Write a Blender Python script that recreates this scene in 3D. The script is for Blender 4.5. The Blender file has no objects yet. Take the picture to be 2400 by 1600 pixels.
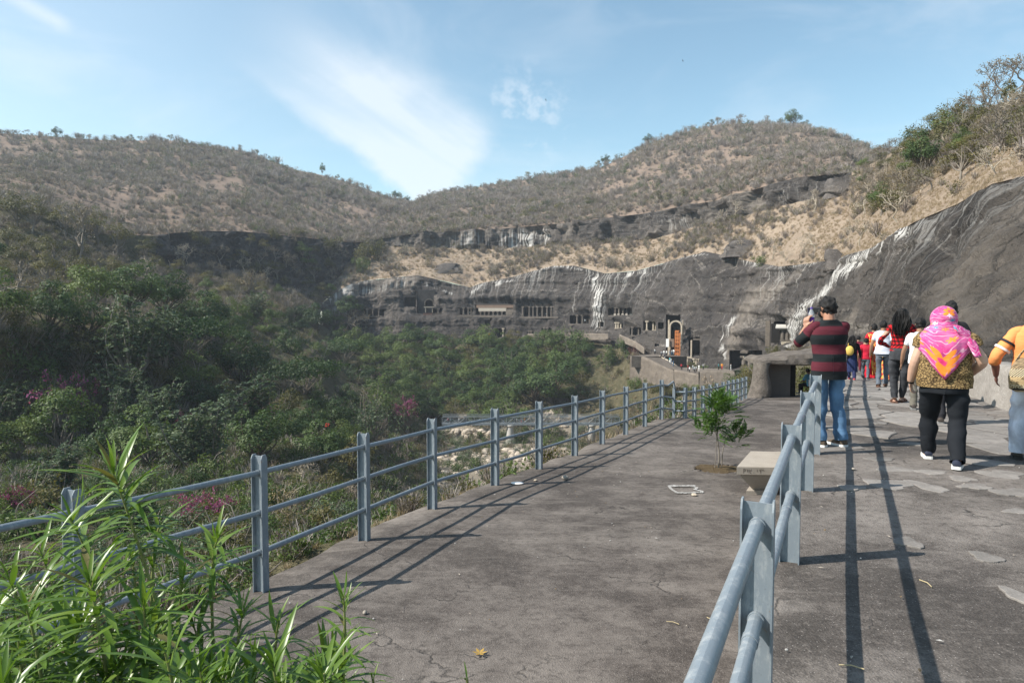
import bpy, math, random
import numpy as np
from mathutils import Vector, Matrix

random.seed(7)
R = np.random.default_rng(7)
SC = bpy.context.scene
COL = SC.collection
PI = math.pi

# ------------------------------------------------------------------ camera
CAM_Z = 1.57
PITCH = math.radians(2.65)
F = 1600.0
cd = bpy.data.cameras.new('camera')
cam = bpy.data.objects.new('camera', cd)
COL.objects.link(cam)
cam.location = (0, 0, CAM_Z)
cam.rotation_euler = (PI / 2 - PITCH, 0, 0)
cd.sensor_width = 36.0
cd.lens = 24.0
cd.clip_start = 0.05
cd.clip_end = 6000
SC.camera = cam

# ------------------------------------------------------------------ node helpers
def nd(nt, typ, ins=None, **props):
    n = nt.nodes.new(typ)
    for k, v in props.items():
        setattr(n, k, v)
    for k, v in (ins or {}).items():
        s = n.inputs[k]
        if isinstance(v, bpy.types.NodeSocket):
            nt.links.new(v, s)
        else:
            s.default_value = v
    return n

def c4(c):
    return (c[0], c[1], c[2], 1.0)

def mth(nt, op, a, b=0.0, c=0.0, clamp=False):
    n = nt.nodes.new('ShaderNodeMath'); n.operation = op; n.use_clamp = clamp
    for i, v in enumerate((a, b, c)):
        if isinstance(v, bpy.types.NodeSocket): nt.links.new(v, n.inputs[i])
        else: n.inputs[i].default_value = v
    return n.outputs[0]

def mixc(nt, f, a, b, blend='MIX'):
    n = nt.nodes.new('ShaderNodeMix'); n.data_type = 'RGBA'; n.blend_type = blend
    for i, v in ((0, f), (6, a), (7, b)):
        if isinstance(v, bpy.types.NodeSocket): nt.links.new(v, n.inputs[i])
        else: n.inputs[i].default_value = v if i == 0 else c4(v)
    return n.outputs[2]

def ramp(nt, fac, stops, interp='LINEAR'):
    n = nt.nodes.new('ShaderNodeValToRGB'); cr = n.color_ramp; cr.interpolation = interp
    while len(cr.elements) < len(stops): cr.elements.new(0.5)
    for e, (p, c) in zip(cr.elements, stops):
        e.position = p
        e.color = c4(c) if not isinstance(c, (int, float)) else (c, c, c, 1)
    nt.links.new(fac, n.inputs[0])
    return n.outputs[0]

def smst(nt, v, a, b):
    n = nt.nodes.new('ShaderNodeMapRange'); n.interpolation_type = 'SMOOTHSTEP'
    nt.links.new(v, n.inputs[0]); n.inputs[1].default_value = a; n.inputs[2].default_value = b
    return n.outputs[0]

def mapping(nt, vec, scale=(1, 1, 1), rot=(0, 0, 0), loc=(0, 0, 0)):
    n = nt.nodes.new('ShaderNodeMapping')
    nt.links.new(vec, n.inputs[0])
    n.inputs['Scale'].default_value = scale; n.inputs['Rotation'].default_value = rot; n.inputs['Location'].default_value = loc
    return n.outputs[0]

def noi(nt, vec, scale, detail=4, rough=0.55, dist=0.0):
    return nd(nt, 'ShaderNodeTexNoise', {'Vector': vec, 'Scale': scale, 'Detail': detail, 'Roughness': rough, 'Distortion': dist}).outputs[0]

def vor(nt, vec, scale, feature='F1', rnd=1.0, out=0):
    n = nd(nt, 'ShaderNodeTexVoronoi', {'Vector': vec, 'Scale': scale, 'Randomness': rnd}, feature=feature)
    return n.outputs[out]

def newmat(name, rough=0.8, spec=0.3):
    m = bpy.data.materials.new(name); m.use_nodes = True
    nt = m.node_tree
    b = nt.nodes['Principled BSDF']
    b.inputs['Roughness'].default_value = rough
    b.inputs['Specular IOR Level'].default_value = spec
    return m, nt, b

def objco(nt):
    return nd(nt, 'ShaderNodeTexCoord').outputs['Object']

def geopos(nt):
    return nd(nt, 'ShaderNodeNewGeometry').outputs['Position']

def bump(nt, b, h, strength=0.4, dist=0.02):
    n = nd(nt, 'ShaderNodeBump', {'Height': h, 'Strength': strength, 'Distance': dist})
    nt.links.new(n.outputs[0], b.inputs['Normal'])

# ------------------------------------------------------------------ world, sun, exposure
SUN_EL = math.radians(44)
TO_SUN = Vector((-0.982, -0.19, 0)).normalized() * math.cos(SUN_EL) + Vector((0, 0, math.sin(SUN_EL)))
w = bpy.data.worlds.new('World'); SC.world = w; w.use_nodes = True
nt = w.node_tree
bg = nt.nodes['Background']
sky = nt.nodes.new('ShaderNodeTexSky'); sky.sky_type = 'NISHITA'; sky.sun_disc = False
sky.sun_elevation = SUN_EL
sky.sun_rotation = math.atan2(TO_SUN.x, TO_SUN.y)
sky.altitude = 300; sky.air_density = 1.0; sky.dust_density = 0.7; sky.ozone_density = 1.0
SKY_S = 0.118
d = nd(nt, 'ShaderNodeTexCoord').outputs['Generated']
sp = nd(nt, 'ShaderNodeSeparateXYZ', {0: d})
X, Y, Z = sp.outputs
ysafe = mth(nt, 'MAXIMUM', Y, 0.08)
px = mth(nt, 'DIVIDE', X, ysafe); pz = mth(nt, 'DIVIDE', Z, ysafe)
e_ = mth(nt, 'ADD', mth(nt, 'MULTIPLY', px, 0.815), mth(nt, 'MULTIPLY', pz, -0.58))
n_ = mth(nt, 'ADD', mth(nt, 'MULTIPLY', px, 0.58), mth(nt, 'MULTIPLY', pz, 0.815))
cv = nd(nt, 'ShaderNodeCombineXYZ', {0: e_, 1: n_, 2: 0.3}).outputs[0]
fil = noi(nt, mapping(nt, cv, (1.8, 20, 1)), 1.0, 5, 0.55, 0.4)
puf = noi(nt, mapping(nt, cv, (9, 12, 1)), 1.0, 5, 0.6, 0.2)
nn = mth(nt, 'ADD', n_, mth(nt, 'MULTIPLY', mth(nt, 'SUBTRACT', puf, 0.5), 0.05))
ee = mth(nt, 'ADD', e_, mth(nt, 'MULTIPLY', mth(nt, 'SUBTRACT', puf, 0.5), 0.06))
band = mth(nt, 'MULTIPLY', smst(nt, nn, 0.040, 0.062), smst(nt, nn, 0.225, 0.14))
band = mth(nt, 'MULTIPLY', band, smst(nt, ee, -0.148, -0.19))
band = mth(nt, 'MULTIPLY', band, smst(nt, e_, -0.60, -0.19))
dens = mth(nt, 'MULTIPLY', band, mth(nt, 'ADD', 0.05, mth(nt, 'MULTIPLY', fil, 1.35)))
# small puffs to the right of the fan
pm = nd(nt, 'ShaderNodeVectorMath', {0: nd(nt, 'ShaderNodeCombineXYZ', {0: px, 1: pz, 2: 0.0}).outputs[0], 1: (0.018, 0.28, 0)}, operation='DISTANCE').outputs['Value']
puf2 = noi(nt, nd(nt, 'ShaderNodeCombineXYZ', {0: px, 1: pz, 2: 1.3}).outputs[0], 22, 5, 0.6)
puffs = mth(nt, 'MULTIPLY', smst(nt, pm, 0.10, 0.02), smst(nt, puf2, 0.5, 0.66))
puffs = mth(nt, 'MULTIPLY', puffs, 0.34)
# short streak upper left, faint veil
pv = nd(nt, 'ShaderNodeCombineXYZ', {0: px, 1: pz, 2: 0.0}).outputs[0]
qa = mth(nt, 'ADD', mth(nt, 'MULTIPLY', px, 0.88), mth(nt, 'MULTIPLY', pz, -0.47))
qb = mth(nt, 'ADD', mth(nt, 'MULTIPLY', px, 0.47), mth(nt, 'MULTIPLY', pz, 0.88))
st = mth(nt, 'MULTIPLY', smst(nt, mth(nt, 'ABSOLUTE', mth(nt, 'ADD', qb, -0.057)), 0.017, 0.0), smst(nt, qa, -0.735, -0.77))
st = mth(nt, 'MULTIPLY', st, mth(nt, 'MULTIPLY', smst(nt, qa, -0.95, -0.8), 0.34))
front = smst(nt, Y, 0.1, 0.2)
wd = noi(nt, mapping(nt, d, (1.5, 1.5, 4)), 2.2, 5, 0.6, 0.6)
veil = mth(nt, 'MULTIPLY', smst(nt, wd, 0.45, 0.8), 0.25)
low = smst(nt, px, 0.1, -0.9)
veil = mth(nt, 'ADD', veil, mth(nt, 'MULTIPLY', mth(nt, 'MULTIPLY', low, front), 0.22))
loc_ = mth(nt, 'MULTIPLY', mth(nt, 'ADD', mth(nt, 'ADD', dens, puffs), st), front)
tot = mth(nt, 'ADD', loc_, veil, clamp=True)
tot = mth(nt, 'MINIMUM', tot, 0.68)
tint = mixc(nt, 1.0, sky.outputs[0], (1.07, 1.20, 1.06), 'MULTIPLY')
skyc = mixc(nt, tot, tint, (5.6, 5.9, 6.2))
nt.links.new(skyc, bg.inputs['Color'])
bg.inputs['Strength'].default_value = SKY_S

sd = bpy.data.lights.new('sun', 'SUN'); so = bpy.data.objects.new('sun', sd); COL.objects.link(so)
sd.energy = 4.9; sd.angle = math.radians(0.53); sd.color = (1.0, 0.94, 0.85)
so.rotation_euler = TO_SUN.to_track_quat('Z', 'Y').to_euler()
so.location = TO_SUN * 50

SC.view_settings.view_transform = 'Standard'
SC.view_settings.look = 'None'
SC.view_settings.gamma = 1.0
SC.view_settings.use_curve_mapping = False
SC.view_settings.exposure = 0.66
HAZE = 0.00021

# ------------------------------------------------------------------ projection helpers (display pixels of a 2352 px wide view)
K = 2400.0 / 2352.0
SP, CP = math.sin(PITCH), math.cos(PITCH)
def P(u, v, y):
    """world point on the sight line of display pixel (u, v) at forward distance y"""
    a = (u * K - 1200) / F; b = -(v * K - 800) / F
    t = y / (b * SP + CP)
    return np.array((t * a, y, CAM_Z + t * (b * CP - SP)))
def PN(u, v, y):
    return P(u / K, v / K, y)
def proj(x, y, z):
    dz = z - CAM_Z
    dep = y * CP - dz * SP
    up = y * SP + dz * CP
    return (1200 + F * x / dep) / K, (800 - F * up / dep) / K
def deck_z(y): return -0.54 - 0.058 * y
def path_z(y): return -0.05 * np.maximum(np.asarray(y, float) - 12.0, 0)
def hit(u, v, zf):
    lo, hi = 0.3, 200.0
    for _ in range(60):
        m = 0.5 * (lo + hi)
        p = P(u, v, m)
        if p[2] > zf(m): lo = m
        else: hi = m
    return P(u, v, lo)

# ------------------------------------------------------------------ object helpers
def tag(o, label=None, cat=None, group=None, kind=None):
    if label: o['label'] = label
    if cat: o['category'] = cat
    if group: o['group'] = group
    if kind: o['kind'] = kind
    return o
def link(name, me, parent=None):
    o = bpy.data.objects.new(name, me); COL.objects.link(o)
    if parent is not None: o.parent = parent
    return o
def empty(name, loc=(0, 0, 0), rz=0.0, label=None, cat=None, group=None):
    o = bpy.data.objects.new(name, None); COL.objects.link(o)
    o.location = loc; o.rotation_euler = (0, 0, rz); o.empty_display_size = 0.1
    return tag(o, label, cat, group)

def mesh_np(name, V, Q, uv=None, attrs=None, smooth=True, mats=(), midx=None):
    """V (n,3); Q (m,k) polygons all with k corners"""
    V = np.ascontiguousarray(V, dtype=np.float32); Q = np.ascontiguousarray(Q, dtype=np.int32)
    me = bpy.data.meshes.new(name)
    n, k = Q.shape
    me.vertices.add(len(V)); me.vertices.foreach_set('co', V.ravel())
    me.loops.add(n * k); me.loops.foreach_set('vertex_index', Q.ravel())
    me.polygons.add(n); me.polygons.foreach_set('loop_start', np.arange(n, dtype=np.int32) * k)
    if smooth: me.polygons.foreach_set('use_smooth', np.ones(n, dtype=bool))
    if midx is not None: me.polygons.foreach_set('material_index', np.asarray(midx, dtype=np.int32))
    if uv is not None:
        l = me.uv_layers.new(name='UVMap')
        l.data.foreach_set('uv', np.ascontiguousarray(np.asarray(uv, dtype=np.float32)[Q.ravel()]).ravel())
    for a, vals in (attrs or {}).items():
        at = me.attributes.new(a, 'FLOAT', 'POINT')
        at.data.foreach_set('value', np.ascontiguousarray(vals, dtype=np.float32))
    for m in mats: me.materials.append(m)
    me.update(calc_edges=True)
    return me

class MB:
    def __init__(s): s.v = []; s.f = []; s.m = []; s.uv = []; s.mi = 0; s.flat = []
    def add(s, verts, faces, uvs=None):
        o = len(s.v)
        s.v += [tuple(map(float, p)) for p in verts]
        s.uv += [tuple(map(float, q)) for q in uvs] if uvs is not None else [(float(p[0]), float(p[2])) for p in verts]
        for f in faces:
            s.f.append(tuple(o + i for i in f)); s.m.append(s.mi)
    def box(s, c, size, ax=None):
        """ax: 3 unit vectors"""
        c = np.asarray(c, float); hx, hy, hz = [q / 2 for q in size]
        A = np.eye(3) if ax is None else np.asarray(ax, float)
        vs = [c + A[0] * sx * hx + A[1] * sy * hy + A[2] * sz * hz for sz in (-1, 1) for sy in (-1, 1) for sx in (-1, 1)]
        s.add(vs, [(0, 2, 3, 1), (4, 5, 7, 6), (0, 1, 5, 4), (2, 6, 7, 3), (0, 4, 6, 2), (1, 3, 7, 5)])
    def hexa(s, b4, t4):
        s.add(list(b4) + list(t4), [(3, 2, 1, 0), (4, 5, 6, 7), (0, 1, 5, 4), (1, 2, 6, 5), (2, 3, 7, 6), (3, 0, 4, 7)])
    def prism(s, poly, z0, z1):
        n = len(poly)
        z0 = z0 if hasattr(z0, '__len__') else [z0] * n
        z1 = z1 if hasattr(z1, '__len__') else [z1] * n
        vs = [(p[0], p[1], z) for p, z in zip(poly, z0)] + [(p[0], p[1], z) for p, z in zip(poly, z1)]
        s.add(vs, [tuple(range(n - 1, -1, -1)), tuple(range(n, 2 * n))] + [(i, (i + 1) % n, n + (i + 1) % n, n + i) for i in range(n)])
    def tube(s, pts, rad, seg=8, cap=True, ell=1.0, up=None, v0=0.0, phase=0.0, fn=None):
        pts = np.asarray(pts, float); n = len(pts)
        rad = np.broadcast_to(np.asarray(rad, float), (n,))
        ell = np.broadcast_to(np.asarray(ell, float), (n,))
        T = np.gradient(pts, axis=0); T /= np.linalg.norm(T, axis=1)[:, None] + 1e-12
        a = np.asarray(up if up is not None else (0, 0, 1), float)
        if abs(np.dot(a, T[0])) > 0.95: a = np.array((1.0, 0.13, 0.0))
        N = a - T[0] * np.dot(a, T[0]); N /= np.linalg.norm(N)
        ang = np.linspace(0, 2 * PI, seg + 1) + phase
        L = v0; vs = []; uv = []
        for i in range(n):
            if i:
                N = N - T[i] * np.dot(N, T[i]); N /= np.linalg.norm(N) + 1e-12
                L += np.linalg.norm(pts[i] - pts[i - 1])
            B = np.cross(T[i], N)
            for t in ang:
                k = 1.0 if fn is None else fn(t, L)
                vs.append(pts[i] + k * rad[i] * (math.cos(t) * N * ell[i] + math.sin(t) * B)); uv.append((t * rad[i], L))
        fs = []
        w_ = seg + 1
        for i in range(n - 1):
            for j in range(seg):
                fs.append((i * w_ + j, i * w_ + j + 1, (i + 1) * w_ + j + 1, (i + 1) * w_ + j))
        if cap:
            fs.append(tuple(range(seg - 1, -1, -1))); fs.append(tuple((n - 1) * w_ + j for j in range(seg)))
        s.add(vs, fs, uv)
        return L
    def rings(s, rs, uvv=None, cap0=False, cap1=False, close=True):
        """rs: list of (k,3) rings, first point repeated at the end"""
        k = len(rs[0]); vs = []; uv = []
        for i, r in enumerate(rs):
            r = np.asarray(r, float)
            dl = np.concatenate(([0], np.cumsum(np.linalg.norm(np.diff(r, axis=0), axis=1))))
            for p, q in zip(r, dl):
                vs.append(p); uv.append((q, p[2] if uvv is None else uvv[i]))
        fs = [(i * k + j, i * k + j + 1, (i + 1) * k + j + 1, (i + 1) * k + j) for i in range(len(rs) - 1) for j in range(k - 1)]
        if cap0: fs.append(tuple(range(k - 2, -1, -1)))
        if cap1: fs.append(tuple((len(rs) - 1) * k + j for j in range(k - 1)))
        s.add(vs, fs, uv)
    def ball(s, c, r, seg=12, nr=8, ax=None):
        c = np.asarray(c, float); r = np.broadcast_to(np.asarray(r, float), (3,))
        A = np.eye(3) if ax is None else np.asarray(ax, float)
        rs = []
        for i in range(nr + 1):
            th = PI * i / nr; th = min(max(th, 0.02), PI - 0.02)
            rs.append([c + A[0] * r[0] * math.sin(th) * math.cos(p) + A[1] * r[1] * math.sin(th) * math.sin(p) - A[2] * r[2] * math.cos(th) for p in np.linspace(0, 2 * PI, seg + 1)])
        s.rings(rs, cap0=True, cap1=True)
    def build(s, name, mats, parent=None, smooth=False, auto=None):
        me = bpy.data.meshes.new(name)
        me.from_pydata(s.v, [], s.f)
        if not isinstance(mats, (list, tuple)): mats = [mats]
        for m in mats: me.materials.append(m)
        if len(mats) > 1: me.polygons.foreach_set('material_index', s.m)
        l = me.uv_layers.new(name='UVMap')
        idx = np.empty(len(me.loops), dtype=np.int32); me.loops.foreach_get('vertex_index', idx)
        l.data.foreach_set('uv', np.asarray(s.uv, dtype=np.float32)[idx].ravel())
        if smooth:
            me.polygons.foreach_set('use_smooth', np.ones(len(me.polygons), dtype=bool))
            if auto: me.set_sharp_from_angle(angle=math.radians(auto))
        me.update()
        return link(name, me, parent)

# ------------------------------------------------------------------ value noise
def _h(i, j, k, seed):
    n = (i * 374761393 + j * 668265263 + k * 2147483647 + seed * 974711) & 0xFFFFFFFF
    n = ((n ^ (n >> 13)) * 1274126177) & 0xFFFFFFFF
    n = ((n ^ (n >> 16)) * 2246822519) & 0xFFFFFFFF
    return ((n ^ (n >> 15)) & 0xFFFFFF) / float(0xFFFFFF) * 2 - 1
def vnoise(p, seed=0):
    p = np.asarray(p, float); i = np.floor(p).astype(np.int64); f = p - i; f = f * f * (3 - 2 * f)
    r = 0
    for a in (0, 1):
        for b in (0, 1):
            for c in (0, 1):
                wgt = (f[..., 0] if a else 1 - f[..., 0]) * (f[..., 1] if b else 1 - f[..., 1]) * (f[..., 2] if c else 1 - f[..., 2])
                r = r + wgt * _h(i[..., 0] + a, i[..., 1] + b, i[..., 2] + c, seed)
    return r
def fbm(p, octv=4, seed=0, gain=0.5):
    p = np.asarray(p, float); r = 0; a = 1.0; t = 0
    for o in range(octv):
        r = r + a * vnoise(p * 2.0 ** o + 17.3 * o, seed + o); t += a; a *= gain
    return r / t
# ------------------------------------------------------------------ materials
def mat_asphalt(name, dark, light, pale, stone_fade=False):
    m, nt, b = newmat(name, 0.88, 0.25)
    p = objco(nt)
    big = noi(nt, p, 0.45, 5, 0.6, 0.4)
    mid = noi(nt, mapping(nt, p, (1, 1, 1), (0, 0, 0.45)), 2.4, 5, 0.6)
    fine = noi(nt, p, 60, 3, 0.75)
    grain = vor(nt, p, 95)
    spk = vor(nt, mapping(nt, p, (1, 1, 1), (0, 0, 0), (3.1, 1.7, 0)), 42)
    col = mixc(nt, ramp(nt, fine, [(0.3, 0), (0.72, 1)]), dark, light)
    patch = mth(nt, 'ADD', mth(nt, 'MULTIPLY', big, 0.6), mth(nt, 'MULTIPLY', mid, 0.4))
    col = mixc(nt, mth(nt, 'MULTIPLY', ramp(nt, patch, [(0.46, 0), (0.60, 1)]), 0.78), col, pale)
    col = mixc(nt, mth(nt, 'MULTIPLY', ramp(nt, patch, [(0.36, 1), (0.48, 0)]), 0.6), col, tuple(c * 0.55 for c in dark))
    bl = noi(nt, p, 15, 4, 0.7)
    col = mixc(nt, mth(nt, 'MULTIPLY', ramp(nt, bl, [(0.36, 1), (0.5, 0)]), 0.45), col, tuple(c * 0.6 for c in dark))
    col = mixc(nt, mth(nt, 'MULTIPLY', ramp(nt, bl, [(0.55, 0), (0.7, 1)]), 0.35), col, pale)
    # streaky worn scuffs across the walking direction
    sc = noi(nt, mapping(nt, p, (0.5, 4.0, 1), (0, 0, -0.15)), 1.6, 5, 0.65, 0.5)
    col = mixc(nt, mth(nt, 'MULTIPLY', ramp(nt, sc, [(0.56, 0), (0.7, 1)]), 0.45), col, pale)
    # pale and dark pebbles in the surface
    col = mixc(nt, ramp(nt, spk, [(0.055, 0.85), (0.13, 0)]), col, (0.42, 0.39, 0.36))
    col = mixc(nt, ramp(nt, grain, [(0.10, 0.55), (0.3, 0)]), col, tuple(c * 0.4 for c in dark))
    # cracks
    wp = nd(nt, 'ShaderNodeVectorMath', {0: p, 1: nd(nt, 'ShaderNodeTexNoise', {'Vector': p, 'Scale': 2.2, 'Detail': 4}).outputs[1]}, operation='ADD').outputs[0]
    ck = vor(nt, mapping(nt, wp, (0.55, 0.8, 0.5)), 0.9, 'DISTANCE_TO_EDGE')
    cm = mth(nt, 'MULTIPLY', ramp(nt, ck, [(0.0, 1), (0.011, 0)]), ramp(nt, mid, [(0.48, 0), (0.6, 1)]))
    col = mixc(nt, mth(nt, 'MULTIPLY', cm, 0.75), col, (0.02, 0.018, 0.016))
    nt.links.new(col, b.inputs['Base Color'])
    h = mth(nt, 'ADD', mth(nt, 'MULTIPLY', fine, 0.7), mth(nt, 'MULTIPLY', grain, 0.6))
    h = mth(nt, 'ADD', h, mth(nt, 'MULTIPLY', cm, -1.2))
    h = mth(nt, 'ADD', h, mth(nt, 'MULTIPLY', mid, 1.2))
    bump(nt, b, h, 0.55, 0.012)
    return m

def mat_stone(name, a, c, scale=6.0, pale=None, bs=0.5, bd=0.02, rnd=0.25):
    m, nt, b = newmat(name, 0.9, 0.2)
    p = objco(nt)
    n1 = noi(nt, p, scale, 6, 0.65, 0.3); n2 = noi(nt, p, scale * 9, 4, 0.7)
    col = mixc(nt, ramp(nt, n1, [(0.3, 0), (0.7, 1)]), a, c)
    if pale: col = mixc(nt, mth(nt, 'MULTIPLY', ramp(nt, n2, [(0.5, 0), (0.75, 1)]), 0.5), col, pale)
    if rnd:
        oi = nd(nt, 'ShaderNodeObjectInfo').outputs['Random']
        hs = nd(nt, 'ShaderNodeHueSaturation', {'Color': col, 'Value': mth(nt, 'ADD', 1 - rnd, mth(nt, 'MULTIPLY', oi, 2 * rnd))})
        col = hs.outputs[0]
    nt.links.new(col, b.inputs['Base Color'])
    bump(nt, b, mth(nt, 'ADD', mth(nt, 'MULTIPLY', n1, 1.0), mth(nt, 'MULTIPLY', n2, 0.35)), bs, bd)
    return m

def mat_rock(name, near=False):
    """basalt; UV = metres along the face, metres up it; attributes stain (white mineral), pale (weathered brown-grey)"""
    m, nt, b = newmat(name, 0.85, 0.25)
    uv = nd(nt, 'ShaderNodeUVMap').outputs[0]
    g = geopos(nt)
    at = lambda a: nd(nt, 'ShaderNodeAttribute', attribute_name=a).outputs['Fac']
    n1 = noi(nt, g, 0.12 if not near else 0.35, 6, 0.6, 0.5)
    n2 = noi(nt, g, 1.3 if not near else 4, 5, 0.7)
    strk = noi(nt, mapping(nt, uv, (0.55, 0.045 if not near else 0.10, 1)), 1.0, 5, 0.65, 0.6 if not near else 1.2)
    strk2 = noi(nt, mapping(nt, uv, (1.9, 0.10 if not near else 0.22, 1), (0, 0, 0), (5, 3, 0)), 1.0, 6, 0.7, 0.8 if not near else 1.6)
    lay = noi(nt, mapping(nt, uv, (0.03, 0.9, 1), (0, 0, 0.03)), 1.0, 5, 0.6, 0.7)
    col = mixc(nt, ramp(nt, n1, [(0.32, 0), (0.68, 1)]), (0.029, 0.026, 0.0245) if not near else (0.033, 0.029, 0.0265), (0.066, 0.057, 0.052) if not near else (0.080, 0.069, 0.062))
    col = mixc(nt, mth(nt, 'MULTIPLY', ramp(nt, n2, [(0.5, 0), (0.72, 1)]), 0.5), col, (0.092, 0.080, 0.072))
    col = mixc(nt, mth(nt, 'MULTIPLY', ramp(nt, strk, [(0.5, 0), (0.75, 1)]), 0.6), col, (0.10, 0.087, 0.078))
    col = mixc(nt, mth(nt, 'MULTIPLY', ramp(nt, strk2, [(0.3, 1), (0.45, 0)]), 0.6), col, (0.020, 0.018, 0.0175))
    if near:
        n3 = noi(nt, mapping(nt, g, (1, 1, 1.7)), 1.1, 8, 0.75, 0.8)
        col = mixc(nt, mth(nt, 'MULTIPLY', ramp(nt, n3, [(0.36, 1), (0.47, 0)]), 0.75), col, (0.03, 0.027, 0.026))
        col = mixc(nt, mth(nt, 'MULTIPLY', ramp(nt, n3, [(0.52, 0), (0.66, 1)]), 0.55), col, (0.175, 0.153, 0.138))
        ckr = vor(nt, mapping(nt, uv, (0.42, 0.16, 1), (0, 0, 0.25)), 1.0, 'DISTANCE_TO_EDGE')
        ck2 = mth(nt, 'MULTIPLY', ramp(nt, ckr, [(0.0, 1), (0.03, 0)]), ramp(nt, n1, [(0.45, 0), (0.6, 1)]))
        col = mixc(nt, mth(nt, 'MULTIPLY', ck2, 0.8), col, (0.02, 0.018, 0.017))
    # horizontal bedding seams
    seam = mth(nt, 'MULTIPLY', ramp(nt, lay, [(0.60, 0), (0.64, 1), (0.66, 1), (0.70, 0)]), 0.7)
    col = mixc(nt, mth(nt, 'MULTIPLY', seam, ramp(nt, n2, [(0.4, 0), (0.6, 1)])), col, (0.24, 0.215, 0.19))
    zc = nd(nt, 'ShaderNodeSeparateXYZ', {0: g}).outputs[2]
    fr = mth(nt, 'FRACT', mth(nt, 'ADD', mth(nt, 'MULTIPLY', zc, 0.31 if not near else 0.55), mth(nt, 'MULTIPLY', n1, 2.6)))
    ln = mth(nt, 'MULTIPLY', smst(nt, mth(nt, 'ABSOLUTE', mth(nt, 'SUBTRACT', fr, 0.5)), 0.045 if not near else 0.025, 0.0), smst(nt, strk, 0.44, 0.6))
    col = mixc(nt, mth(nt, 'MULTIPLY', ln, 0.75), col, (0.225, 0.20, 0.178))
    fr2 = mth(nt, 'FRACT', mth(nt, 'ADD', mth(nt, 'MULTIPLY', zc, 0.17 if not near else 0.3), mth(nt, 'MULTIPLY', n1, 3.4)))
    l2 = mth(nt, 'MULTIPLY', smst(nt, mth(nt, 'ABSOLUTE', mth(nt, 'SUBTRACT', fr2, 0.5)), 0.05, 0.01), smst(nt, n2, 0.42, 0.55))
    col = mixc(nt, mth(nt, 'MULTIPLY', l2, 0.8), col, (0.012, 0.011, 0.011))
    # brown weathering
    pl = mth(nt, 'MULTIPLY', at('pale'), ramp(nt, strk, [(0.25, 0.25), (0.65, 1)]))
    col = mixc(nt, pl, col, mixc(nt, n2, (0.17, 0.142, 0.118), (0.27, 0.235, 0.20)))
    # white mineral runs
    stn = mth(nt, 'MULTIPLY', at('stain'), ramp(nt, strk2, [(0.36, 0.0), (0.60, 1)]))
    th = noi(nt, mapping(nt, uv, (1.5, 0.05, 1) if not near else (2.4, 0.10, 1), (0, 0, 0), (2, 9, 0)), 1.0, 4, 0.6, 0.15)
    stn = mth(nt, 'MULTIPLY', at('stain'), smst(nt, mth(nt, 'ADD', th, mth(nt, 'MULTIPLY', at('stain'), 0.13)), 0.53 if near else 0.55, 0.68))
    col = mixc(nt, stn, col, mixc(nt, n2, (0.42, 0.40, 0.375), (0.62, 0.60, 0.57)))
    # stray pale chips
    chip = mth(nt, 'MULTIPLY', smst(nt, noi(nt, mapping(nt, uv, (1, 0.45, 1)), 1.1 if not near else 4.5, 4, 0.75), 0.62, 0.70), 0.6)
    col = mixc(nt, chip, col, (0.25, 0.222, 0.197))
    nt.links.new(col, b.inputs['Base Color'])
    h = mth(nt, 'ADD', mth(nt, 'SUBTRACT', mth(nt, 'MULTIPLY', n2, 0.9), mth(nt, 'MULTIPLY', l2, 0.8)), mth(nt, 'ADD', mth(nt, 'MULTIPLY', lay, 0.7), mth(nt, 'MULTIPLY', strk2, 0.5)))
    if near: h = mth(nt, 'ADD', h, mth(nt, 'SUBTRACT', mth(nt, 'MULTIPLY', n3, 2.2), ck2))
    bump(nt, b, h, 0.9, 0.7 if not near else 0.45)
    return m

def mat_ground(name, cols, sc=0.05):
    m, nt, b = newmat(name, 0.95, 0.1)
    g = geopos(nt)
    n1 = noi(nt, g, sc, 6, 0.62, 0.6); n2 = noi(nt, g, sc * 14, 6, 0.7)
    n3 = noi(nt, mapping(nt, g, (1, 1, 3)), sc * 40, 4, 0.7)
    col = mixc(nt, ramp(nt, n1, [(0.35, 0), (0.65, 1)]), cols[0], cols[1])
    col = mixc(nt, ramp(nt, n2, [(0.45, 0), (0.7, 1)]), col, cols[2])
    col = mixc(nt, mth(nt, 'MULTIPLY', ramp(nt, n3, [(0.35, 1), (0.5, 0)]), 0.5), col, cols[3])
    nt.links.new(col, b.inputs['Base Color'])
    bump(nt, b, mth(nt, 'ADD', n2, n3), 0.8, 0.5)
    return m

def mat_leaf(name, stops, trans=0.28, rough=0.55, spec=0.25, rnd=0.45, sat=1.0):
    m, nt, b = newmat(name, rough, spec)
    t = nd(nt, 'ShaderNodeAttribute', attribute_name='tint').outputs['Fac']
    oi = nd(nt, 'ShaderNodeObjectInfo').outputs['Random']
    f = mth(nt, 'ADD', mth(nt, 'MULTIPLY', t, 1 - rnd), mth(nt, 'MULTIPLY', oi, rnd))
    col = ramp(nt, f, stops)
    nt.links.new(col, b.inputs['Base Color'])
    tr = nd(nt, 'ShaderNodeBsdfTranslucent', {'Color': mixc(nt, 1.0, col, (1.25, 1.3, 0.7), 'MULTIPLY')})
    mx = nd(nt, 'ShaderNodeMixShader', {0: trans, 1: b.outputs[0], 2: tr.outputs[0]})
    nt.links.new(mx.outputs[0], nt.nodes['Material Output'].inputs[0])
    return m

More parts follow.
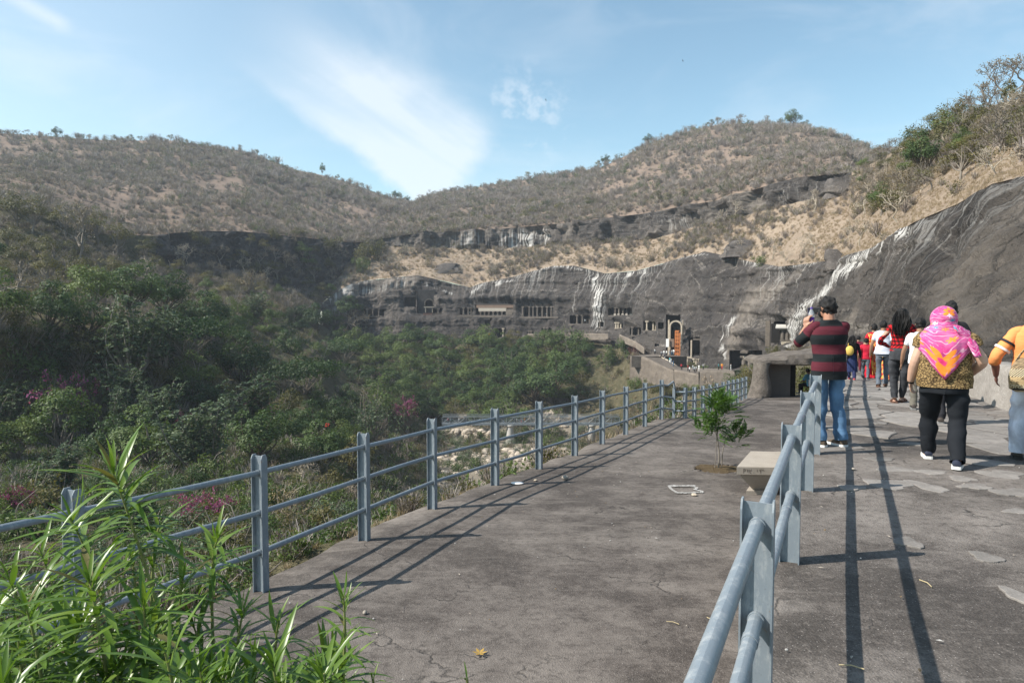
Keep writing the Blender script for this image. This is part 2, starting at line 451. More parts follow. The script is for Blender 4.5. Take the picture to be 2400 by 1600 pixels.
def mat_plain(name, col, rough=0.7, spec=0.3, metal=0.0, var=0.15, scale=8.0, bs=0.0):
    m, nt, b = newmat(name, rough, spec)
    b.inputs['Metallic'].default_value = metal
    n = noi(nt, objco(nt), scale, 4, 0.6)
    c = mixc(nt, n, tuple(k * (1 - var) for k in col), tuple(k * (1 + var) for k in col))
    nt.links.new(c, b.inputs['Base Color'])
    if bs: bump(nt, b, n, bs, 0.01)
    return m

def mat_paint():
    """weathered blue-grey paint over steel"""
    m, nt, b = newmat('blue_grey_paint', 0.42, 0.45)
    p = objco(nt)
    n1 = noi(nt, p, 3.0, 5, 0.6); n2 = noi(nt, mapping(nt, p, (1, 1, 0.35)), 22, 5, 0.7); n3 = noi(nt, p, 85, 3, 0.7)
    col = mixc(nt, n1, (0.165, 0.195, 0.222), (0.21, 0.243, 0.272))
    col = mixc(nt, mth(nt, 'MULTIPLY', ramp(nt, n2, [(0.5, 0), (0.66, 1)]), 0.65), col, (0.33, 0.35, 0.36))
    col = mixc(nt, mth(nt, 'MULTIPLY', ramp(nt, n3, [(0.6, 0), (0.7, 1)]), 0.45), col, (0.13, 0.145, 0.16))
    rust = mth(nt, 'MULTIPLY', smst(nt, noi(nt, p, 14, 6, 0.78), 0.61, 0.69), 0.75)
    col = mixc(nt, rust, col, (0.22, 0.15, 0.105))
    nt.links.new(col, b.inputs['Base Color'])
    nt.links.new(ramp(nt, n2, [(0.3, 0.36), (0.7, 0.6)]), b.inputs['Roughness'])
    bump(nt, b, mth(nt, 'ADD', n2, mth(nt, 'MULTIPLY', n3, 0.3)), 0.25, 0.004)
    return m

M = {}
M['deck'] = mat_asphalt('worn_asphalt', (0.058, 0.049, 0.043), (0.124, 0.106, 0.094), (0.20, 0.175, 0.155))
M['path'] = mat_asphalt('path_concrete', (0.060, 0.052, 0.046), (0.132, 0.115, 0.103), (0.225, 0.20, 0.18))
M['flag'] = mat_stone('flagstone', (0.135, 0.124, 0.114), (0.235, 0.216, 0.199), 4.0, (0.32, 0.298, 0.276), 0.5, 0.015)
M['rock'] = mat_rock('basalt_far'); M['rock_near'] = mat_rock('basalt_near', True)
M['grass_ground'] = mat_ground('dry_grass_ground', [(0.245, 0.187, 0.138), (0.33, 0.258, 0.193), (0.385, 0.31, 0.235), (0.175, 0.132, 0.10)], 0.06)
M['hill_ground'] = mat_ground('hill_soil', [(0.18, 0.135, 0.106), (0.25, 0.185, 0.145), (0.215, 0.168, 0.128), (0.125, 0.098, 0.078)], 0.03)
M['valley_ground'] = mat_ground('valley_soil', [(0.06, 0.06, 0.032), (0.115, 0.098, 0.058), (0.155, 0.13, 0.08), (0.035, 0.038, 0.02)], 0.06)
M['river_bed'] = mat_ground('river_gravel', [(0.22, 0.185, 0.14), (0.31, 0.265, 0.21), (0.38, 0.33, 0.265), (0.13, 0.115, 0.08)], 0.12)
M['paint'] = mat_paint()
M['bench'] = mat_stone('bench_stone', (0.285, 0.25, 0.212), (0.355, 0.315, 0.268), 4.0, (0.42, 0.38, 0.33), 0.25, 0.006, 0.0)
M['shelter'] = mat_stone('shelter_rock', (0.075, 0.063, 0.054), (0.20, 0.172, 0.148), 2.6, (0.31, 0.275, 0.24), 1.0, 0.14, 0.0)
M['panel'] = mat_plain('grey_render', (0.125, 0.108, 0.096), 0.9, 0.2, 0, 0.2, 3)
M['dark'] = mat_plain('black_and_shade', (0.022, 0.02, 0.019), 0.9, 0.1)  # near-black for the window's painted shade and for black parts
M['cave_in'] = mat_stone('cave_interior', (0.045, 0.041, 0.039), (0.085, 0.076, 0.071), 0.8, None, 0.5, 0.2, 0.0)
M['carved'] = mat_stone('carved_stone', (0.10, 0.085, 0.072), (0.18, 0.153, 0.128), 1.2, (0.25, 0.215, 0.18), 0.5, 0.15, 0.18)
M['carved_pale'] = mat_stone('carved_pale_stone', (0.37, 0.31, 0.235), (0.5, 0.43, 0.34), 1.0, (0.58, 0.51, 0.42), 0.5, 0.15, 0.1)
M['masonry'] = mat_stone('masonry', (0.12, 0.10, 0.082), (0.215, 0.18, 0.147), 0.6, (0.30, 0.26, 0.217), 0.9, 0.3, 0.1)
M['plaster'] = mat_plain('old_plaster', (0.42, 0.375, 0.32), 0.9, 0.1, 0, 0.15, 0.5)
M['brown_band'] = mat_plain('brown_rock', (0.21, 0.15, 0.115), 0.9, 0.1, 0, 0.25, 0.5)
M['orange'] = mat_plain('orange_scaffold', (0.62, 0.22, 0.07), 0.7)
M['redwood'] = mat_plain('red_timber', (0.26, 0.11, 0.08), 0.8)
M['white'] = mat_plain('white_board', (0.78, 0.77, 0.75), 0.7)
M['concrete'] = mat_stone('pale_concrete', (0.40, 0.38, 0.35), (0.52, 0.5, 0.46), 0.8, None, 0.3, 0.05, 0.0)
M['bridge'] = mat_plain('bridge_steel', (0.24, 0.27, 0.29), 0.5)
M['bark_pale'] = mat_plain('pale_bark', (0.40, 0.345, 0.275), 0.9, 0.15, 0, 0.3, 4)
M['bark_grey'] = mat_plain('grey_bark', (0.20, 0.175, 0.148), 0.9, 0.15, 0, 0.3, 4)
M['bark_dark'] = mat_plain('dark_bark', (0.10, 0.08, 0.06), 0.9, 0.15, 0, 0.3, 4)
M['leaf_dark'] = mat_leaf('leaf_dark_green', [(0.0, (0.020, 0.040, 0.013)), (0.5, (0.046, 0.082, 0.026)), (1.0, (0.10, 0.142, 0.042))])
M['leaf_mid'] = mat_leaf('leaf_mid_green', [(0.0, (0.042, 0.072, 0.018)), (0.5, (0.085, 0.125, 0.033)), (1.0, (0.155, 0.188, 0.055))])
M['leaf_olive'] = mat_leaf('leaf_olive', [(0.0, (0.055, 0.058, 0.022)), (0.5, (0.105, 0.10, 0.036)), (1.0, (0.18, 0.15, 0.055))])
M['leaf_silver'] = mat_leaf('leaf_silver_green', [(0.0, (0.035, 0.062, 0.030)), (0.5, (0.085, 0.122, 0.066)), (1.0, (0.17, 0.205, 0.125))], 0.25)
M['leaf_dry'] = mat_leaf('leaf_dry', [(0.0, (0.12, 0.092, 0.055)), (0.5, (0.19, 0.15, 0.088)), (1.0, (0.26, 0.205, 0.12))], 0.2)
M['leaf_hill'] = mat_leaf('leaf_hill_scrub', [(0.0, (0.115, 0.092, 0.06)), (0.45, (0.185, 0.148, 0.105)), (0.8, (0.25, 0.20, 0.153)), (1.0, (0.29, 0.232, 0.185))], 0.2, rnd=0.6)
M['leaf_hillgreen'] = mat_leaf('leaf_hill_green', [(0.0, (0.075, 0.082, 0.04)), (0.5, (0.13, 0.128, 0.062)), (1.0, (0.20, 0.18, 0.085))], 0.2, rnd=0.6)
M['twig_hill'] = mat_leaf('twig_hill', [(0.0, (0.17, 0.14, 0.125)), (0.5, (0.255, 0.218, 0.198)), (1.0, (0.35, 0.31, 0.285))], 0.05, rnd=0.5)
M['grass'] = mat_leaf('dry_grass', [(0.0, (0.25, 0.187, 0.13)), (0.5, (0.345, 0.268, 0.192)), (1.0, (0.45, 0.36, 0.265))], 0.25, 0.6, 0.15, 0.4)
M['bract'] = mat_leaf('magenta_bract', [(0.0, (0.16, 0.03, 0.09)), (0.5, (0.26, 0.055, 0.16)), (1.0, (0.36, 0.12, 0.25))], 0.3)
M['rust_leaf'] = mat_leaf('rust_leaf', [(0.0, (0.10, 0.035, 0.03)), (1.0, (0.2, 0.08, 0.06))], 0.2)
M['oleander'] = mat_leaf('long_leaf_green', [(0.0, (0.05, 0.105, 0.014)), (0.5, (0.112, 0.192, 0.028)), (1.0, (0.23, 0.285, 0.06))], 0.32, 0.34, 0.5, 0.35)
M['oleander_stem'] = mat_plain('green_stem', (0.20, 0.215, 0.075), 0.6, 0.3, 0, 0.3, 20)
M['sapling'] = mat_leaf('sapling_leaf', [(0.0, (0.035, 0.07, 0.016)), (0.5, (0.06, 0.12, 0.022)), (1.0, (0.17, 0.225, 0.05))], 0.3, 0.45, 0.4, 0.1)
M['soil'] = mat_ground('planting_soil', [(0.16, 0.115, 0.07), (0.23, 0.17, 0.10), (0.30, 0.23, 0.14), (0.08, 0.06, 0.04)], 2.0)

# ------------------------------------------------------------------ terrain: curves in display pixels (u, v, forward distance)
def curve(pts):
    a = np.array(pts, float); return lambda u: (np.interp(u, a[:, 0], a[:, 1]), np.interp(u, a[:, 0], a[:, 2]))
RID = curve([(-900, 330, 540), (-100, 316, 520), (0, 306, 500), (100, 312, 505), (200, 320, 510), (300, 324, 520), (400, 324, 525), (480, 335, 535), (560, 347, 550), (620, 367, 560), (680, 389, 575), (740, 401, 590), (800, 418, 605), (850, 438, 620), (900, 455, 635), (945, 466, 650), (1000, 444, 640), (1080, 432, 620), (1180, 416, 600), (1290, 399, 570), (1380, 384, 545), (1440, 356, 525), (1490, 331, 510), (1560, 308, 495), (1640, 290, 480), (1700, 285, 470), (1780, 288, 455), (1850, 297, 440), (1900, 315, 430), (1960, 334, 420), (2010, 351, 410), (2060, 362, 400), (2200, 380, 390), (2420, 400, 380)])
BT = curve([(-900, 480, 190), (0, 482, 195), (80, 492, 200), (160, 520, 208), (250, 540, 220), (350, 541, 238), (400, 535, 248), (480, 530, 264), (560, 532, 277), (640, 540, 290), (700, 545, 300), (780, 556, 318), (830, 556, 325), (890, 546, 330), (960, 536, 332), (1100, 530, 332), (1200, 521, 330), (1300, 512, 315), (1400, 500, 300), (1500, 488, 282), (1560, 475, 268), (1650, 460, 248), (1750, 430, 228), (1830, 408, 212), (1940, 398, 192), (1960, 395, 182), (1990, 382, 165), (2030, 362, 150), (2080, 332, 135), (2130, 302, 125), (2200, 272, 108), (2280, 242, 94), (2352, 224, 85), (2500, 170, 76), (2800, 90, 64)])
BB = curve([(-900, 500, 188), (0, 505, 192), (80, 520, 197), (160, 548, 204), (250, 575, 216), (350, 590, 234), (400, 612, 243), (480, 622, 257), (560, 636, 268), (640, 668, 278), (700, 672, 288), (760, 655, 300), (800, 610, 312), (840, 585, 321), (890, 566, 327), (960, 568, 329), (1100, 572, 328), (1200, 568, 326), (1300, 560, 311), (1400, 558, 296), (1480, 553, 281), (1530, 541, 270), (1600, 520, 257), (1700, 498, 236), (1830, 464, 209), (1945, 449, 188), (1964, 398, 180), (1990, 396, 163), (2030, 376, 148), (2080, 346, 133), (2130, 316, 123), (2200, 285, 106), (2280, 256, 92), (2352, 238, 83), (2500, 186, 74), (2800, 108, 62)])
CT = curve([(-900, 730, 106), (0, 725, 110), (250, 722, 130), (400, 718, 155), (550, 715, 196), (650, 712, 242), (730, 706, 280), (760, 678, 290), (800, 655, 295), (840, 644, 300), (900, 638, 300), (960, 632, 300), (1030, 648, 299), (1080, 660, 297), (1100, 652, 296), (1180, 635, 291), (1270, 612, 284), (1320, 610, 277), (1390, 628, 262), (1460, 622, 250), (1560, 595, 233), (1620, 578, 222), (1680, 590, 206), (1720, 600, 193), (1790, 612, 162), (1860, 605, 122), (1920, 595, 92), (2000, 570, 72), (2100, 510, 56), (2200, 468, 47), (2280, 422, 41), (2352, 405, 38), (2500, 355, 34), (2800, 270, 28)])
def CF(u):
    u = np.asarray(u, float)
    a = np.array([(-900, 770, 92), (0, 765, 95), (250, 752, 116), (400, 745, 142), (550, 738, 185), (650, 735, 232), (730, 740, 274), (760, 760, 284), (800, 792, 285), (850, 806, 285), (1000, 792, 285), (1150, 784, 280), (1300, 782, 266), (1400, 792, 250), (1480, 816, 226), (1530, 826, 206), (1600, 852, 195), (1690, 862, 180), (1750, 855, 155), (1800, 840, 132), (1870, 838, 88), (1950, 842, 60), (2030, 846, 44)])
    v, d_ = np.interp(u, a[:, 0], a[:, 1]), np.interp(u, a[:, 0], a[:, 2])
    s = (u * K - 1200) / F
    y1 = 2.75 / np.maximum(s - 0.482, 0.02); y2 = 4.35 / np.maximum(s - 0.365, 0.02)
    yy = np.where(y1 > 13.2, y1, y2)
    x_ = s * yy; z_ = path_z(yy) - 0.06
    _, vv = proj(x_, yy, z_)
    t = np.clip((u - 1985) / 90.0, 0, 1); t = t * t * (3 - 2 * t)
    yy = np.minimum(yy, 60)
    return v * (1 - t) + vv * t, d_ * (1 - t) + yy * t

# left deck fence line on the deck plane
FPX = [(600, 1355), (837, 1240), (993, 1165), (1137, 1113), (1238, 1075), (1320, 1045), (1383, 1018), (1437, 997), (1481, 978), (1519, 962)]
FP = [hit(u, v, deck_z) for u, v in FPX]
FP = [np.array((-3.62, 2.75, deck_z(2.75))), np.array((-2.88, 4.42, deck_z(4.42)))] + FP
FX = [(1579, 979), (1605.5, 980), (1627, 977), (1647, 972), (1664, 967), (1679, 961), (1694, 955.5), (1706.5, 949.5), (1718, 946), (1728.5, 942.5), (1738.6, 937.5), (1747.6, 933.5)]
FS = [hit(u / K, v / K, deck_z) for u, v in FX]
LINE = np.array([(-5.2, -1.0)] + [p[:2] for p in FP] + [p[:2] for p in FS] + [(10.9, 31.5)])
def offset_line(L, o):
    T = np.gradient(L, axis=0); T /= np.linalg.norm(T, axis=1)[:, None]
    return L + o * np.stack([-T[:, 1], T[:, 0]], 1)
EDGE = offset_line(LINE, 0.22)
ANG_E = EDGE[:, 0] / np.maximum(EDGE[:, 1], 0.05)

def columns(u):
    """control points (y, z) of the valley profile at columns u: list of arrays"""
    s = (u * K - 1200) / F
    ok = EDGE[:, 1] > 0.2
    ye = np.interp(s, ANG_E[ok], EDGE[ok, 1])
    ye = np.where(s < ANG_E[ok][0], 2.2, ye)
    dz = deck_z(ye)
    pts = [(np.full_like(s, 0.4), np.full_like(s, -2.2)), (ye - 0.35, dz - 0.55), (ye + 0.02, dz - 0.28), (ye + 1.3, dz - 0.40), (ye + 4, dz - 2.0), (ye + 14, dz - 6.0)]
    t = np.clip((u - 700) / 300.0, 0, 1)
    y4 = 46 * (1 - t) + 86 * t; z4 = -13.0 * (1 - t) - 25 * t
    y5 = 84 * (1 - t) + 128 * t; z5 = -18.5 * (1 - t) - 34.5 * t
    y6 = 104 * (1 - t) + 196 * t; z6 = -18 * (1 - t) - 36.0 * t
    q = np.clip((u - 1480) / 170.0, 0, 1)          # right end: ground falls gently from the deck to the cliff foot
    y4 = y4 * (1 - q) + np.maximum(ye + 26, 60) * q; z4 = z4 * (1 - q) + (dz - 8.5) * q
    y5 = y5 * (1 - q) + np.maximum(ye + 46, 92) * q; z5 = z5 * (1 - q) + (dz - 11) * q
    y6 = y6 * (1 - q) + 120 * q; z6 = z6 * (1 - q) - 15.5 * q
    pts += [(y4, z4), (y5, z5), (y6, z6)]
    v, dd = CF(u)
    lf = np.clip((640 - u) / 150.0, 0, 1)
    y4 = y4 * (1 - lf) + np.minimum(y4, 0.44 * dd) * lf; y5 = y5 * (1 - lf) + np.minimum(y5, 0.66 * dd) * lf; y6 = y6 * (1 - lf) + np.minimum(y6, 0.84 * dd) * lf
    z6 = z6 + 4.5 * lf; z5 = z5 + 1.0 * lf
    cf = P(u, v, dd)
    ycf, zcf = dd, cf[2]
    # near the right edge the profile simply runs under the path to the wall
    r = np.clip((u - 1700) / 130.0, 0, 1)
    out = []
    for i, (y, z) in enumerate(pts):
        fr = (i + 1) / (len(pts) + 1)
        out.append((y * (1 - r) + (0.4 + (ycf - 0.4) * fr) * r, z * (1 - r) + r * (-2.2 + (zcf - 0.35 + 2.2) * fr)))
    out.append((ycf, zcf))
    return out

def surf(u, v):
    """ground point seen at display pixel (u, v) (before relief)"""
    u = float(u); col = columns(np.array([u]))
    vs = []; ds = []
    s = (u * K - 1200) / F
    for y, z in col[3:]:
        _, vv = proj(s * y[0], y[0], z[0]); vs.append(vv); ds.append(y[0])
    for fn in (CT, BB, BT, RID):
        a, b_ = fn(u)
        if fn is RID and float(a) > vs[-1] - 2: continue
        vs.append(float(a)); ds.append(float(b_))
    vs = np.array(vs); ds = np.array(ds)
    for i in range(len(vs) - 1, 0, -1):
        if vs[i] <= v <= vs[i - 1] or (i == len(vs) - 1 and v < vs[i]):
            t = (v - vs[i - 1]) / (vs[i] - vs[i - 1] - 1e-9)
            dd = ds[i - 1] + (ds[i] - ds[i - 1]) * min(max(t, 0), 1.0)
            if i == len(vs) - 1 and v < vs[i]: return P(u, vs[i], ds[i])
            return P(u, v, dd)
    return P(u, v, ds[0])

def sheet(us, lo, hi_, n, ease=1.0):
    """grid between two (v,d) curves; rows bottom to top"""
    v0, d0 = lo(us); v1, d1 = hi_(us)
    t = np.linspace(0, 1, n)[:, None]
    v = v0 + (v1 - v0) * t; dd = d0 + (d1 - d0) * t ** ease
    U = np.broadcast_to(us, v.shape)
    p = P(U, v, dd)
    return np.stack([np.broadcast_to(q, v.shape) for q in p], -1), U, v
def grid_faces(nr, nc):
    i = np.arange(nr - 1)[:, None] * nc + np.arange(nc - 1)[None, :]
    return np.stack([i, i + 1, i + nc + 1, i + nc], -1).reshape(-1, 4)
def grid_normals(G):
    a = np.gradient(G, axis=1); b_ = np.gradient(G, axis=0)
    n = np.cross(a, b_); n /= np.linalg.norm(n, axis=-1)[..., None] + 1e-9
    return n

# ---- caves: opening rectangles in native pixels, used to cut the cliff
CAVES = []   # filled by caves list below: (u0, v0, u1, v1)
CAVE_LIST = [
    # key, u0, v0, u1, v1, column centres, options
    ('a', 851, 725, 900, 740, [860, 873.5, 887.5], {}),
    ('b', 976, 683, 1016, 735, [], {'arch': (1003, 711, 9), 'porch': True}),
    ('b2', 948, 697, 975, 719, [], {}),
    ('b3', 1016, 724, 1034, 733, [1027], {}),
    ('c', 1077, 722, 1106, 737, [1085.5, 1097, 1104], {}),
    ('d', 1114, 715, 1201, 738, [1124, 1134, 1144, 1154.5, 1165, 1175], {'band': True}),
    ('e', 1223, 719, 1296, 741, [1224, 1239, 1248, 1257.5, 1269, 1280, 1289.5, 1296], {}),
    ('n1', 1137, 750, 1149, 763, [], {}),
    ('n2', 1161, 770, 1183, 790, [1178], {'pale': True}),
    ('n3', 1233, 776, 1250, 787, [1239, 1244], {}),
    ('n4', 1268, 768, 1292, 786, [1274, 1281], {}),
    ('f', 1335, 739, 1384, 758, [1350, 1362, 1378], {'wall': True}),
    ('g', 1401, 754, 1416, 766, [1405], {}),
    ('h', 1425, 721, 1482, 738, [1439, 1447, 1456, 1464.5, 1474], {'bases': True}),
    ('i', 1441, 756, 1459, 769, [1442, 1447, 1453], {'pale': True}),
    ('j', 1475, 767, 1502, 785, [1479, 1493], {}),
    ('k', 1507, 753, 1538, 774, [1512, 1526, 1532], {'pale': True}),
    ('l', 1542, 755, 1556, 770, [], {}),
    ('m', 1561, 738, 1594, 833, [], {'bigarch': (1581, 766, 12)}),
    ('n', 1614, 790, 1640, 834, [], {'pillar': True}),
    ('n5', 1600, 836, 1617, 857, [1603, 1609, 1615], {'pale': True}),
    ('n6', 1622, 840, 1636, 866, [1625, 1629, 1634], {'pale': True}),
    ('l2', 1534, 805, 1544, 811, [], {}),
    ('o', 1709, 822, 1786, 866, [1738, 1751], {'veranda': True}),
    ('p', 1812, 754, 1864, 803, [1838, 1847, 1855], {'awning': True}),
]
RECT = np.array([c[1:5] for c in CAVE_LIST], float)

# ---- white stains on the cliff: native pixel polylines (points, half width, strength)
STAINS = [([(1395, 655), (1410, 690), (1404, 760)], 17, 1.0), ([(1368, 640), (1352, 690), (1345, 730)], 4, 0.8), ([(1472, 643), (1510, 636)], 9, 0.9),
          ([(1110, 688), (1128, 668)], 7, 0.95), ([(1165, 668), (1200, 660)], 9, 0.9), ([(1260, 632), (1310, 624), (1375, 634), (1400, 644)], 5, 0.8),
          ([(1000, 668), (1060, 688)], 5, 0.7), ([(775, 700), (830, 655), (850, 640)], 22, 0.75), ([(800, 690), (960, 665)], 12, 0.45), ([(830, 640), (840, 600)], 10, 0.9), ([(780, 730), (810, 735)], 16, 0.7),
          ([(1700, 800), (1710, 785), (1722, 760), (1738, 742)], 6, 1.0), ([(1725, 750), (1700, 805), (1702, 840)], 5, 0.9), ([(1708, 745), (1706, 770)], 4, 0.7), ([(1755, 760), (1748, 780)], 3, 0.7), ([(1590, 745), (1600, 770)], 5, 0.7),
          ([(2012, 600), (1985, 640), (1950, 680), (1905, 725), (1878, 780), (1868, 815)], 15, 1.05), ([(2030, 598), (1975, 660)], 7, 1.0), ([(1600, 600), (1660, 598)], 4, 0.7), ([(1860, 622), (1900, 615)], 9, 0.8),
          ([(2028, 596), (2060, 572), (2110, 548), (2165, 522)], 19, 0.95), ([(2165, 560), (2240, 545), (2310, 525)], 5, 0.6), ([(2240, 505), (2190, 545)], 4, 0.6), ([(1985, 600), (1960, 625)], 12, 0.6)]
PALES = [([(2420, 480), (2330, 590), (2260, 690), (2250, 740)], 60, 1.0), ([(2400, 620), (2290, 760)], 50, 0.8), ([(2330, 720), (2400, 690)], 45, 0.8), ([(1800, 690), (1740, 780), (1720, 830)], 22, 0.9), ([(1880, 640), (1800, 690)], 16, 0.7), ([(780, 700), (850, 650), (960, 655)], 26, 0.9), ([(780, 735), (805, 745)], 22, 0.9), ([(1250, 790), (1330, 790), (1420, 790)], 14, 0.5), ([(1970, 780), (2030, 740)], 12, 0.6)]
def stain_field(un, vn, lst):
    r = np.zeros_like(un)
    for pts, hw, s_ in lst:
        dmin = np.full_like(un, 1e9)
        for (a, b_), (c, d_) in zip(pts[:-1], pts[1:]):
            dx, dy = c - a, d_ - b_; t = np.clip(((un - a) * dx + (vn - b_) * dy) / (dx * dx + dy * dy), 0, 1)
            dmin = np.minimum(dmin, np.hypot(un - a - t * dx, vn - b_ - t * dy))
        r = np.maximum(r, s_ * np.clip(1.25 - dmin / hw, 0, 1))
    return r

# foot polyline for fall-line coordinates
uf = np.concatenate([np.linspace(700, 1900, 400), np.linspace(1903, 2790, 500)])
vf, df = CF(uf); pf = P(uf, vf, df)
FOOT = np.stack([pf[0], np.broadcast_to(df, pf[0].shape)], -1)
FARC = np.concatenate([[0], np.cumsum(np.linalg.norm(np.diff(FOOT, axis=0), axis=1))])
def fall_uv(G):
    q = G[..., :2].reshape(-1, 2); out = np.empty((len(q), 2))
    for i in range(0, len(q), 4000):
        c = q[i:i + 4000]; d2 = ((c[:, None, :] - FOOT[None]) ** 2).sum(-1); j = np.clip(d2.argmin(1), 1, len(FOOT) - 2)
        tg = FOOT[j + 1] - FOOT[j - 1]; L = np.linalg.norm(tg, axis=1); tg = tg / L[:, None]
        out[i:i + 4000, 0] = FARC[j] + ((c - FOOT[j]) * tg).sum(1)
        out[i:i + 4000, 1] = np.sqrt(d2[np.arange(len(c)), j])
    return out.reshape(G.shape[:-1] + (2,))

def rect_dist(un, vn):
    r = np.full(un.shape, 1e9)
    for a, b_, c, d_ in RECT:
        r = np.minimum(r, np.hypot(np.maximum(np.maximum(a - un, un - c), 0), np.maximum(np.maximum(b_ - vn, vn - d_), 0)))
    return r

# cliff face
us = np.concatenate([np.arange(735, 830, 4.0), np.arange(830, 1910, 2.6), np.arange(1910, 2800, 3.6)])
NR_ = 100
G, U_, V_ = sheet(us, CF, CT, NR_)
un, vn = U_ * K, V_ * K
base = G.copy()
nrm = grid_normals(base)
fuv = fall_uv(base)
dep = base[..., 1]
tt = np.linspace(0, 1, NR_)[:, None]
bulge = np.sin(PI * tt) ** 0.8
arc = fuv[..., 0]; zz = base[..., 2]
far = np.clip((dep - 30) / 120, 0, 1)
lay_n = fbm(np.stack([arc * 0.012, zz * 0.33, zz * 0 + 2], -1), 4, 11)
rib = fbm(np.stack([arc * 0.10, zz * 0.03, arc * 0 + 5], -1), 4, 12)
rough = fbm(base * 0.55, 4, 13)
big = fbm(base * 0.045, 3, 14)
disp = (bulge * 1.6 * far + lay_n * (0.25 + 0.9 * far) + rib * (0.25 + 1.3 * far) + rough * (0.16 + 0.75 * far) + big * (0.5 + 2.0 * far))
# ledges cut by the bedding
nearw = 1 - far
disp += nearw * (fbm(base * 2.3, 3, 15) * 0.14 + fbm(base * 0.9, 3, 19) * 0.28 + fbm(np.stack([arc * 0.55, fuv[..., 1] * 0.13, arc * 0], -1), 4, 16) * 0.75 + np.abs(fbm(np.stack([arc * 0.22, fuv[..., 1] * 0.5, arc * 0 + 3], -1), 3, 17)) * 0.9)
disp += far * (fbm(np.stack([arc * 0.35, zz * 0.06, arc * 0], -1), 3, 18) * 0.9)
disp += (0.12 + 0.35 * far) * np.sign(np.sin(zz * 1.1 + lay_n * 3)) * np.clip(rough + 0.4, 0, 1)
rd = rect_dist(un, vn)
damp = np.clip((rd - 1.0) / 11.0, 0, 1)
edge = np.clip(tt / 0.04, 0, 1) * np.clip((1 - tt) / 0.05, 0.25, 1)
disp = disp * damp * edge
nrm = nrm * np.sign((nrm * (np.array([0, 0, CAM_Z]) - base)).sum(-1))[..., None]
G = base + nrm * disp[..., None]
CLIFF_BASE = base
faces = grid_faces(NR_, len(us))
fc_u = un.reshape(-1)[faces].mean(1); fc_v = vn.reshape(-1)[faces].mean(1)
keep = np.ones(len(faces), bool)
for a, b_, c, d_ in RECT:
    keep &= ~((fc_u > a) & (fc_u < c) & (fc_v > b_) & (fc_v < d_))
fm = (dep.reshape(-1)[faces].mean(1) < 58).astype(np.int32)
stain = stain_field(un, vn, STAINS)
rim_w = np.clip((tt - 0.93) / 0.07, 0, 1) * np.clip(fbm(np.stack([arc * 0.06, arc * 0, arc * 0], -1), 3, 31) * 2.2 + 0.25, 0, 1)
run = np.clip((tt - 0.45) / 0.5, 0, 1) * np.clip(0.35 + fbm(np.stack([arc * 0.05, arc * 0, arc * 0 + 4], -1), 3, 34) * 1.3, 0, 1)
stain = np.maximum(np.maximum(stain, rim_w * 0.9), run * 0.52)
pale = np.clip(stain_field(un, vn, PALES) + 0.45 * np.clip(fbm(base * 0.06, 3, 33) + 0.15, 0, 1), 0, 1)
me = mesh_np('cliff', G.reshape(-1, 3), faces[keep], uv=fuv.reshape(-1, 2), attrs={'stain': stain.ravel(), 'pale': pale.ravel()}, mats=[M['rock'], M['rock_near']], midx=fm[keep])
tag(link('cliff', me), 'long dark basalt cliff with white mineral streaks and carved cave temples', None, None, 'structure')

# upper cliff band
us = np.concatenate([np.arange(-900, 330, 10.0), np.arange(330, 780, 4.0), np.arange(780, 1966, 3.0)])
G, U_, V_ = sheet(us, BB, BT, 34)
nrm = grid_normals(G); un, vn = U_ * K, V_ * K
arc = np.broadcast_to(np.concatenate([[0], np.cumsum(np.linalg.norm(np.diff(G[0], axis=0), axis=1))]), U_.shape)
tt = np.linspace(0, 1, 34)[:, None]
col_n = vnoise(np.stack([np.floor(arc * 0.22 + 0.6 * fbm(np.stack([arc * .05, G[..., 2] * .2, arc * 0], -1), 2, 40)), np.floor(G[..., 2] * 0.13), arc * 0], -1), 41)
dsp = fbm(np.stack([arc * 0.09, G[..., 2] * 0.05, arc * 0], -1), 4, 42) * 5.5 + col_n * 2.2 + fbm(G * 0.4, 3, 43) * 1.6
sg = np.sign((nrm * (np.array([0, 0, CAM_Z]) - G)).sum(-1))[..., None]
fade = (np.clip(tt / 0.08, 0, 1) * np.clip((1 - tt) / 0.10, 0.15, 1))
G = G + nrm * sg * (dsp * fade * (0.06 + 0.94 * np.clip((U_ - 300) / 90, 0, 1)) * np.clip((1962 - U_) / 40, 0, 1))[..., None]
sta = np.clip(fbm(np.stack([arc * 0.035, G[..., 2] * 0.03, arc * 0], -1), 3, 44) * 2.4 + 0.05, 0, 0.85) * np.clip((un - 880) / 120, 0, 1) * np.clip((1 - tt) / 0.35, 0, 1) * np.clip((1700 - un) / 200, 0.25, 1)
pl = np.clip(0.42 + fbm(np.stack([arc * 0.05, G[..., 2] * 0.1, arc * 0], -1), 3, 45) * 1.2, 0, 0.8) * np.clip((un - 850) / 100, 0.05, 1)
fcs = grid_faces(34, len(us)); mi = (U_.reshape(-1)[fcs].mean(1) < 350).astype(np.int32)
me = mesh_np('upper_cliff', G.reshape(-1, 3), fcs, midx=mi, uv=np.stack([arc, G[..., 2]], -1).reshape(-1, 2), attrs={'stain': sta.ravel(), 'pale': pl.ravel()}, mats=[M['rock'], M['valley_ground']])
tag(link('upper_cliff', me), 'rugged grey rock band along the top of the grassy slope', None, None, 'structure')

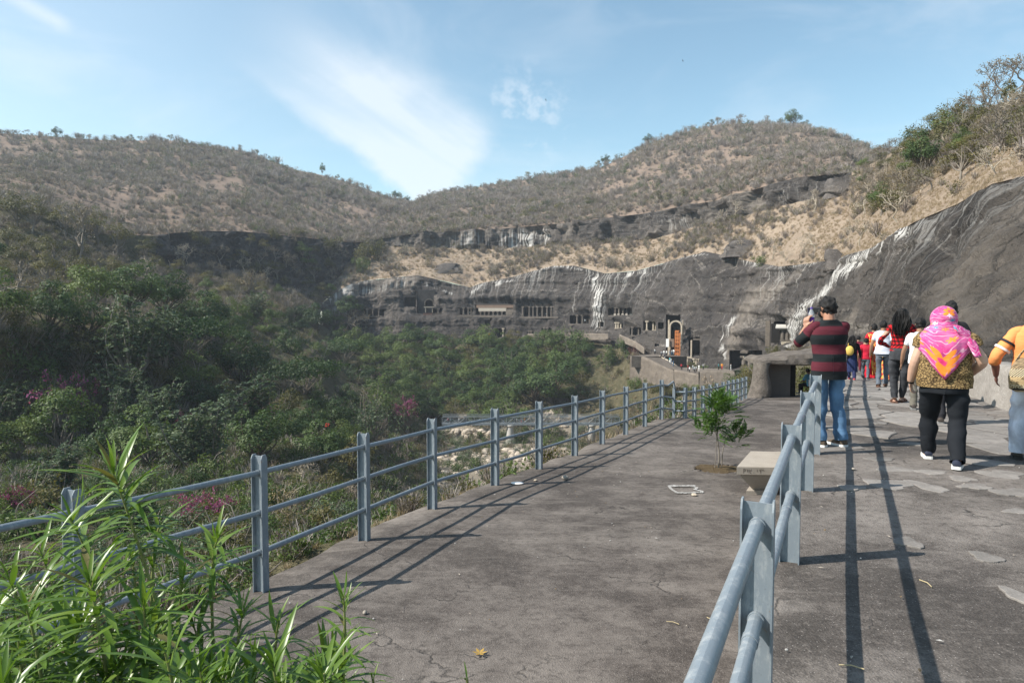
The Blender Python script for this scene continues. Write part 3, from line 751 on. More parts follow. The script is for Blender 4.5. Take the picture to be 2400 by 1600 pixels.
# grass slope between the two cliffs, and the slope above the near rock
us = np.concatenate([np.arange(-900, 740, 8.0), np.arange(740, 2810, 5.0)])
def GLO(u):
    a, b_ = CT(u); c, d_ = CF(u); k = (np.asarray(u) < 738)
    return np.where(k, c, a), np.where(k, d_, b_)
G, U_, V_ = sheet(us, GLO, BB, 60)
dep = G[..., 1]
am = np.clip(dep / 260, 0.12, 1)
fade = np.clip(np.linspace(0, 1, 60)[:, None] / 0.06, 0, 1) * np.clip((1 - np.linspace(0, 1, 60)[:, None]) / 0.06, 0, 1)
G[..., 2] += (fbm(G * 0.035, 4, 50) * 3.2 + fbm(G * 0.25, 3, 51) * 0.9) * am * fade
GR_GRID, GR_U, GR_V = G.copy(), U_, V_
# back row rolls over behind the near ridge
fcs = grid_faces(60, len(us))
mi = (U_.reshape(-1)[fcs].mean(1) < 745).astype(np.int32)
me = mesh_np('grass_slope', G.reshape(-1, 3), fcs, mats=[M['grass_ground'], M['valley_ground']], midx=mi)
tag(link('grass_slope', me), 'dry grass slope between the cave cliff and the upper rock band', None, None, 'structure')
us2 = np.arange(1956, 2810, 8.0)
v1, d1 = BB(us2); v2, d2 = BT(us2)
rows = [P(us2, v1 - 0.5, d1 - 0.4), P(us2, v2, d2), P(us2, v2 + 14, d2 + 22), P(us2, v2 + 50, d2 + 48)]
Gb = np.stack([np.stack([np.broadcast_to(q, us2.shape) for q in r], -1) for r in rows])
me = mesh_np('ridge', Gb.reshape(-1, 3), grid_faces(4, len(us2)), mats=[M['grass_ground']])
tag(link('ridge', me), None, None, None, 'structure')

# far hill
us = np.arange(-900, 2430, 7.0)
def HB(u):
    v, d_ = BT(u); s_ = np.clip((u - 1945) / 30.0, 0, 1)
    v = v + 30 * s_; d_ = d_ * (1 - s_) + np.maximum(d_, 200) * s_
    return v + 0.0, d_
G, U_, V_ = sheet(us, HB, RID, 76, 1.25)
fade = np.clip(np.linspace(0, 1, 76)[:, None] / 0.05, 0, 1)
G[..., 2] += (fbm(G * 0.012, 4, 60) * 7.0 + fbm(G * 0.06, 3, 61) * 2.0) * fade * np.clip((1 - np.linspace(0, 1, 76)[:, None]) / 0.15, 0.2, 1)
HL_GRID, HL_U, HL_V = G.copy(), U_, V_
back = G[-1] + np.array([0, 45, -8.0]); back2 = back + np.array([0, 120, -60.0])
G = np.concatenate([G, back[None], back2[None]])
me = mesh_np('hill', G.reshape(-1, 3), grid_faces(G.shape[0], len(us)), mats=[M['hill_ground']])
tag(link('hill', me), 'dry scrub covered hills above the gorge', None, None, 'structure')

# valley: from under the deck, down to the river bed and up to the foot of the cliff
us = np.concatenate([np.arange(-900, 1830, 9.0), np.arange(1830, 2810, 30.0)])
cols = columns(us)
cy = np.stack([c[0] for c in cols]); cz = np.stack([c[1] for c in cols])
par = np.arange(len(cols), dtype=float)
tpar = np.concatenate([np.linspace(0, 5, 26)[:-1], np.linspace(5, 9, 66)])
gy = np.stack([np.interp(tpar, par, cy[:, i]) for i in range(len(us))], 1); gz = np.stack([np.interp(tpar, par, cz[:, i]) for i in range(len(us))], 1)
s = (us * K - 1200) / F
VG = np.stack([gy * s[None, :], gy, gz], -1)
amp = np.clip((tpar - 3.6) / 1.5, 0, 1)[:, None] * np.clip((9 - tpar) / 0.6, 0, 1)[:, None] * np.clip((1850 - us) / 100, 0, 1)[None, :]
rv = np.clip((us - 960) / 90, 0, 1) * np.clip((1440 - us) / 80, 0, 1)      # flat gravel bed part
bed = rv[None, :] * np.exp(-((tpar - 7.5) / 0.72) ** 4)[:, None]
VG[..., 2] += (fbm(VG * 0.045, 4, 70) * 2.6 + fbm(VG * 0.25, 3, 71) * 0.6) * amp * (1 - 0.8 * bed)
VG[..., 2] += fbm(VG * 1.1, 3, 72) * 0.12 * np.clip((tpar - 2.6), 0, 1)[:, None] * np.clip((1850 - us) / 100, 0, 1)[None, :]
V_GRID = VG
fcs = grid_faces(len(tpar), len(us))
bedf = bed.reshape(-1)[fcs].mean(1)
mi = (bedf > 0.45).astype(np.int32)
me = mesh_np('valley_ground', VG.reshape(-1, 3), fcs, mats=[M['valley_ground'], M['river_bed']], midx=mi)
tag(link('valley_ground', me), 'wooded gorge floor with a stony river bed below the walkway', None, None, 'structure')
# land far beyond, to the horizon
gm = MB(); gm.box((0, 500, -75), (4100, 2100, 4))
tag(gm.build('ground', M['hill_ground']), None, None, None, 'structure')
# ------------------------------------------------------------------ deck and upper path
PF = [np.array(p) for p in [(-0.50, -1.0), (0.10, 0.80), (0.912, 2.5), (1.733, 4.2), (2.56, 5.88), (3.30, 7.39), (4.06, 8.98), (4.83, 10.56), (5.66, 12.25), (6.52, 13.9), (7.38, 15.6), (8.25, 17.3), (9.15, 19.0), (10.1, 20.8), (11.1, 22.7), (12.2, 24.8)]]
PL = np.array(PF + [np.array((13.6, 27.4)), np.array((17.5, 34.0))])
PEDGE = offset_line(PL, 0.13)
def fine_line(L, step):
    a = np.concatenate([[0], np.cumsum(np.linalg.norm(np.diff(L, axis=0), axis=1))]); q = np.arange(0, a[-1], step)
    return np.stack([np.interp(q, a, L[:, 0]), np.interp(q, a, L[:, 1])], 1)
# right boundary of the path
RB = np.array([(1.5, -4.0), (4.4, 1.5), (7.76, 10.7), (8.6, 13.0), (9.56, 15), (11.0, 18), (12.9, 22), (15.9, 28.2), (19.0, 34.5)])

# deck slab: ribbon between its outer edge and the path
eo = fine_line(EDGE, 0.12)
rag = fbm(np.stack([eo[:, 0] * 1.2, eo[:, 1] * 1.2, eo[:, 0] * 0], -1), 4, 80) * 0.12
Tn = np.gradient(eo, axis=0); Tn /= np.linalg.norm(Tn, axis=1)[:, None]
eo = eo + np.stack([-Tn[:, 1], Tn[:, 0]], 1) * rag[:, None]
ei = np.stack([np.interp(eo[:, 1], PEDGE[:, 1], PEDGE[:, 0]), eo[:, 1]], 1)
nx = 14
T_ = np.linspace(0, 1, nx)
top = eo[:, None, :] * (1 - T_)[None, :, None] + (ei + np.array([0.05, 0]))[:, None, :] * T_[None, :, None]
tz = deck_z(top[..., 1]) + 0.012 * fbm(np.stack([top[..., 0] * .8, top[..., 1] * .8, top[..., 0] * 0], -1), 3, 81)
tz[:, 0] -= 0.03
Gd = np.concatenate([np.concatenate([top, tz[..., None]], -1)], 0)
lowr = np.concatenate([eo + np.stack([-Tn[:, 1], Tn[:, 0]], 1) * 0.02, (tz[:, 0] - 0.32)[:, None]], 1)[:, None, :]
Gd = np.concatenate([lowr, Gd], 1)
me = mesh_np('deck', Gd.reshape(-1, 3), grid_faces(Gd.shape[0], Gd.shape[1]), mats=[M['deck']], smooth=False)
DECK = tag(link('pavement', me), 'sloping worn asphalt viewing terrace between the two railings', None, None, 'structure')

# upper path with its low retaining face
ys = np.arange(-1.0, 34.0, 0.2)
pl_ = np.interp(ys, PEDGE[:, 1], PEDGE[:, 0]); pr_ = np.interp(ys, RB[:, 1], RB[:, 0]) + 0.5
nx = 26; T_ = np.linspace(0, 1, nx)
gx = pl_[:, None] * (1 - T_) + pr_[:, None] * T_; gy = np.broadcast_to(ys[:, None], gx.shape)
gz = path_z(gy) + 0.018 * fbm(np.stack([gx * 1.1, gy * 1.1, gx * 0], -1), 3, 82) * np.clip((gy - 4.0) / 2, 0.3, 1)
Gp = np.stack([gx, gy, gz], -1)
low0 = Gp[:, :1].copy(); low0[..., 2] = deck_z(gy[:, :1]) - 0.3
Gp = np.concatenate([low0, Gp], 1)
me = mesh_np('path', Gp.reshape(-1, 3), grid_faces(len(ys), nx + 1), mats=[M['path']], smooth=False)
PATH = tag(link('path', me), 'upper walkway of weathered concrete and stone along the rock face', None, None, 'structure')

# flat stones set in the path
dirp = np.array((0.43, 0.903)); acr = np.array((0.903, -0.43))
def stone_mesh(cx, cy, L, W, rot, zt):
    n = 18; a = np.linspace(0, 2 * PI, n, endpoint=False) + R.normal(0, 0.05, n)
    r = 0.95 + 0.26 * np.sin(a * 2 + R.uniform(0, 6)) * R.uniform(0, 1) + 0.16 * np.sin(a * 3 + R.uniform(0, 6)) + 0.10 * np.sin(a * 5 + R.uniform(0, 6)) + R.normal(0, 0.035, n)
    p = np.stack([np.cos(a) * r * L / 2, np.sin(a) * r * W / 2], 1)
    c, s_ = math.cos(rot), math.sin(rot)
    p = p @ np.array([[c, s_], [-s_, c]])
    mb = MB(); ins = p * 0.94
    zb = -0.03
    tilt = R.normal(0, 0.001, 2)
    vs = [(q[0], q[1], zb) for q in p] + [(q[0], q[1], zt * 0.45) for q in p] + [(q[0], q[1], zt + q @ tilt) for q in ins]
    fs = [(i, (i + 1) % n, n + (i + 1) % n, n + i) for i in range(n)] + [(n + i, n + (i + 1) % n, 2 * n + (i + 1) % n, 2 * n + i) for i in range(n)] + [tuple(range(2 * n, 3 * n))]
    mb.add(vs, fs)
    o = mb.build('paving_stone', M['flag'], PATH)
    o.location = (cx, cy, float(path_z(cy)) + 0.004)
    return o
placed = []
def put_stone(cx, cy, L, W, rot=None):
    stone_mesh(cx, cy, L, W, R.normal(0.1, 0.35) if rot is None else rot, R.uniform(0.004, 0.007)); placed.append((cx, cy, L, W))
for (u, v, wpx, hpx) in [(2040, 1112, 115, 24), (1955, 1120, 60, 14), (2130, 1118, 60, 30), (2240, 1118, 80, 14), (2300, 1090, 90, 24), (2330, 1132, 90, 24), (2055, 1078, 90, 14), (2020, 1055, 70, 10), (2140, 1085, 70, 12), (2210, 1100, 60, 14), (2260, 1062, 90, 24),
                          (2085, 1246, 70, 24), (2265, 1280, 60, 30), (2345, 1372, 60, 44), (2335, 1175, 60, 14), (2100, 1020, 60, 9), (2020, 972, 40, 6)]:
    p = hit(u, v, lambda y: 0.0)
    k = p[1] / 1568.0
    depth = hpx * p[1] ** 2 / (1568 * 1.57)
    put_stone(p[0], p[1], wpx * k, min(depth, 1.0), 0.0)
# close fitted paving further along: cells of a jittered lattice
def clip_poly(poly, n, c):
    out = []
    for i in range(len(poly)):
        p, q = poly[i], poly[(i + 1) % len(poly)]; a = p @ n - c; b_ = q @ n - c
        if a <= 0: out.append(p)
        if a * b_ < 0: out.append(p + (q - p) * a / (a - b_))
    return out
seeds = []
for i in range(60):
    for j in range(-1, 12):
        l_ = 4.4 + i * 0.42 + R.normal(0, 0.12); c_ = -0.1 + j * 0.62 + (i % 2) * 0.31 + R.normal(0, 0.14)
        y = l_; x = float(np.interp(y, PL[:, 1], PL[:, 0])) + 0.25 + c_ * 1.1
        if x < np.interp(y, RB[:, 1], RB[:, 0]) + 1.6: seeds.append((x, y))
seeds = np.array(seeds); ns = 0
for k, c in enumerate(seeds):
    y = c[1]
    if y < 5.4 or y > 21 or c[0] > np.interp(y, RB[:, 1], RB[:, 0]) + 0.05: continue
    if y < 6.5 or R.random() < 0.12 or c[0] < np.interp(y, PL[:, 1], PL[:, 0]) + 0.2: continue
    if y < 7.4 and R.random() < 0.4: continue
    if any(abs(c[0] - a) < 0.3 + 0.5 * l2 and abs(c[1] - b_) < 0.25 + 0.5 * w2 for a, b_, l2, w2 in placed): continue
    poly = [np.array(q) for q in ((-1.2, -1.2), (1.2, -1.2), (1.2, 1.2), (-1.2, 1.2))]
    for m in np.argsort(((seeds - c) ** 2).sum(1))[1:14]:
        dv = seeds[m] - c; L = np.linalg.norm(dv); poly = clip_poly(poly, dv / L, L / 2 - R.uniform(0.012, 0.035))
        if len(poly) < 3: break
    if len(poly) < 3: continue
    pp = []
    for i in range(len(poly)):
        p, q = poly[i], poly[(i + 1) % len(poly)]
        if np.linalg.norm(q - p) < 0.03: continue
        for t in ((0.0, 0.5) if np.linalg.norm(q - p) > 0.25 else (0.0,)):
            pp.append(p + (q - p) * t + R.normal(0, 0.014, 2))
    if len(pp) < 4: continue
    pp = np.array(pp); n = len(pp); ctr = pp.mean(0); ins = ctr + (pp - ctr) * 0.955; mb = MB(); zt = R.uniform(0.004, 0.012); tilt = R.normal(0, 0.003, 2)
    vs = [(q[0], q[1], -0.03) for q in pp] + [(q[0], q[1], zt * .4) for q in pp] + [(q[0], q[1], zt + q @ tilt) for q in ins]
    mb.add(vs, [(i, (i + 1) % n, n + (i + 1) % n, n + i) for i in range(n)] + [(n + i, n + (i + 1) % n, 2 * n + (i + 1) % n, 2 * n + i) for i in range(n)] + [tuple(range(2 * n, 3 * n))])
    o = mb.build('paving_stone', M['flag'], PATH); o.location = (c[0], c[1], float(path_z(c[1])) + 0.002); ns += 1

# ------------------------------------------------------------------ railings
def post_mesh(h, web, fl, jag=0.0):
    """H section: web across the railing line (y), flanges along it (x)"""
    mb = MB(); c = 0.035
    t = 0.007
    mb.box((0, 0, (h - 0.012) / 2 - 0.03), (t, web - 2 * t, h - 0.012 + 0.06))
    for s_ in (-1, 1):
        y = s_ * (web / 2 - t / 2); f = fl / 2
        pr = [(-f, -0.06), (f, -0.06), (f, h - c), (f - c * 0.5, h), (-f + c * 0.5, h), (-f, h - c)]
        vs = [(x, y - t / 2, z) for x, z in pr] + [(x, y + t / 2, z) for x, z in pr]; n = 6
        mb.add(vs, [tuple(range(n)), tuple(range(2 * n - 1, n - 1, -1))] + [(i, n + i, n + (i + 1) % n, (i + 1) % n) for i in range(n)])
    return mb
def railing(name, posts, h, rails, web, fl, rad, label, hs=None, collar=True, seg=10, offs=0.0):
    root = empty(name, (float(posts[0][0]), float(posts[0][1]), float(posts[0][2])), 0, label, 'railing', 'blue-grey steel railings')
    org = np.array(posts[0], float)
    posts = [np.array(p, float) for p in posts]; n = len(posts)
    pm = None
    for i, p in enumerate(posts):
        a = posts[max(i - 1, 0)]; b_ = posts[min(i + 1, n - 1)]
        ang = math.atan2(b_[1] - a[1], b_[0] - a[0])
        if pm is None:
            o = post_mesh(h, web, fl).build('post', M['paint'], root); pm = o.data
        else:
            o = link('post', pm, root)
        o.location = p - org + np.array([0, 0, 0.0]); o.rotation_euler = (0, 0, ang)
    for i in range(n - 1):
        a, b_ = posts[i], posts[i + 1]; D = b_ - a; L = np.linalg.norm(D); D = D / L
        for k, z in enumerate(rails):
            mb = MB()
            A = a + np.array([0, 0, z]) - org + D * 0.0036; B = b_ + np.array([0, 0, z]) - org - D * 0.0036
            sag = np.array([0, 0, R.normal(0, 0.004)])
            pts = [A, (A + B) / 2 + sag, B]
            mb.tube(pts, rad, seg, cap=True)
            if collar:
                for q, s_ in ((A, 1), (B, -1)):
                    mb.tube([q + D * s_ * 0.001, q + D * s_ * 0.022], rad * 1.16, seg)
                if R.random() < 0.35:
                    t = R.uniform(0.3, 0.9); q = A + (B - A) * t; mb.tube([q, q + D * 0.05], rad * 1.12, seg)
            mb.build('rail', M['paint'], root, True, 40)
    return root
railing('railing', FP, 1.20, (1.04, 0.69, 0.34), 0.115, 0.075, 0.0245, 'tall three-rail steel railing along the outer edge of the asphalt terrace')
rl = railing('railing', FS, 0.95, (0.80, 0.52, 0.22), 0.11, 0.08, 0.026, 'shorter three-rail steel railing leading to the rock shelter at the terrace end', collar=False, seg=7)
# linking rails between the two railings
mb = MB(); a = FP[-1]; b_ = FS[0]; org = np.array(FS[0])
for za, zb in ((1.04, 0.98), (0.69, 0.62), (0.34, 0.26)):
    A = a + np.array([0, 0, za]) - org; B = b_ + np.array([0, 0, zb]) - org
    if za > 1: mb.tube([A, A * 0.5 + B * 0.5, B + (A - B) * 0.06 + np.array([0, 0, 0.14]), B + np.array([0, 0, 0.10]), B + np.array([0, 0, -0.02])], 0.026, 7)
    else: mb.tube([A, B], 0.026, 7)
mb.build('linking_rail', M['paint'], rl, True, 40)
RPOSTS = [np.array((p[0], p[1], float(path_z(p[1])))) for p in PF[:14]]
railing('railing', RPOSTS, 0.87, (0.775, 0.42), 0.117, 0.07, 0.0262, 'low two-rail steel railing dividing the upper path from the terrace', seg=16)

# ------------------------------------------------------------------ bench, sapling bed, chalk mark, litter
bz = deck_z(9.9)
bl = np.array((3.23, 9.72)); wd_ = np.array((0.995, -0.07)) * 0.62; ld = np.array((0.47, 0.883)) * 1.2
bench = empty('stone_bench', (3.75, 10.2, bz), 0, 'pale stone bench with a thick slab seat on a flared pedestal beside the sapling', 'bench')
def para(o, w2, l2, inset=0.0):
    o = o + inset * (w2 / np.linalg.norm(w2) + l2 / np.linalg.norm(l2)); w2 = w2 * (1 - 2 * inset / np.linalg.norm(w2)); l2 = l2 * (1 - 2 * inset / np.linalg.norm(l2))
    return [o, o + w2, o + w2 + l2, o + l2]
def hz(poly, z): return [(p[0] - 3.75, p[1] - 10.2, z) for p in poly]
mb = MB(); mb.hexa(hz(para(bl, wd_, ld, 0.004), 0), hz(para(bl, wd_, ld), 0)); mb.v = []; mb.f = []; mb.m = []; mb.uv = []
Rb = [hz(para(bl, wd_, ld, 0.008), 0.315), hz(para(bl, wd_, ld), 0.323), hz(para(bl, wd_, ld), 0.430), hz(para(bl, wd_, ld, 0.010), 0.440)]
mb.rings([r + [r[0]] for r in Rb], cap0=True, cap1=True)
mb.build('seat', M['bench'], bench)
mb = MB(); Rb = [hz(para(bl, wd_, ld, 0.20), 0.06), hz(para(bl, wd_, ld, 0.05), 0.285), hz(para(bl, wd_, ld, 0.05), 0.314)]
mb.rings([r + [r[0]] for r in Rb], cap0=True, cap1=True); mb.build('pedestal', M['bench'], bench)
mb = MB(); Rb = [hz(para(bl, wd_, ld, 0.12), -0.03), hz(para(bl, wd_, ld, 0.12), 0.058)]
mb.rings([r + [r[0]] for r in Rb], cap0=True, cap1=True); mb.build('plinth', M['bench'], bench)
# scratched letters on the seat edge: P I L .  I P Y
mb = MB(); bx = np.array([*(wd_ / 0.62 / np.linalg.norm(wd_ / 0.62)), 0]); upz = np.array([0, 0, 1.0]); o0 = np.array([bl[0] - 3.75, bl[1] - 10.2, 0.345]) + np.array([0.012, -0.0015, 0])
def stroke(x0, z0, x1, z1, w_=0.007):
    a = o0 + bx * x0 + upz * z0; b_ = o0 + bx * x1 + upz * z1
    dd = b_ - a; L = np.linalg.norm(dd); dd /= L
    mb.box((a + b_) / 2, (L, 0.004, w_), [dd, np.cross(upz, bx) if False else np.array([-bx[1], bx[0], 0]), np.cross(dd, np.array([-bx[1], bx[0], 0]))])
for q in [(0.085, 0.0, 0.085, 0.06), (0.085, 0.06, 0.11, 0.055), (0.11, 0.055, 0.108, 0.034), (0.108, 0.034, 0.085, 0.03), (0.13, 0.06, 0.145, 0.012), (0.145, 0.012, 0.150, 0.056), (0.168, 0.056, 0.172, 0.005), (0.172, 0.005, 0.192, 0.0), (0.192, 0.06, 0.188, 0.03), (0.225, 0.004, 0.229, 0.012),
          (0.275, 0.058, 0.279, 0.022), (0.30, 0.06, 0.318, 0.03), (0.318, 0.03, 0.335, 0.06), (0.325, 0.0, 0.326, 0.06), (0.345, 0.038, 0.357, 0.058), (0.357, 0.058, 0.375, 0.03)]:
    stroke(*q)
mb.build('lettering', mat_plain('scratched_groove', (0.13, 0.105, 0.085), 0.9), bench)['kind'] = 'stuff'

sap_p = hit(1650, 1078, deck_z)
mb = MB(); ring = []
na = 40
rr = [1 + 0.16 * math.sin(3 * a + 1) + 0.07 * math.sin(7 * a) + 0.04 * math.sin(13 * a) for a in np.linspace(0, 2 * PI, na, endpoint=False)]
def bedring(k, dz): return [(k * 0.38 * r * math.cos(a), k * 0.30 * r * math.sin(a), dz) for r, a in zip(rr, np.linspace(0, 2 * PI, na, endpoint=False))]
R1 = [bedring(1.06, 0.006), bedring(1.0, 0.022), bedring(0.8, 0.02), bedring(0.4, 0.04)]
mb.rings([r + [r[0]] for r in R1], cap1=True)
bed_o = mb.build('planting_bed', M['soil']); bed_o.location = sap_p
tag(bed_o, 'small round patch of bare soil and dry litter around the sapling', None, None, 'structure')
# broken rim of the hole
mb = MB()
for k in range(16):
    a = R.uniform(0, 2 * PI); mb.ball((0.41 * math.cos(a), 0.33 * math.sin(a), 0.012), (R.uniform(.02, .05), R.uniform(.015, .035), R.uniform(.012, .025)), 6, 4)
o = mb.build('soil_crumbs', M['deck'], bed_o, True); tag(o, None, None, None, 'stuff')

# chalk square: four rough strokes of white paint, 4 mm above the deck
cm_ = MB(); cp = hit(1576, 1125, deck_z)
def blob(cx, cy, L, W, rot, n=12):
    a = np.linspace(0, 2 * PI, n, endpoint=False); r = R.uniform(0.75, 1.2, n)
    p = np.stack([np.cos(a) * r * L / 2, np.sin(a) * r * W / 2], 1); c, s_ = math.cos(rot), math.sin(rot); p = p @ np.array([[c, s_], [-s_, c]]) + (cx, cy)
    cm_.add([(q[0], q[1], -0.058 * q[1] + 0.017) for q in p], [tuple(range(n))])
for i in range(11): blob(-0.17 + i * 0.034, 0.25 + R.normal(0, .012), 0.08, 0.085, R.normal(0, .5))
for i in range(11): blob(-0.19 + i * 0.034, -0.24 + R.normal(0, .012), 0.08, 0.085, R.normal(0, .5))
for i in range(13): blob(-0.20 - 0.02 * math.sin(i / 12 * PI), -0.22 + i * 0.038, 0.045, 0.07, R.normal(0, .3))
for i in range(13): blob(0.16 + 0.03 * math.sin(i * 0.9), -0.22 + i * 0.038, 0.05, 0.07, R.normal(0, .3))
M['chalk'] = mat_plain('chalk_paint', (0.42, 0.405, 0.385), 0.95, 0.1, 0, 0.25, 14)
o = cm_.build('chalk_marking', M['chalk']); o.location = (cp[0], cp[1], deck_z(cp[1]))
tag(o, 'rough white chalk square drawn on the asphalt before the stone bench', 'marking')
def pebble(u, v, size, mat_, label, zf=deck_z, name='stone', cat='stone', g=None):
    p = hit(u, v, zf); mb = MB(); mb.ball((0, 0, size[2] * 0.7), size, 9, 6)
    V = np.array(mb.v); V *= (1 + 0.25 * fbm(V / max(size) * 1.3 + u, 3, 5))[:, None]; mb.v = [tuple(q) for q in V]
    o = mb.build(name, mat_, None, True, 45); o.location = (p[0], p[1], zf(p[1]) + 0.008); tag(o, label, cat, g)
    return o
pebble(1298, 1101, (0.06, 0.045, 0.035), M['bench'], 'pale stone lying by the rail shadows on the terrace')
pebble(838, 1411, (0.018, 0.024, 0.016), M['bench'], 'small tan pebble near the tip of the leafy shrub')
pebble(1594, 1139, (0.04, 0.05, 0.02), M['carved_pale'], 'yellowish stone just below the chalk square')
pebble(1230, 1105, (0.03, 0.03, 0.015), M['carved_pale'], 'small ochre stone left of the pale stone on the terrace')
pebble(1188, 1112, (0.10, 0.07, 0.02), M['white'], 'crumpled white scrap at the foot of the outer railing', deck_z, 'scrap', 'litter')
pebble(1960, 1080, (0.02, 0.02, 0.012), M['bench'], 'tiny pebble on the upper path beside the rail shadow', lambda y: 0.0)
# fallen leaf
p = hit(1102, 1503, deck_z); mb = MB()
for k in range(6):
    a = k * 1.05; mb.add([(0, 0, .006), (0.03 * math.cos(a - .4), 0.03 * math.sin(a - .4), .012), (0.055 * math.cos(a), 0.055 * math.sin(a), .02), (0.03 * math.cos(a + .4), 0.03 * math.sin(a + .4), .012)], [(0, 1, 2, 3)])
o = mb.build('fallen_leaf', mat_plain('yellow_leaf', (0.35, 0.22, 0.05), 0.7)); o.location = (p[0], p[1], deck_z(p[1]) + 0.006)
tag(o, 'curled yellow leaf fallen on the asphalt at the bottom of the view', 'leaf')
for q, (u, v, zf) in enumerate([(1560, 1435, deck_z), (1640, 1432, deck_z), (1985, 1540, lambda y: 0.0), (2140, 1350, lambda y: 0.0)]):
    p = hit(u, v, zf); mb = MB(); a = R.uniform(0, PI); mb.tube([(0, 0, .004), (.05 * math.cos(a), .05 * math.sin(a), .008), (.1 * math.cos(a + .2), .1 * math.sin(a + .2), .005)], 0.003, 5)
    o = mb.build('straw', M['grass'] if False else mat_plain('straw', (0.42, 0.34, 0.2))); o.location = (p[0], p[1], zf(p[1]) + 0.004)
    tag(o, ['straw lying left of the near rail on the asphalt', 'straw lying right against the near rail on the asphalt', 'straw lying in the long rail shadow at the bottom of the path', 'straw lying beside the outer rail shadow on the path'][q], 'straw')

# ------------------------------------------------------------------ rock shelter at the end of the deck
sh = empty('rock_shelter', (11.8, 30.4, deck_z(30.4)), 0, 'low shelter of rough rock with a dark open doorway at the terrace end', 'shelter')
so_ = np.array([11.8, 30.4, deck_z(30.4)])
def rockblob(rings_, seed, amp, name, mat_, parent, seg=18, org=so_):
    mb = MB(); rs = []
    for c, rx, ry in rings_:
        rs.append([np.array([c[0] + rx * math.copysign(abs(math.cos(t)) ** 0.7, math.cos(t)), c[1] + ry * math.copysign(abs(math.sin(t)) ** 0.7, math.sin(t)), c[2]]) for t in np.linspace(0, 2 * PI, seg + 1)])
    rs = np.array(rs); rs[:, -1] = rs[:, 0]
    ctr = rs[:, :-1].mean(1, keepdims=True)
    f_ = 1 + amp * fbm(rs * 0.9, 3, seed)[..., None]
    rs[..., :2] = (ctr + (rs - ctr) * f_)[..., :2]; rs[..., 2] += 0.06 * vnoise(rs * 1.3, seed + 1)
    rs[:, -1] = rs[:, 0]
    mb.rings(list(rs - org), cap0=True, cap1=True)
    return mb.build(name, mat_, parent, True, 50)
zt = deck_z(30)
bp = PN(1772, 945, 29.9); tp = PN(1790, 850, 30.2)
rr_ = []
for t in np.linspace(0, 1, 12):
    c = bp * (1 - t) + tp * t; c[2] = zt - 0.15 + t * 1.72
    rr_.append((c + np.array([0.10 * math.sin(t * 5), 0, 0]), 0.40 - 0.10 * t + 0.05 * math.sin(t * 6), 0.5))
rockblob(rr_, 91, 0.22, 'rock_pillar', M['shelter'], sh)
# roof: flat slab with a rough rocky upper side, thicker towards the path
mb = MB(); nxs = 60; xs = np.linspace(10.9, 16.2, nxs); rs = []
for x in xs:
    t = (x - 10.9) / 5.3
    lowz = -0.84 - 0.07 * t; hiz = -0.52 + 0.30 * min(max(t - 0.03, 0) * 1.7, 1) ** 1.3 + 0.05 * math.sin(x * 3.1)
    if t < 0.06: hiz -= 0.16 * (1 - t / 0.06)
    prof = [(-0.55, lowz), (-0.64, lowz + 0.05), (-0.62, lowz * 0.4 + hiz * 0.6), (-0.50, hiz - 0.05), (-0.2, hiz), (0.6, hiz + 0.05), (1.5, hiz), (1.7, lowz + 0.1), (0.4, lowz)]
    rs.append([np.array([x, 30.5 + p_, q_]) for p_, q_ in prof] + [np.array([x, 30.5 + prof[0][0], prof[0][1]])])
rs = np.array(rs); dn = fbm(rs * 2.6, 4, 95); wz = np.clip((rs[..., 2] + 0.80) / 0.15, 0.1, 1); rs[..., 2] += dn * 0.10 * wz; rs[..., 1] += fbm(rs * 2.2, 3, 96) * 0.14; rs[:, -1] = rs[:, 0]
mb.rings(list(rs - so_), cap0=True, cap1=True); mb.build('roof', M['shelter'], sh, True, 28)
zf = deck_z(30.5)
pl0, pl1 = PN(1798, 900, 30.4), PN(1853, 900, 30.4); pd1 = PN(1863, 900, 30.6)
mb = MB(); mb.box(((pl0[0] + pl1[0]) / 2 - so_[0], 0.25, 0.75), (pl1[0] - pl0[0] + 0.1, 0.18, 1.75)); mb.build('wall_panel', M['panel'], sh)
mb = MB(); mb.box(((pl1[0] + pd1[0]) / 2 + 0.06 - so_[0], 0.55, 0.75), (pd1[0] - pl1[0] + 0.02, 0.5, 1.7)); mb.build('door_jamb', M['dark'], sh)
pr0 = PN(1935, 900, 30.5)
rockblob([(np.array([pr0[0] + 0.5, 30.7, zf - 0.15 + t * 2.0]), 0.55, 0.6) for t in np.linspace(0, 1, 10)], 97, 0.4, 'rock_pillar', M['shelter'], sh)
mb = MB(); mb.box((1.3, 3.2, 0.25), (0.9, 0.4, 0.12)); mb.box((1.05, 3.2, 0.05), (0.14, 0.35, 0.36)); mb.build('stone_seat', M['bench'], sh)

# low parapet wall on the right side of the path
RBf = fine_line(RB, 0.25); RBf = RBf[(RBf[:, 1] > 1.0) & (RBf[:, 1] < 24)]
Tn = np.gradient(RBf, axis=0); Tn /= np.linalg.norm(Tn, axis=1)[:, None]; Nn = np.stack([Tn[:, 1], -Tn[:, 0]], 1)
hgt = 0.62 + 0.10 * fbm(np.stack([RBf[:, 0], RBf[:, 1], RBf[:, 0] * 0], -1) * 0.5, 3, 99)
pz_ = path_z(RBf[:, 1])
prof = [(-0.05, -0.2, 0), (-0.02, 0.12, 0), (0.02, 0, 0.55), (0.03, 0, 0.93), (0.09, 0, 1.0), (0.45, 0, 1.0), (0.55, 0, 0.9), (0.6, -0.3, 0)]
Gw = np.stack([np.stack([RBf[:, 0] + Nn[:, 0] * a, RBf[:, 1] + Nn[:, 1] * a, pz_ + b_ + c * hgt], -1) for a, b_, c in prof], 1)
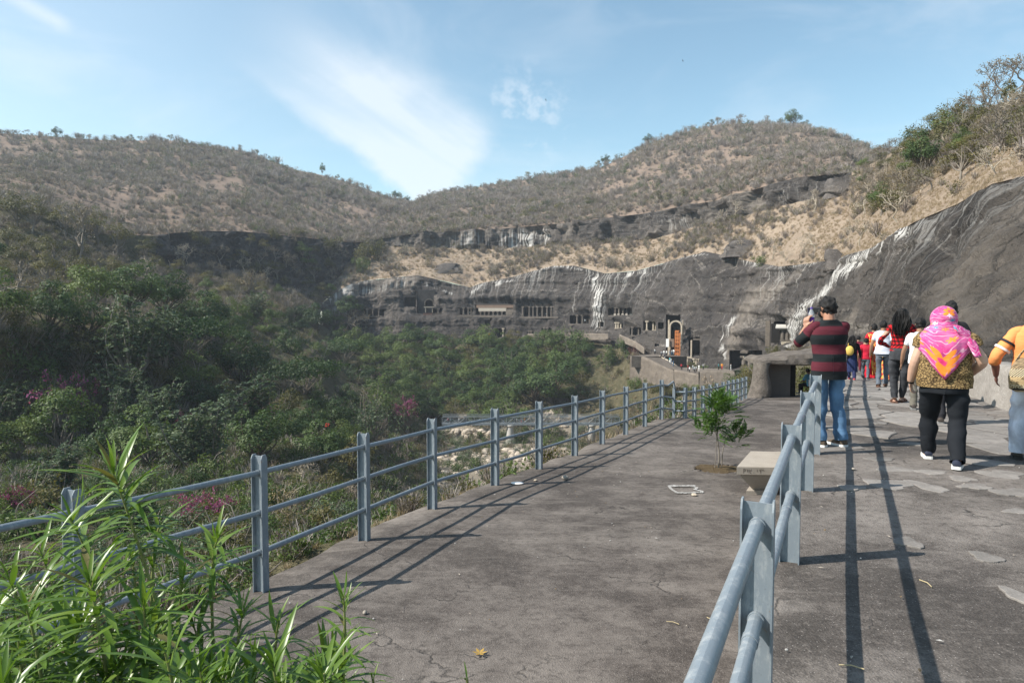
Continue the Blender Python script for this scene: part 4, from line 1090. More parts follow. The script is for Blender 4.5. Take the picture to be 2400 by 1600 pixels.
Gw = Gw + (fbm(Gw * 1.8, 4, 100) * 0.07)[..., None] * np.array([-0.9, 0.4, 0.3])
me = mesh_np('parapet_wall', Gw.reshape(-1, 3), grid_faces(Gw.shape[0], Gw.shape[1]), mats=[mat_stone('parapet_stone', (0.20, 0.18, 0.16), (0.31, 0.285, 0.26), 1.5, (0.45, 0.42, 0.39), 0.9, 0.06, 0)])
tag(link('parapet_wall', me), 'low weathered stone parapet along the right side of the upper path', 'wall')

# ------------------------------------------------------------------ caves
def cliff_pt(un, vn):
    u, v = un / K, vn / K
    v0, d0 = CF(u); v1, d1 = CT(u); t = (v - v0) / (v1 - v0); t = min(max(t, 0), 1)
    return P(u, v, float(d0 + (d1 - d0) * t))
CLAB = {'a': 'leftmost cave temple with three dark bays low on the cliff', 'b': 'tall recessed cave hall with a horseshoe window and pale porch', 'b2': 'shadowy hollow carved left of the horseshoe window hall', 'b3': 'small cave cell right of the horseshoe window hall', 'c': 'small pillared cave left of the pale banded cave temple', 'd': 'wide cave temple with a pale painted band above its pillars',
        'e': 'cave temple with a long row of eight tall pillars', 'n1': 'dark slanted notch below the pale banded cave', 'n2': 'tall lower cave with pale carved figures by the trees', 'n3': 'low dark opening left of the reddish pillars in the lower tier', 'n4': 'lower tier opening above the grey retaining wall', 'f': 'deep cave with a pinkish front wall and doors beside the white water stain',
        'g': 'small square cave with one pillar at the foot of the white stain', 'h': 'upper cave with five pillars on white bases right of the white stain', 'i': 'little pale pillared cell below the white based pillars', 'j': 'large dark cave mouth below pale broken rock', 'k': 'broken cave with pale bright pillars left of the great arch', 'l': 'square dark cave window next to the great arch',
        'm': 'great horseshoe arched cave hall with orange scaffolding', 'n': 'tall flat topped recess with a pale pillar right of the great arch', 'n5': 'carved pale shrine front with small pillars right of the scaffold', 'n6': 'carved pale pillared porch at the foot of the tall recess', 'l2': 'tiny dark opening above the terrace left of the great arch', 'o': 'low veranda cave with two stout pillars behind the railing end', 'p': 'cave temple with round columns under a pale awning slab'}
for key, a, b_, c, d_, colsx, opt in CAVE_LIST:
    mx, my = (a + c) / 2, (b_ + d_) / 2
    pad = 1.6
    q00 = cliff_pt(a - pad, d_ + pad); q10 = cliff_pt(c + pad, d_ + pad); q11 = cliff_pt(c + pad, b_ - pad); q01 = cliff_pt(a - pad, b_ - pad)
    along = q10 - q00; along[2] = 0; Wd = np.linalg.norm(along); ax = along / Wd
    if abs(ax[0]) < 0.88: ax = np.array([0.9, -0.436, 0.0]); Wd = abs(np.dot(along, ax)) if abs(along[0]) < 1e-6 else abs(along[0]) / 0.9
    inn = np.array([-ax[1], ax[0], 0])                 # into the rock
    if inn[1] < 0: inn = -inn
    org = (q00 + q10) / 2
    hh = ((q01 + q11) / 2 - org)[2]
    lean = max(max(np.dot(q - org, inn) for q in (q00, q10, q01, q11)), 0.1)
    dp = lean + (4.5 if c - a > 12 else 2.5)
    cols_mat = M['carved_pale'] if opt.get('pale') else M['carved']
    root = empty('cave_temple', org, 0, CLAB[key], 'cave', 'rock-cut cave temples along the cliff')
    back = lambda q: q + inn * (dp - np.dot(q - org, inn))
    o00, o10, o11, o01 = [q - org for q in (q00, q10, q11, q01)]
    k00, k10, k11, k01 = [back(q) - org for q in (q00, q10, q11, q01)]
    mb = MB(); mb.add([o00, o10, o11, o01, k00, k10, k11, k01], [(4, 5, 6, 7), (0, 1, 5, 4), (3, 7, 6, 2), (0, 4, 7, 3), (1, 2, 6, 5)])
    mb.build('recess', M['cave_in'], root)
    px_m = org[1] / F                                   # metres per native pixel here
    # eave and sill
    frontal = abs(ax[0] - 0.9) < 1e-6 and abs(ax[1] + 0.436) < 1e-6
    mb = MB(); mb.box((o01 + o11) / 2 - inn * 0.25 + (inn * lean + np.array([0, 0, 0.1]) if frontal else 0) + np.array([0, 0, 0.15]), (Wd * 1.03, 1.3, 0.5), [ax, inn, (0, 0, 1)]); mb.build('eave', M['rock'] if False else M['cave_in'], root)
    if d_ - b_ < 40 and key not in ('b2', 'l2'):
        mb = MB(); mb.box(-inn * 0.2 + np.array([0, 0, -0.12]), (Wd * 1.03, 1.0, 0.34), [ax, inn, (0, 0, 1)]); mb.build('sill', M['carved'], root)
    # columns
    cd_ = max(lean - 0.2, 0.35)
    for x in colsx:
        f_ = (x - mx) * px_m / max(abs(ax[0]), 0.45)
        base = ax * f_ + inn * cd_ * 0.5 + np.array([0, 0, 0.02]); hcol = hh - 0.1
        hb = 0.0
        if opt.get('veranda'): hcol = hh * 0.62
        if opt.get('band'): hcol = hh * 0.36
        mb = MB(); r_ = 0.34 if not opt.get('veranda') else 0.62
        if opt.get('awning'): r_ = 0.42; hcol = hh * 0.60; base = ax * f_ - inn * 0.4 + np.array([0, 0, hh * 0.10])
        mb.box(base + np.array([0, 0, 0.18]), (r_ * 2.5, r_ * 2.5, 0.36), [ax, inn, (0, 0, 1)])
        mb.tube([base + np.array([0, 0, z]) for z in (0.3, hcol * 0.5, hcol * 0.8, hcol * 0.84, hcol - 0.35)], [r_ * 1.05, r_, r_ * 0.9, r_ * 1.1, r_ * 0.9], 10)
        mb.box(base + np.array([0, 0, hcol - 0.2]), (r_ * 3.2, r_ * 2.4, 0.45), [ax, inn, (0, 0, 1)])
        mb.build('pillar', cols_mat if not opt.get('bases') else M['carved'], root, False)
        if opt.get('bases'):
            mb = MB(); mb.box(base - inn * 0.6 + np.array([0, 0, 0.35]), (0.8, 0.5, 0.75), [ax, inn, (0, 0, 1)]); mb.build('pillar_base', M['plaster'], root)
    W2 = np.array([0, 0, 1.0])
    if opt.get('band'):
        mb = MB(); mb.box(inn * cd_ * 0.55 + W2 * hh * 0.82, (Wd * 0.96, 0.5, hh * 0.26), [ax, inn, W2]); mb.build('frieze', M['brown_band'], root)
        mb = MB(); mb.box(inn * (cd_ * 0.55 - 0.12) + W2 * hh * 0.54 - ax * Wd * 0.06, (Wd * 0.72, 0.6, hh * 0.28), [ax, inn, W2]); mb.build('plaster_band', M['plaster'], root)
        mb = MB(); mb.box(inn * (cd_ * 0.5) + W2 * hh * 0.3 + ax * Wd * 0.40, (Wd * 0.2, 1.2, hh * 0.58), [ax, inn, W2]); mb.build('rubble_wall', M['carved'], root)
    if opt.get('wall'):
        mb = MB()
        for f0, f1 in ((-0.10, 0.06), (0.10, 0.17), (0.27, 0.48)):
            mb.box(inn * (lean + 1.0) + W2 * hh * 0.3 + ax * Wd * (f0 + f1) / 2, (Wd * (f1 - f0), 0.5, hh * 0.6), [ax, inn, W2])
        mb.build('front_wall', M['brown_band'], root)
    if opt.get('arch') or opt.get('bigarch'):
        cu, cv_, rp = opt.get('arch') or opt.get('bigarch')
        big_ = bool(opt.get('bigarch'))
        zc = (P(cu / K, cv_ / K, org[1]) - org)[2] if not big_ else (P(cu / K, cv_ / K, org[1]) - org)[2]
        xc = (cu - mx) * px_m; r_ = rp * px_m
        off = inn * (0.9 + (0.15 if big_ else lean * 0.5))
        mb = MB(); n_ = 20; low = (-zc + 0.0 if big_ else -r_ * 0.55)
        inner = [(r_ * math.cos(t), r_ * math.sin(t)) for t in np.linspace(0, PI, n_)]
        inner = [(r_, low)] + inner + [(-r_, low)]
        k = 1.28 if big_ else 1.3
        outer = [(r_ * k * math.cos(t), r_ * k * math.sin(t)) for t in np.linspace(0, PI, n_)]
        outer = [(r_ * k, low)] + outer + [(-r_ * k, low)]
        vs = []
        for dd in (0, 0.8):
            for pr in (inner, outer):
                vs += [off + inn * dd + ax * (xc + x) + W2 * (zc + z) for x, z in pr]
        m_ = len(inner); fs = []
        for i in range(m_ - 1):
            fs += [(i, i + 1, m_ + i + 1, m_ + i), (i, 2 * m_ + i, 2 * m_ + i + 1, i + 1), (m_ + i, m_ + i + 1, 3 * m_ + i + 1, 3 * m_ + i)]
        mb.add(vs, fs); mb.build('arch', M['carved_pale'] if big_ else M['carved'], root)
        if not big_:
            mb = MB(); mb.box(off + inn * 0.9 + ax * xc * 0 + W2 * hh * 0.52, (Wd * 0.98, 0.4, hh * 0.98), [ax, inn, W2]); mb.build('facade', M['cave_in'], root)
            mb = MB(); mb.add([off + inn * 0.66 + ax * (xc + x) + W2 * (zc + z) for x, z in inner], [tuple(range(m_))]); mb.build('opening_shade', M['dark'], root)  # flat near-black sheet paints the shade inside the window
            mb = MB(); mb.box(off - inn * 0.2 + ax * xc + W2 * (zc - r_ * 0.95), (r_ * 2.6, 0.8, 0.45), [ax, inn, W2])
            for s_ in (-1, 1): mb.box(off - inn * 0.2 + ax * (xc + s_ * r_ * 0.9) + W2 * (zc - r_ * 1.75), (0.35, 0.5, r_ * 1.3), [ax, inn, W2])
            mb.build('porch', M['carved_pale'], root)
            mb = MB()
            for i in range(9): mb.box(off * 0 - inn * 0.8 + ax * (xc + (i - 4) * 0.42) + W2 * (-0.2), (0.1, 0.1, 1.3), [ax, inn, W2])
            mb.box(-inn * 0.8 + ax * xc + W2 * 0.45, (3.9, 0.12, 0.12), [ax, inn, W2]); mb.build('red_railing', M['redwood'], root)
        else:
            mb = MB()
            for s_, w_ in ((-1, Wd * 0.10), (1, Wd * 0.05)):
                mb.box(off + inn * 0.6 + ax * (xc + s_ * (r_ * k + w_ / 2)) + W2 * (zc * 0.62), (w_, 0.7, zc * 1.24), [ax, inn, W2])
            mb.build('facade', M['carved_pale'], root)
            xw = (1564.5 - mx) * px_m; zb, zt_ = [(P(0, v / K, org[1]) - org)[2] for v in (813, 794)]
            mb = MB(); mb.box(-inn * 0.15 + ax * xw + W2 * (zb + zt_) / 2, (7 * px_m, 0.2, zt_ - zb), [ax, inn, W2]); mb.build('white_board', M['white'], root)
            xw = (1573.5 - mx) * px_m
            mb = MB(); mb.box(inn * 0.5 + ax * xw + W2 * (zb + zt_) / 2, (10.5 * px_m, 0.3, zt_ - zb), [ax, inn, W2]); mb.build('timber_screen', M['brown_band'], root)
            sc = empty('scaffold', org, 0, 'orange painted scaffold tower standing inside the great arch', 'scaffold')
            x0, x1 = [(q - mx) * px_m for q in (1582, 1591.5)]; zt2 = (P(0, 775 / K, org[1]) - org)[2]
            pole = None
            for x in (x0, (x0 + x1) / 2, x1):
                for dd in (0.2, 1.4):
                    mb = MB(); mb.tube([ax * x + inn * dd, ax * x + inn * dd + W2 * (zt2 * (1.0 if x < x1 else 0.93))], 0.11, 6); mb.build('pole', M['orange'], sc)
            for i in range(7):
                z = zt2 * (0.1 + 0.15 * i)
                mb = MB(); mb.box(ax * (x0 + x1) / 2 + inn * 0.2 + W2 * z, (x1 - x0, 0.16, 0.2), [ax, inn, W2]); mb.build('bar', M['orange'], sc)
    if opt.get('pillar'):
        mb = MB(); mb.box(ax * ((1620 - mx) * px_m) + inn * 0.4 + W2 * hh * 0.42, (3 * px_m, 1.0, hh * 0.84), [ax, inn, W2]); mb.build('buttress', M['carved_pale'], root)
        mb = MB(); mb.box(inn * lean * 0.7 + W2 * hh * 0.86, (Wd * 0.9, 0.6, 0.5), [ax, inn, W2]); mb.build('ledge', M['carved'], root)
    if opt.get('veranda'):
        mb = MB(); mb.box(inn * (lean * 0.5) + W2 * hh * 0.95 - ax * Wd * 0.02, (Wd * 1.05, lean + 2.0, hh * 0.09), [ax + W2 * -0.06, inn, W2]); mb.build('slab_roof', M['carved'], root)
        for f0, f1, zf_ in ((-0.16, 0.12, 0.70), (0.28, 0.5, 0.68)):
            mb = MB(); mb.box(inn * 0.6 + W2 * hh * zf_ + ax * Wd * (f0 + f1) / 2, (Wd * (f1 - f0), 1.6, hh * 0.07), [ax + W2 * -0.05, inn, W2]); mb.build('capital', M['carved_pale'], root)
        mb = MB(); mb.box(inn * (dp - 0.6) + W2 * hh * 0.45 - ax * Wd * 0.2, (Wd * 0.35, 0.4, hh * 0.8), [ax, inn, W2]); mb.build('rear_wall', M['panel'], root)
    if opt.get('awning'):
        mb = MB(); mb.box(-inn * 0.5 + W2 * hh * 0.78 + ax * Wd * 0.17, (Wd * 0.66, 1.6, hh * 0.06), [ax, (inn + W2 * 0.35) / np.linalg.norm(inn + W2 * .35), W2]); mb.build('awning', M['concrete'], root)
        mb = MB(); mb.box(inn * lean * 0.5 - ax * Wd * 0.46 + W2 * hh * 0.36, (Wd * 0.11, 1.6, hh * 1.25), [ax, inn, W2]); mb.build('masonry_pier', M['masonry'], root)
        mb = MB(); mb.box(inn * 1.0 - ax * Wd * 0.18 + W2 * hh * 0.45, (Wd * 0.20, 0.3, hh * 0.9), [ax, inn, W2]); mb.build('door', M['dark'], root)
        mb = MB(); mb.box(-inn * 0.4 + ax * Wd * 0.22 + W2 * hh * 0.03, (Wd * 0.5, 1.0, hh * 0.16), [ax, inn, W2]); mb.build('base_wall', M['carved_pale'], root)

# ------------------------------------------------------------------ terrace walls at the cliff foot
def wall_run(pts, name, label, mat_, th=1.2, cap=None, grp='stone walls at the cliff foot', nseg=10):
    """pts: native (u, v_top, v_bottom, depth)"""
    a0 = PN(*pts[0][:2], pts[0][3]); rows = []
    segs = []
    for (p, q) in zip(pts[:-1], pts[1:]):
        for t in np.linspace(0, 1, nseg, endpoint=False): segs.append(np.array(p) * (1 - t) + np.array(q) * t)
    segs.append(np.array(pts[-1]))
    for u, vt, vb, dd in segs:
        tpt = PN(u, vt, dd); bpt = PN(u, vb, dd - 0.4)
        rows.append([bpt + (tpt - bpt) * f_ for f_ in np.linspace(0, 1, 8)] + [tpt + np.array([0, th, 0]), bpt + np.array([0, th + .5, 0])])
    g = np.array(rows); g[:, :8] += (fbm(g[:, :8] * 0.8, 3, 120) * 0.25)[..., None] * np.array([0, -1, 0.15])
    o = link(name, mesh_np(name, (g - a0).reshape(-1, 3), grid_faces(g.shape[0], g.shape[1]), mats=[mat_], smooth=False))
    o.location = a0
    return tag(o, label, 'wall', grp)
wall_run([(1478, 834, 892, 186), (1512, 836, 896, 182), (1556, 858, 905, 176), (1579, 868, 900, 172)], 'stone_wall', 'pale stone retaining wall under the ramp below the great arch', M['masonry'])
wall_run([(1580, 866, 905, 171), (1598, 869, 908, 169), (1632, 876, 910, 166), (1640, 880, 915, 165)], 'stone_wall', 'buff block wall right of the ramp wall', M['masonry'])
wall_run([(1640, 872, 915, 163), (1656, 867, 915, 160), (1700, 868, 915, 155), (1722, 872, 915, 152)], 'stone_wall', 'smooth grey stone wall beside the yellow bush', M['carved'])
wall_run([(1236, 782, 815, 268), (1290, 780, 812, 263), (1340, 780, 800, 258), (1425, 782, 794, 243)], 'stone_wall', 'long grey block wall with pale lime stains above the trees', M['masonry'])
wall_run([(1080, 795, 806, 278), (1120, 793, 806, 276), (1168, 790, 806, 274)], 'stone_wall', 'low dark wall at the cliff foot left of the carved figures', M['rock'] if False else M['carved'])
wall_run([(1452, 783, 800, 238), (1490, 800, 815, 228), (1510, 814, 830, 218)], 'stone_wall', 'sloping stair parapet left of the great arch', M['masonry'])
wall_run([(1545, 833, 841, 190), (1570, 845, 852, 186), (1595, 862, 868, 178)], 'ramp_parapet', 'thin parapet of the visitor ramp below the great arch', M['carved_pale'], 0.4)
# ramp and terrace floors behind the walls
for pts, nm, lb in (([(1480, 833.5, 183), (1512, 836, 183), (1560, 834.5, 191), (1610, 835, 196), (1534, 829, 199)], 'terrace_pavement', 'paved terrace before the great arch'), ([(1514, 837, 182), (1556, 858, 177), (1598, 868, 173), (1600, 863, 178), (1550, 838, 187)], 'ramp_pavement', 'ramp'), ([(1598, 868.5, 170), (1640, 876, 166), (1720, 869, 158), (1700, 864, 176), (1600, 861, 186)], 'court_pavement', 'paved court before the carved shrine fronts')):
    pp = [PN(*q) for q in pts]; mb = MB(); n = len(pp)
    mb.add([p for p in pp] + [p - np.array([0, 0, 3.0]) for p in pp], [tuple(range(n)), tuple(range(2 * n - 1, n - 1, -1))] + [(i, n + i, n + (i + 1) % n, (i + 1) % n) for i in range(n)])
    tag(mb.build(nm, M['carved']), lb, None, None, 'structure')
# ledge walkway before the left caves
lp = [(1072, 739.5), (1110, 740.5), (1160, 741.5), (1215, 743), (1260, 742.5), (1308, 742)]
mb = MB(); rows = []
for u, v in lp:
    q = cliff_pt(u, v); rows.append([q + np.array([0, -1.6, -0.55]), q + np.array([0, -1.6, 0.0]), q + np.array([0, 1.2, 0.02])])
g = np.array(rows); mb.rings([list(r) for r in rows]); tag(mb.build('ledge_pavement', M['carved']), 'narrow ledge path in front of the upper caves', None, None, 'structure')

# ------------------------------------------------------------------ footbridge over the river bed
bd_ = 190.0
def bpt(un, vn, dy=0): return PN(un, vn, bd_ + dy)
A0, A1 = bpt(1036, 994), bpt(1452, 993)
br = empty('footbridge', A0, 0, 'long grey steel truss footbridge with mesh sides across the stony river bed', 'bridge')
Lb = A1[0] - A0[0]
mb = MB(); mb.box((Lb / 2, 0.9, 0), (Lb, 1.9, 0.5)); mb.build('deck', M['bridge'], br)
th_ = 2.05
for dy in (0, 1.8):
    mb = MB(); mb.box((Lb / 2, dy, th_), (Lb, 0.12, 0.14)); mb.build('handrail', M['bridge'], br)
    mb = MB(); mb.box((Lb / 2, dy, th_ + 0.55), (Lb, 0.06, 0.07)); mb.build('wire', M['bridge'], br)
NB = 22; pmh = None; stp = Lb / NB
for i in range(NB + 1):
    mb = MB(); mb.box((i * stp, 0, th_ / 2), (0.11, 0.11, th_)); mb.build('post', M['bridge'], br)
    if i < NB:
        a, b_ = ((0, 0.2), (stp, th_)) if i % 2 == 0 else ((0, th_), (stp, 0.2))
        mb = MB(); mb.tube([(i * stp + a[0], 0, a[1]), (i * stp + b_[0], 0, b_[1])], 0.05, 5); mb.build('brace', M['bridge'], br)
mm, nt_, b_m = newmat('bridge_mesh', 0.7); b_m.inputs['Base Color'].default_value = (0.25, 0.27, 0.28, 1); b_m.inputs['Alpha'].default_value = 0.38
mb = MB(); mb.box((Lb / 2, 0.10, 0.95), (Lb, 0.02, 1.7)); mb.build('mesh_panel', mm, br)
for u in (1196, 1387):
    t_ = bpt(u, 998) - A0; mb = MB(); zb = bpt(u, 1062)[2] - A0[2]
    mb.tube([(t_[0], 0.9, -0.2), (t_[0], 0.9, -0.55), (t_[0], 0.9, -0.9), (t_[0], 0.9, zb - 2)], [1.2, 1.25, 0.95, 1.75], 14); mb.build('pier', M['concrete'], br, True, 40)

# birds
for (u, v, lb) in ((1600, 143, 'kite gliding high in the blue sky above the hill top'), (1279, 235, 'kite gliding in the sky between the hill and the cloud')):
    mb = MB(); mb.ball((0, 0, 0), (0.12, 0.3, 0.1), 8, 6); mb.add([(0, 0.15, 0), (-0.85, -0.05, 0.28), (-0.75, -0.2, 0.26), (0, -0.2, 0.02)], [(0, 1, 2, 3)]); mb.add([(0, 0.15, 0), (0.85, -0.05, 0.28), (0.75, -0.2, 0.26), (0, -0.2, 0.02)], [(3, 2, 1, 0)])
    mb.add([(0, -0.25, 0), (-0.13, -0.5, 0), (0.13, -0.5, 0)], [(0, 1, 2)])
    o = mb.build('bird', M['dark']); o.scale = (0.65,) * 3; o.location = PN(u, v, 260); o.rotation_euler = (0, 0.7, 0.9); tag(o, lb, 'bird', 'birds in the sky')

# dark outcrops in the grass slope
M['outcrop'] = mat_stone('outcrop_rock', (0.05, 0.044, 0.041), (0.12, 0.105, 0.095), 0.25, (0.26, 0.235, 0.21), 0.9, 0.5, 0.1)
for un, vn_, w_, h_, lb in ((1735, 592, 44, 30, 'rounded dark rock outcrop standing in the dry grass above the cave cliff'), (1045, 634, 30, 18, 'low dark outcrop in the grass above the horseshoe window hall'), (1968, 606, 24, 26, 'broken pale and dark rock knob at the top of the white run'), (1960, 455, 26, 40, 'overhanging dark rock at the right end of the upper band')):
    p = surf(un / K, vn_ / K); k = p[1] / F; c = p.copy()
    o = rockblob([(np.array([c[0] + 0.25 * w_ * k * t, c[1] + t * 3, c[2] - 1.5 + t * (h_ * k + 1.5)]), w_ * k * math.sqrt(max(1 - (t * .9) ** 2.4, 0.05)), w_ * k * 0.7 * math.sqrt(max(1 - (t * .9) ** 2.4, 0.05))) for t in np.linspace(0, 1, 9)], int(un), 0.5, 'rock_outcrop', M['outcrop'], None, 20, c)
    o.location = c; tag(o, lb, 'rock')

# grit and leaf crumbs lying on the asphalt and the path
mb = MB()
for k in range(420):
    y = 1.2 + 12 * R.random() ** 1.6; xl = np.interp(y, eo[:, 1], eo[:, 0]); xr = np.interp(y, RB[:, 1], RB[:, 0]) - 0.1; x = R.uniform(xl + 0.2, xr); xe = np.interp(y, PEDGE[:, 1], PEDGE[:, 0])
    if abs(x - xe) < 0.2: continue
    z = (deck_z(y) if x < xe else float(path_z(y))) + 0.012; r = R.uniform(0.003, 0.010); mb.mi = int(R.integers(0, 3))
    if R.random() < 0.7: mb.ball((x, y, z), (r, r * R.uniform(.6, 1), r * .6), 5, 3)
    else:
        a = R.uniform(0, PI); d1 = np.array([math.cos(a), math.sin(a), 0]) * r * 2.2; d2 = np.array([-d1[1], d1[0], 0]) * 0.35; c_ = np.array([x, y, z]); mb.add([c_ - d1, c_ - d2 + (0, 0, .004), c_ + d1, c_ + d2 + (0, 0, .003)], [(0, 1, 2, 3)])
tag(mb.build('litter', [M['bench'], M['chalk'], mat_plain('dry_crumb', (0.20, 0.14, 0.08), 0.9)]), 'grit and leaf crumbs on the paving', None, None, 'stuff')
# ------------------------------------------------------------------ vegetation prototypes (unit height)
def unit(a): return a / (np.linalg.norm(a, axis=-1, keepdims=True) + 1e-9)
def leaf_quads(C, size, bias, aspect=0.45, spread=0.9, along=None, tint=None, rng=R):
    n = len(C); size = np.broadcast_to(size, (n,)) * rng.uniform(0.7, 1.3, n)
    nr = unit(rng.normal(size=(n, 3)) * spread + bias)
    a = rng.normal(size=(n, 3)) if along is None else along + rng.normal(size=(n, 3)) * 0.25
    a = unit(a - nr * (a * nr).sum(-1, keepdims=True)); b_ = np.cross(nr, a)
    l = (size / 2)[:, None]
    V = np.stack([C - a * l, C + b_ * l * aspect + a * l * 0.1, C + a * l, C - b_ * l * aspect + a * l * 0.1], 1).reshape(-1, 3)
    Q = np.arange(4 * n).reshape(n, 4)
    t = rng.random(n) if tint is None else np.clip(tint + rng.normal(0, 0.16, n), 0, 1)
    return V, Q, np.repeat(t, 4)
def ball_pts(n, rng=R, shell=0.5):
    d = unit(rng.normal(size=(n, 3))); return d * (shell + (1 - shell) * rng.random((n, 1)) ** 0.6)
def limb_mesh(paths, name, mat_, seg=5):
    mb = MB()
    for pts, r0, r1 in paths:
        mb.tube(pts, np.linspace(r0, r1, len(pts)), seg, cap=False)
    me = bpy.data.meshes.new(name); me.from_pydata(mb.v, [], mb.f); me.materials.append(mat_)
    me.polygons.foreach_set('use_smooth', np.ones(len(me.polygons), dtype=bool)); return me
def bend(a, b_, k, n=5, rng=R):
    a = np.array(a, float); b_ = np.array(b_, float); o = rng.normal(size=3) * k * np.linalg.norm(b_ - a)
    return [a * (1 - t) + b_ * t + o * math.sin(PI * t) for t in np.linspace(0, 1, n)]

def broadleaf(leaf, bark, nl=3200, ls=0.040, ncl=24, cz=0.62, rx=0.40, rz=0.36, cr=0.15, trunk=0.03, flat=False, gaps=0.0, seed=0):
    rng = np.random.default_rng(seed)
    cs = []
    while len(cs) < ncl:
        d = unit(rng.normal(size=3)); k = rng.uniform(0.45, 1.0)
        if d[2] < -0.55: continue
        c = np.array([d[0] * rx * k, d[1] * rx * k, cz + d[2] * rz * k * (0.5 if d[2] < 0 else 1)])
        if flat: c[2] = cz + 0.10 * rng.normal() * 0.5 - 0.12 * (d[0] ** 2 + d[1] ** 2) * k
        cs.append(c)
    cs = np.array(cs); crs = cr * rng.uniform(0.65, 1.35, ncl)
    ct = rng.uniform(0.25, 0.75, ncl)
    w_ = crs ** 2; idx = rng.choice(ncl, nl, p=w_ / w_.sum())
    off = ball_pts(nl, rng, 0.55); off[:, 2] = np.abs(off[:, 2]) * rng.choice([1, 1, 1, -0.6], nl) * (0.35 if flat else 0.85)
    C = cs[idx] + off * crs[idx][:, None]
    if gaps: C = C[fbm(C * 7, 2, seed + 3) > -gaps]; idx = idx[:len(C)]
    out = unit(C - np.array([0, 0, cz - 0.1]))
    V, Q, t = leaf_quads(C, ls, unit(C - cs[idx[:len(C)]]) * 0.7 + out * 0.6 + np.array([0, 0, 0.45]), 0.5, 0.5, tint=ct[idx[:len(C)]], rng=rng)
    crown = mesh_np('crown', V, Q, attrs={'tint': t}, mats=[leaf], smooth=False)
    paths = []
    fork = np.array([rng.normal() * 0.02, rng.normal() * 0.02, cz * 0.42])
    paths.append((bend((0, 0, -0.04), fork, 0.05, 6, rng), trunk, trunk * 0.75))
    for c in cs[:16]: paths.append((bend(fork, c, 0.10, 5, rng), trunk * 0.55, trunk * 0.10))
    return {'trunk': limb_mesh(paths, 'trunk', bark), 'crown': crown}

def feathery(leaf, bark, nsh=18, seed=0, lean=(0.12, 0.0), nfr=15):
    """upright shoots carrying drooping pinnate fronds"""
    rng = np.random.default_rng(seed); Cs = []; Al = []; Tn = []; paths = []
    for i in range(nsh):
        a = rng.uniform(0, 2 * PI); r = rng.uniform(0.05, 0.33); h = rng.uniform(0.55, 1.0) * (1 - 0.5 * r)
        base = np.array([0.06 * math.cos(a), 0.06 * math.sin(a), 0.05]); tip = np.array([r * math.cos(a) + lean[0] * h, r * math.sin(a) + lean[1] * h, h])
        path = bend(base, tip, 0.10, 8, rng); paths.append((path, 0.013, 0.003)); path = np.array(path)
        st = rng.uniform(0.2, 0.8)
        for f in range(nfr):
            t = 0.30 + 0.70 * f / (nfr - 1); q = np.array([np.interp(t, np.linspace(0, 1, 8), path[:, k]) for k in range(3)])
            fa = f * 2.4 + rng.uniform(0, 1); L = (0.20 - 0.09 * t) * rng.uniform(0.8, 1.2)
            dr = np.array([math.cos(fa), math.sin(fa), 0.35 + 0.5 * t]) + np.array([lean[0] * 3, 0, 0])
            dr = dr / np.linalg.norm(dr)
            m = 16
            for k in range(m):
                s_ = (k + 1) / m; p = q + dr * L * s_ + np.array([0, 0, -0.55 * L * s_ ** 2])
                Cs.append(p + rng.normal(size=3) * 0.006); sd_ = np.cross(dr, (0, 0, 1)); Al.append(sd_ * (1 if k % 2 else -1) + dr * 0.5 - np.array([0, 0, 0.3])); Tn.append(st)
    V, Q, t = leaf_quads(np.array(Cs), 0.05, np.array([0, 0, 1.0]), 0.34, 0.45, np.array(Al), np.array(Tn), rng)
    return {'trunk': limb_mesh(paths, 'trunk', bark, 4), 'crown': mesh_np('crown', V, Q, attrs={'tint': t}, mats=[leaf], smooth=False)}

def bare(bark, seed=0, levels=5, spread=0.75, r0=0.026, nb=3, h0=0.26, tw=None):
    rng = np.random.default_rng(seed); thick = []; tips = []
    def grow(p, d, L, r, lv):
        q = p + d * L; mid = (p + q) / 2 + rng.normal(size=3) * L * 0.10
        thick.append(([p, mid, q], r, r * 0.62))
        if lv == 0: tips.append(q); return
        for k in range(nb if lv > 1 else 2):
            dd = unit(d + rng.normal(size=3) * spread + np.array([0, 0, 0.18])); grow(q, dd, L * rng.uniform(0.6, 0.85), r * 0.62, lv - 1)
    grow(np.array([0, 0, -0.03]), unit(np.array([rng.normal() * .15, rng.normal() * .15, 1])), h0, r0, levels)
    allp = np.array([p for t in thick for p in t[0]]); H = allp[:, 2].max()
    thick = [([p / H for p in a], max(b_ / H, 0.0062), max(c / H, 0.0045)) for a, b_, c in thick]
    r = {'trunk': limb_mesh(thick[:1] + [t for t in thick[1:]], 'branches', bark, 3)}
    if tw is not None:
        C = np.array(tips) / H; C = np.repeat(C, 3, 0) + rng.normal(size=(len(C) * 3, 3)) * 0.03
        V, Q, t = leaf_quads(C, 0.035, np.array([0, 0, 0.5]), 0.5, 0.9, rng=rng); r['crown'] = mesh_np('leaves', V, Q, attrs={'tint': t}, mats=[tw], smooth=False)
    return r

